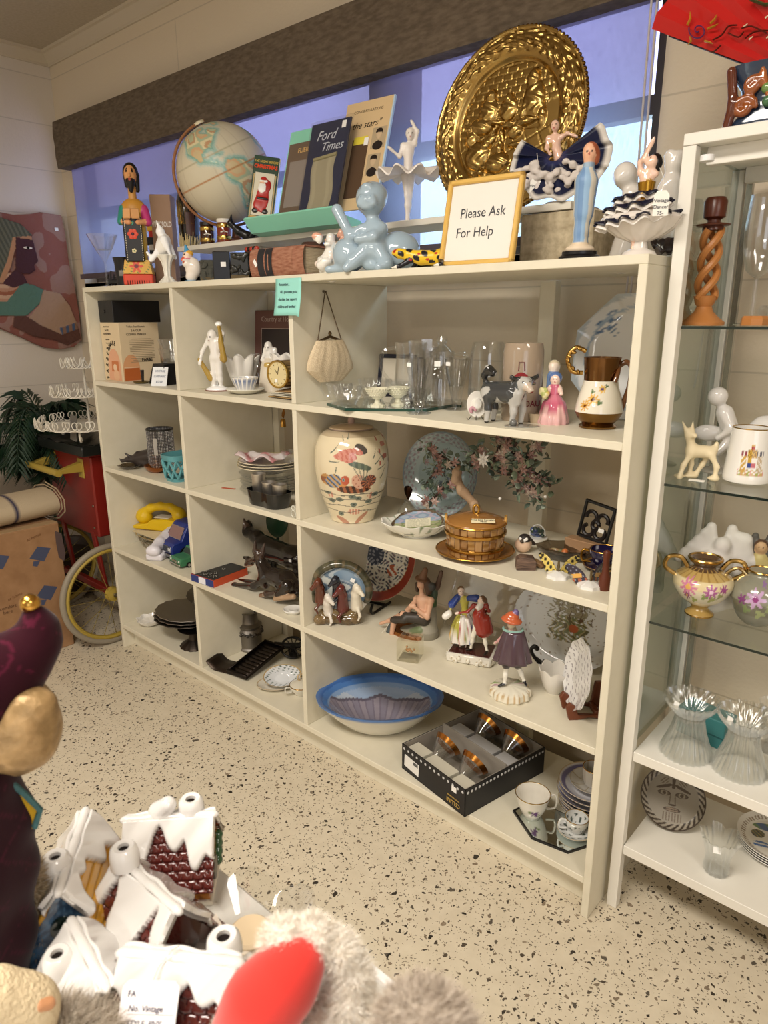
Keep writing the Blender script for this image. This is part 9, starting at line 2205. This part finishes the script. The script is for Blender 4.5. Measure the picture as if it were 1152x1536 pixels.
# ceramic houses
def house(name,label,base,rz,L,D,Hw,Hr,wall,shing,sx=None,chim=(.0,'n'),snow='e6e3e0',brick='4a1e1a',drip=1.0,seed=0,dip=(),k=1.0,wallfn=None,chx=.0,chy=.3,door=True):
 t=thing(name,label,'ceramic house',base,rz,'ceramic snow covered cottages',s=k);r=rnd(seed)
 oh=.10*D
 mb=MB(wall);w2,l2=D/2,L/2
 prof=[(-w2,0),(w2,0),(w2,Hw),(0,Hw+Hr*.97),(-w2,Hw)]
 P=[]
 for x in np.linspace(-l2,l2,26):
  row=[]
  for i in range(len(prof)):
   a,b=prof[i],prof[(i+1)%len(prof)]
   for q in range(10):row.append((x,a[0]+(b[0]-a[0])*q/10,a[1]+(b[1]-a[1])*q/10))
  P.append(row)
 mb.grid(P,cv=True);
 for x in(-l2,l2):
  P=[[(x,(-w2+D*i/20)*(1 if z_<Hw else max(0,(Hw+Hr*.97-z_)/(Hr*.97))),z_)for i in range(21)]for z_ in np.linspace(0,Hw+Hr*.96,24)];mb.grid(P)
 if wallfn:mb.paint(wallfn)
 mb.build('walls','glaze',t)
 MB('d8cfc0').box((0,0,.003),(L*1.08,D*1.12,.006),b=.002).build('plinth','glaze',t)
 RL=L*1.12;sl=math.hypot(w2,Hr);ex=1.22
 for sg in(-1,1):
  mb=MB();P=[];K=[];nu,nv=90,56
  ph=r.uniform(0,6)
  for i in range(nu+1):
   u=i/nu;row=[];kr=[]
   ed=.62+.13*math.sin(u*9+ph)+.09*math.sin(u*23+ph*2)
   for(du,w_,dp)in dip:
    ed-=dp*math.exp(-((u-du)/w_)**2)
   ed=max(.10,min(1.05,ed*drip))
   for j in range(nv+1):
    v=j/nv*ex;y=sg*w2*v;z=Hw+Hr-Hr*v
    sn=max(0,min(1,(ed-v)/.05));sn=sn*sn*(3-2*sn)
    br=0
    if sn<.5:
     rowi=int(v*13);off=(rowi%2)*.5;fu=(u*9+off)%1;fv=(v*13)%1;br=-.0016 if(fv<.16 or(fu<.10 and shing=='brick'))else 0
    h=.0012+sn*(.006+.0012*math.sin(u*17+v*9+ph))+br
    n_=Vector((0,sg*Hr,w2)).normalized()
    edge=min(u,1-u)*nu;rx=1 if edge>2 else.0
    row.append((-RL/2+RL*u,y+n_.y*h*(rx*.6+.4),z+n_.z*h*(rx*.6+.4)))
    kr.append(lin(snow if sn>.5 else(('2a0f0d' if br<0 else brick)if shing=='brick' else('9a6a1c' if br<0 else brick))))
   P.append(row);K.append(kr)
  mb.grid(P,cols=K);mb.build('snowy_roof','glaze',t,solid=.0045,ang=70)
 s=Sculpt(.004)
 for i in range(8):x=-RL/2+.004+(RL-.008)*i/7;s.ell((x,0,Hw+Hr+.0025),(.009,.0045,.0042+.0008*math.sin(i*2+seed)),snow)
 s.cap((-RL/2+.003,0,Hw+Hr+.0025),(RL/2-.003,0,Hw+Hr+.0025),.0042,.0042,snow)
 s.build('ridge_snow','glaze',t,res=.0022)
 if chim:
  cx,cy=chx*L,chy*D;cz=Hw+Hr-abs(cy)/w2*Hr;hh=.03
  c_=MB(brick if shing=='brick' else 'b98a3a').box((cx,cy,cz+.004),(.022,.020,.030),b=.003).build('chimney','glaze',t)
  MB(snow).lathe([(.0150,cz+.008),(.0150,cz+.020),(.0135,cz+.028),(.0105,cz+.031),(.0058,cz+.030),(.0055,cz+.020)],32,at=(cx,cy,0),cap=False).build('chimney_snow','glaze',c_)
  MB('1c1512').lathe([(1e-4,cz+.026),(.0058,cz+.026)],20,at=(cx,cy,0),cap=False).build('flue_hole','matte',c_)
 return t
def bluebrick(x,y,z):return['38506a','4a6a88','2c4058'][int((math.sin(x*420+z*90)*math.sin(z*380+y*260)+1)*1.49)]
def orangeclap(x,y,z):return 'c07a34' if math.sin(x*300+y*300)*math.cos(z*90)>-.5 else '8a5220'
pA=on(264,1318,z=TZ0)
t=house('ceramic_cottage','farthest ceramic cottage, white snowy roof over a big brown brick patch and orange gable wall',pA,47,.092,.082,.034,.050,'c07a34','brick',dip=((.45,.13,.42),(.70,.08,.42)),seed=3,brick='56201c',wallfn=orangeclap,drip=1.25,chx=.25,chy=.12)
MB('3a332e').lathe([(1e-4,0),(.013,0),(.013,.003),(1e-4,.004)],28,at=(.047,-.012,.024),rot=(0,R_(90),0)).build('round_window','gloss',t);s=Sculpt(.003);[s.ell((.048,.012+.005*i,.012+.008*i),.006,'2f5a3a')for i in range(4)];s.build('painted_shrub','glaze',t,res=.0018)
s=Sculpt(.006);s.cap((-.012,.008,.088),(-.002,.004,.100),.014,.010,'e6e3e0');s.build('snow_gable','glaze',t,res=.0022)
pB=on(126,1385,z=TZ0)
t=house('ceramic_cottage','blue walled ceramic cottage with a yellow shingle roof under the snow',pB,-38,.110,.080,.040,.056,'3f5a78','plank',dip=((.75,.25,.40),(.3,.1,.2)),seed=8,brick='d09a34',wallfn=bluebrick,drip=.98,chx=.20,chy=-.14)
MB('14201a').lathe([(1e-4,0),(.014,0),(.013,.004),(1e-4,.005)],28,at=(.056,.0,.052),rot=(0,R_(90),0)).build('round_window','glaze',t);MB('7a2c28').prism([(.012,.006),(.028,.006),(.028,.026),(.02,.034),(.012,.026)],.004,'yz',at=(.057,0,0)).build('arched_door','glaze',t)
pC=on(232,1428,z=TZ0)
t=house('ceramic_cottage','middle ceramic cottage with a tall round chimney hole and dark red brick edges',pC,2,.100,.092,.030,.056,'4a201c','brick',dip=((.2,.12,.3),(.8,.1,.4)),seed=12,brick='5a241e',drip=1.22,chx=-.36,chy=-.02)
pE=on(146,1528,z=TZ0)
t=house('ceramic_cottage','near left ceramic cottage with steep white roof beside the grey beard',pE,-8,.088,.086,.026,.052,'4a201c','brick',dip=((.75,.15,.3),),seed=17,brick='5a241e',drip=1.30,chx=-.20,chy=-.26,k=.98)
pD=on(282,1556,z=TZ0)
t=house('ceramic_cottage','nearest ceramic cottage with a handwritten price tag hanging on its brick roof',pD,36,.088,.080,.034,.046,'4a201c','brick',dip=((.1,.1,.25),(.65,.09,.30),(.9,.1,.3)),seed=23,brick='4e1c18',drip=1.0,chx=.30,chy=.34,k=1.12)
s=Sculpt(.004);s.chain([(.050,.0,.078),(.062,-.010,.062),(.064,-.022,.040)],[.006,.007,.005],'4e1c18');s.build('eave_bracket','glaze',t,res=.002)
tg=MB('e8e4e4').prism([(-.022,-.052),(.022,-.052),(.022,-.004),(.018,0),(-.018,0),(-.022,-.004)],.0007,'xz').build('price_tag','matte',t,smooth=False);tg.location=(-.014,-.020,.082);tg.rotation_euler=(R_(-44),0,R_(4))
for i,(l,sz)in enumerate((('FA',.0055),('No. Vintage',.0055),('STYLE  JJNY',.0052),('SIZE Christmas Village',.0045),('PRICE  25-  12-',.0056))):text(l,sz,tg,(-.002 if i else-.014,-.0006,-.009-.0092*i),c='2c2a4a',shear=.15 if i else 0)
for i in range(1,5):MB('8a8890').box((.002,-.0005,-.0125-.0092*i),(.036,.0003,.0003)).build('ruled_line','matte',tg,smooth=False)
MB('d8d4cc').tube([(-.014,-.020,.080),(-.012,-.012,.086),(-.004,.0,.092),(-.002,.006,.088)],.0006,5).build('tag_thread','matte',t)
# glass candle dish and card stand
p,m=put(384,1432,z=TZ0)
t=thing('glass_candle_dish','clear glass star shaped candle dish holding a cream votive','candle holder',p+Vector((0,-.005,0)),0)
MB().lathe([(1e-4,.002),(.03,0),(.034,.006),(.058,.034),(.055,.034),(.030,.008),(1e-4,.006)],160,wob=lambda a,k_,r_,z:(r_*.22*abs(math.cos(2.5*a))*(z>.02),.018*abs(math.cos(2.5*a))*(z>.02))).build('dish','clear_glass',t)
MB('cdb898').lathe([(1e-4,.006),(.021,.006),(.022,.012),(.022,.034),(.019,.037),(1e-4,.036)],36).build('votive_candle','satin',t);o=MB('e0d4c4').box((0,0,0),(.024,.0006,.026)).build('price_tag','matte',t,smooth=False);o.location=(-.030,-.024,.030);o.rotation_euler=(R_(-35),R_(15),R_(-10))
p,m=put(520,1452,z=TZ0)
t=thing('white_photo_frame','white edged frame lying flat near the back edge of the foreground table','frame',p+Vector((.01,-.035,0)),0)
for(c_,sz)in(((0,.045,.006),(.11,.008,.012)),((0,-.045,.006),(.11,.008,.012)),((-.051,0,.006),(.008,.09,.012)),((.051,0,.006),(.008,.09,.012))):MB('dcdad8').box(c_,sz,b=.001).build('frame_bar','satin',t,smooth=False)
MB('a8a49c').box((0,0,.003),(.10,.085,.004)).build('backing','satin',t,smooth=False)
# fur made of fine tapered strands
def fur(parent,name,cen,rad,n,L,cols,seed,droop=0,region=None,wid=.0006,base=True,curl=.3):
 r_=np.random.RandomState(seed);d=r_.normal(size=(n*3,3));d/=np.linalg.norm(d,axis=1)[:,None]
 if region:d=d[[region(*q)for q in d]]
 d=d[:n];mb=MB(cols[0]);ci=r_.randint(0,len(cols),len(d));rv=r_.normal(size=(len(d),3));Ls=L*r_.uniform(.5,1.15,len(d))
 for i in range(len(d)):
  n_=Vector(d[i]);p0=Vector((cen[0]+rad[0]*n_.x,cen[1]+rad[1]*n_.y,cen[2]+rad[2]*n_.z))
  g=(n_+Vector(rv[i])*curl+Vector((0,0,-droop))).normalized();sd=g.cross(n_+Vector((.01,.02,.03)));sd=sd.normalized()*wid if sd.length>1e-4 else Vector((wid,0,0))
  g2=(g+Vector((rv[i][1],rv[i][2],rv[i][0]))*curl*.8+Vector((0,0,-droop))).normalized();p1=p0+g*Ls[i]*.5;p2_=p1+g2*Ls[i]*.5;c=lin(cols[ci[i]])
  mb.add([p0-sd,p0+sd,p1+sd*.7,p1-sd*.7,p2_],[(0,1,2,3),(3,2,4)],[c]*5)
 return stuff(mb.build(name,'matte',parent,smooth=False))
# Santa doll standing on the table at the left
pS=on(4,1490,z=TZ0);
T0=Vector((pS.x,pS.y,TZ0));rzS=facing(pS,0)
t=thing('santa_doll','Santa doll in quilted burgundy velvet with a gold sack at the left edge','doll',T0,0)
def Q(u,v,dd=0):  # local offset on the upright plane square to the view through the doll
 nrm=Vector((CAM.x-T0.x,CAM.y-T0.y,0)).normalized();d=cR*(u-576)/FPX-cU*(v-768)/FPX+cF
 k_=((T0+nrm*dd-CAM).dot(nrm))/d.dot(nrm);return tuple(CAM+d*k_-T0)
VB='2c0814'
s=Sculpt(.02)
s.chain([Q(-40,1045),Q(4,1008),Q(36,984),Q(58,960),Q(60,938),Q(49,915)],[.044,.029,.021,.014,.009,.005],VB);s.cap(Q(-40,1060),Q(6,1034),.036,.022,VB)
QS=lambda x,y,z:'4a1226' if abs(math.sin((x*.7-y*.7+z)*62))<.05 or abs(math.sin((x*.7-y*.7-z)*62))<.05 else None
s.build('velvet_hat','velvet',t,res=.003,fn=QS)
MB('c89a4a').ball(Q(45,905),(.009,.009,.009),seg=16,rings=10).build('gold_bell','metal',t)
noisemat('gold_lame','8f744c','b8986a',60,.42,1.0);MATS['gold_lame'].node_tree.nodes['Principled BSDF'].inputs['Metallic'].default_value=.35
s=Sculpt(.02);s.ell(Q(36,1090,.01),(.034,.032,.036),'b89058');s.cap(Q(-30,1105),Q(22,1118),.036,.026,'b89058');s.cap(Q(30,1050),Q(-10,1065),.02,.03,'b89058');r=rnd(3)
for i in range(7):s.cap(Q(30+6*i,1058,.030),Q(0+9*i,1122,.030),.0035,.007,'b89058')
s.build('gold_sack','gold_lame',t,res=.0035)
s=Sculpt(.02);s.chain([Q(-34,1180),Q(8,1225),Q(14,1300),Q(12,1400),Q(4,1475)],[.026,.022,.022,.022,.022],'260812');s.chain([Q(-60,1180),Q(-60,1300),Q(-60,1470)],[.045,.045,.045],'260812');s.build('velvet_coat','velvet',t,res=.003,fn=lambda x,y,z:'3c0e1e' if QS(x,y,z)else None)
yl=[Q(0,1168,.018),Q(28,1190,.018),Q(60,1212,.018),Q(52,1240,.018),Q(30,1250,.018),Q(0,1240,.018)]
mb=MB('c8a030').add(yl,[tuple(range(6))]);mb.build('yellow_felt','fabric',t,smooth=False,solid=.003);MB('50767a').tube([Q(-10,1160,.020),Q(10,1168,.020),Q(36,1190,.020),Q(60,1214,.020),Q(52,1240,.020)],.0048,8,flat=.6).build('teal_trim','fabric',t)
fc=Vector(Q(56,1370,-.02));MB('b8a080').ball(fc,(.012,.012,.066),seg=24,rings=16).build('fur_trim_core','fabric',t)
fur(t,'coat_fur_trim',fc,(.012,.012,.070),5000,.012,['c8b496','b8a484','d8c8ac','a08e74'],5)
# kneeling figure with grey beard in the near left
pG=on(160,1560,z=TZ0+.05)
t=thing('bearded_doll','grey furry beard and cream knitted cuff of a doll lying at the near left corner','doll',(pG.x,pG.y,TZ0),0)
T0=Vector((pG.x,pG.y,TZ0))
c1=Vector(Q(130,1572));MB('a89a88').ball(c1,(.046,.030,.026),rot=(0,0,R_(41)),seg=32,rings=18).build('beard_core','fabric',t)
for k_,(u,v,rr)in enumerate(((84,1556,.026),(140,1560,.028),(186,1590,.024))):
 fur(t,'grey_beard_fur',Vector(Q(u,v)),(rr*1.15,rr,rr*.8),7500,.017,['c4b8a6','b0a292','d2c8b8','9c8f80'],20+k_,curl=.75,wid=.00022)
s=Sculpt(.01);s.cap(Q(-10,1500),Q(45,1512),.024,.022,'d8c6a4');s.cap(Q(35,1505),Q(45,1540),.018,.02,'d8c6a4');s.build('cream_cuff','fabric',t,res=.0028)
s=Sculpt(.006);s.cap(Q(58,1508,.012),Q(74,1505,.012),.007,.005,'c08a62');s.build('tan_hand_tip','satin',t,res=.002)
# red and white plush at the very front
pR=on(440,1560,z=TZ0);dN=cF
cR0=CAM+(cR*(420-576)/FPX-cU*(1500-768)/FPX+cF)*.46
t=thing('plush_santa_hat','bright red plush Santa hat with thick white fur brim at the near centre','hat',(cR0.x,cR0.y,TZ0),0)
T0=Vector((cR0.x,cR0.y,TZ0));hz=cR0.z-TZ0
def K(u,v,dep):return CAM+(cR*(u-576)/FPX-cU*(v-768)/FPX+cF)*dep-T0
mat('red_plush','c8281e',.9,sheen=.5)
ax=(K(475,1425,.46)-K(330,1540,.46)).normalized()
s=Sculpt(.02);s.chain([tuple(K(455,1438,.465)),tuple(K(432,1465,.462)),tuple(K(392,1508,.46)),tuple(K(362,1562,.46))],[.012,.018,.021,.022],'c8281e');s.build('red_crown','red_plush',t,res=.0028)
ring=[(328,1570),(340,1515),(368,1470),(405,1432),(450,1404),(492,1412),(522,1444),(530,1480),(514,1520),(478,1555),(440,1590)]
for i in range(len(ring)-1):
 (u0,v0),(u1,v1)=ring[i],ring[i+1];rr=.0035 if i<3 else.0125+.002*math.sin(i)
 off=0 if i<4 else 12
 c_=(K(u0,v0,.475)+K(u1,v1,.475))/2
 MB('efe8de').ball(c_,(rr*1.2,rr*.9,rr*1.2),seg=18,rings=12).build('brim_core','fabric',t)
 fur(t,'white_fur_brim',c_,(rr*1.35,rr*1.1,rr*1.35),3200,.006 if i<3 else.008,['f6f0e6','ece2d4','ddd2c2','faf6ee'],40+i,wid=.0002,curl=.8)
# pale fur piece at the near right of it
cG=CAM+(cR*(640-576)/FPX-cU*(1530-768)/FPX+cF)*.36
t=thing('grey_fur_pompom','blurry pale grey fur bundle at the bottom edge right of the red hat','fur bundle',(cG.x,cG.y,TZ0),0);T0=Vector((cG.x,cG.y,TZ0));c_=cG-T0
MB('a89a8c').ball(c_+Vector((0,0,-.012)),(.024,.022,.020),seg=24,rings=14).build('fur_core','fabric',t)
fur(t,'grey_fur',c_+Vector((0,0,-.010)),(.026,.024,.022),7500,.010,['c4b6a6','b0a294','d2c6b8','a09286'],70,wid=.0002,curl=.8)
MB('7a6c62').tube([c_+Vector((0,0,-.03)),Vector((0,0,0))],[.012,.018],12).build('stalk','fabric',t)
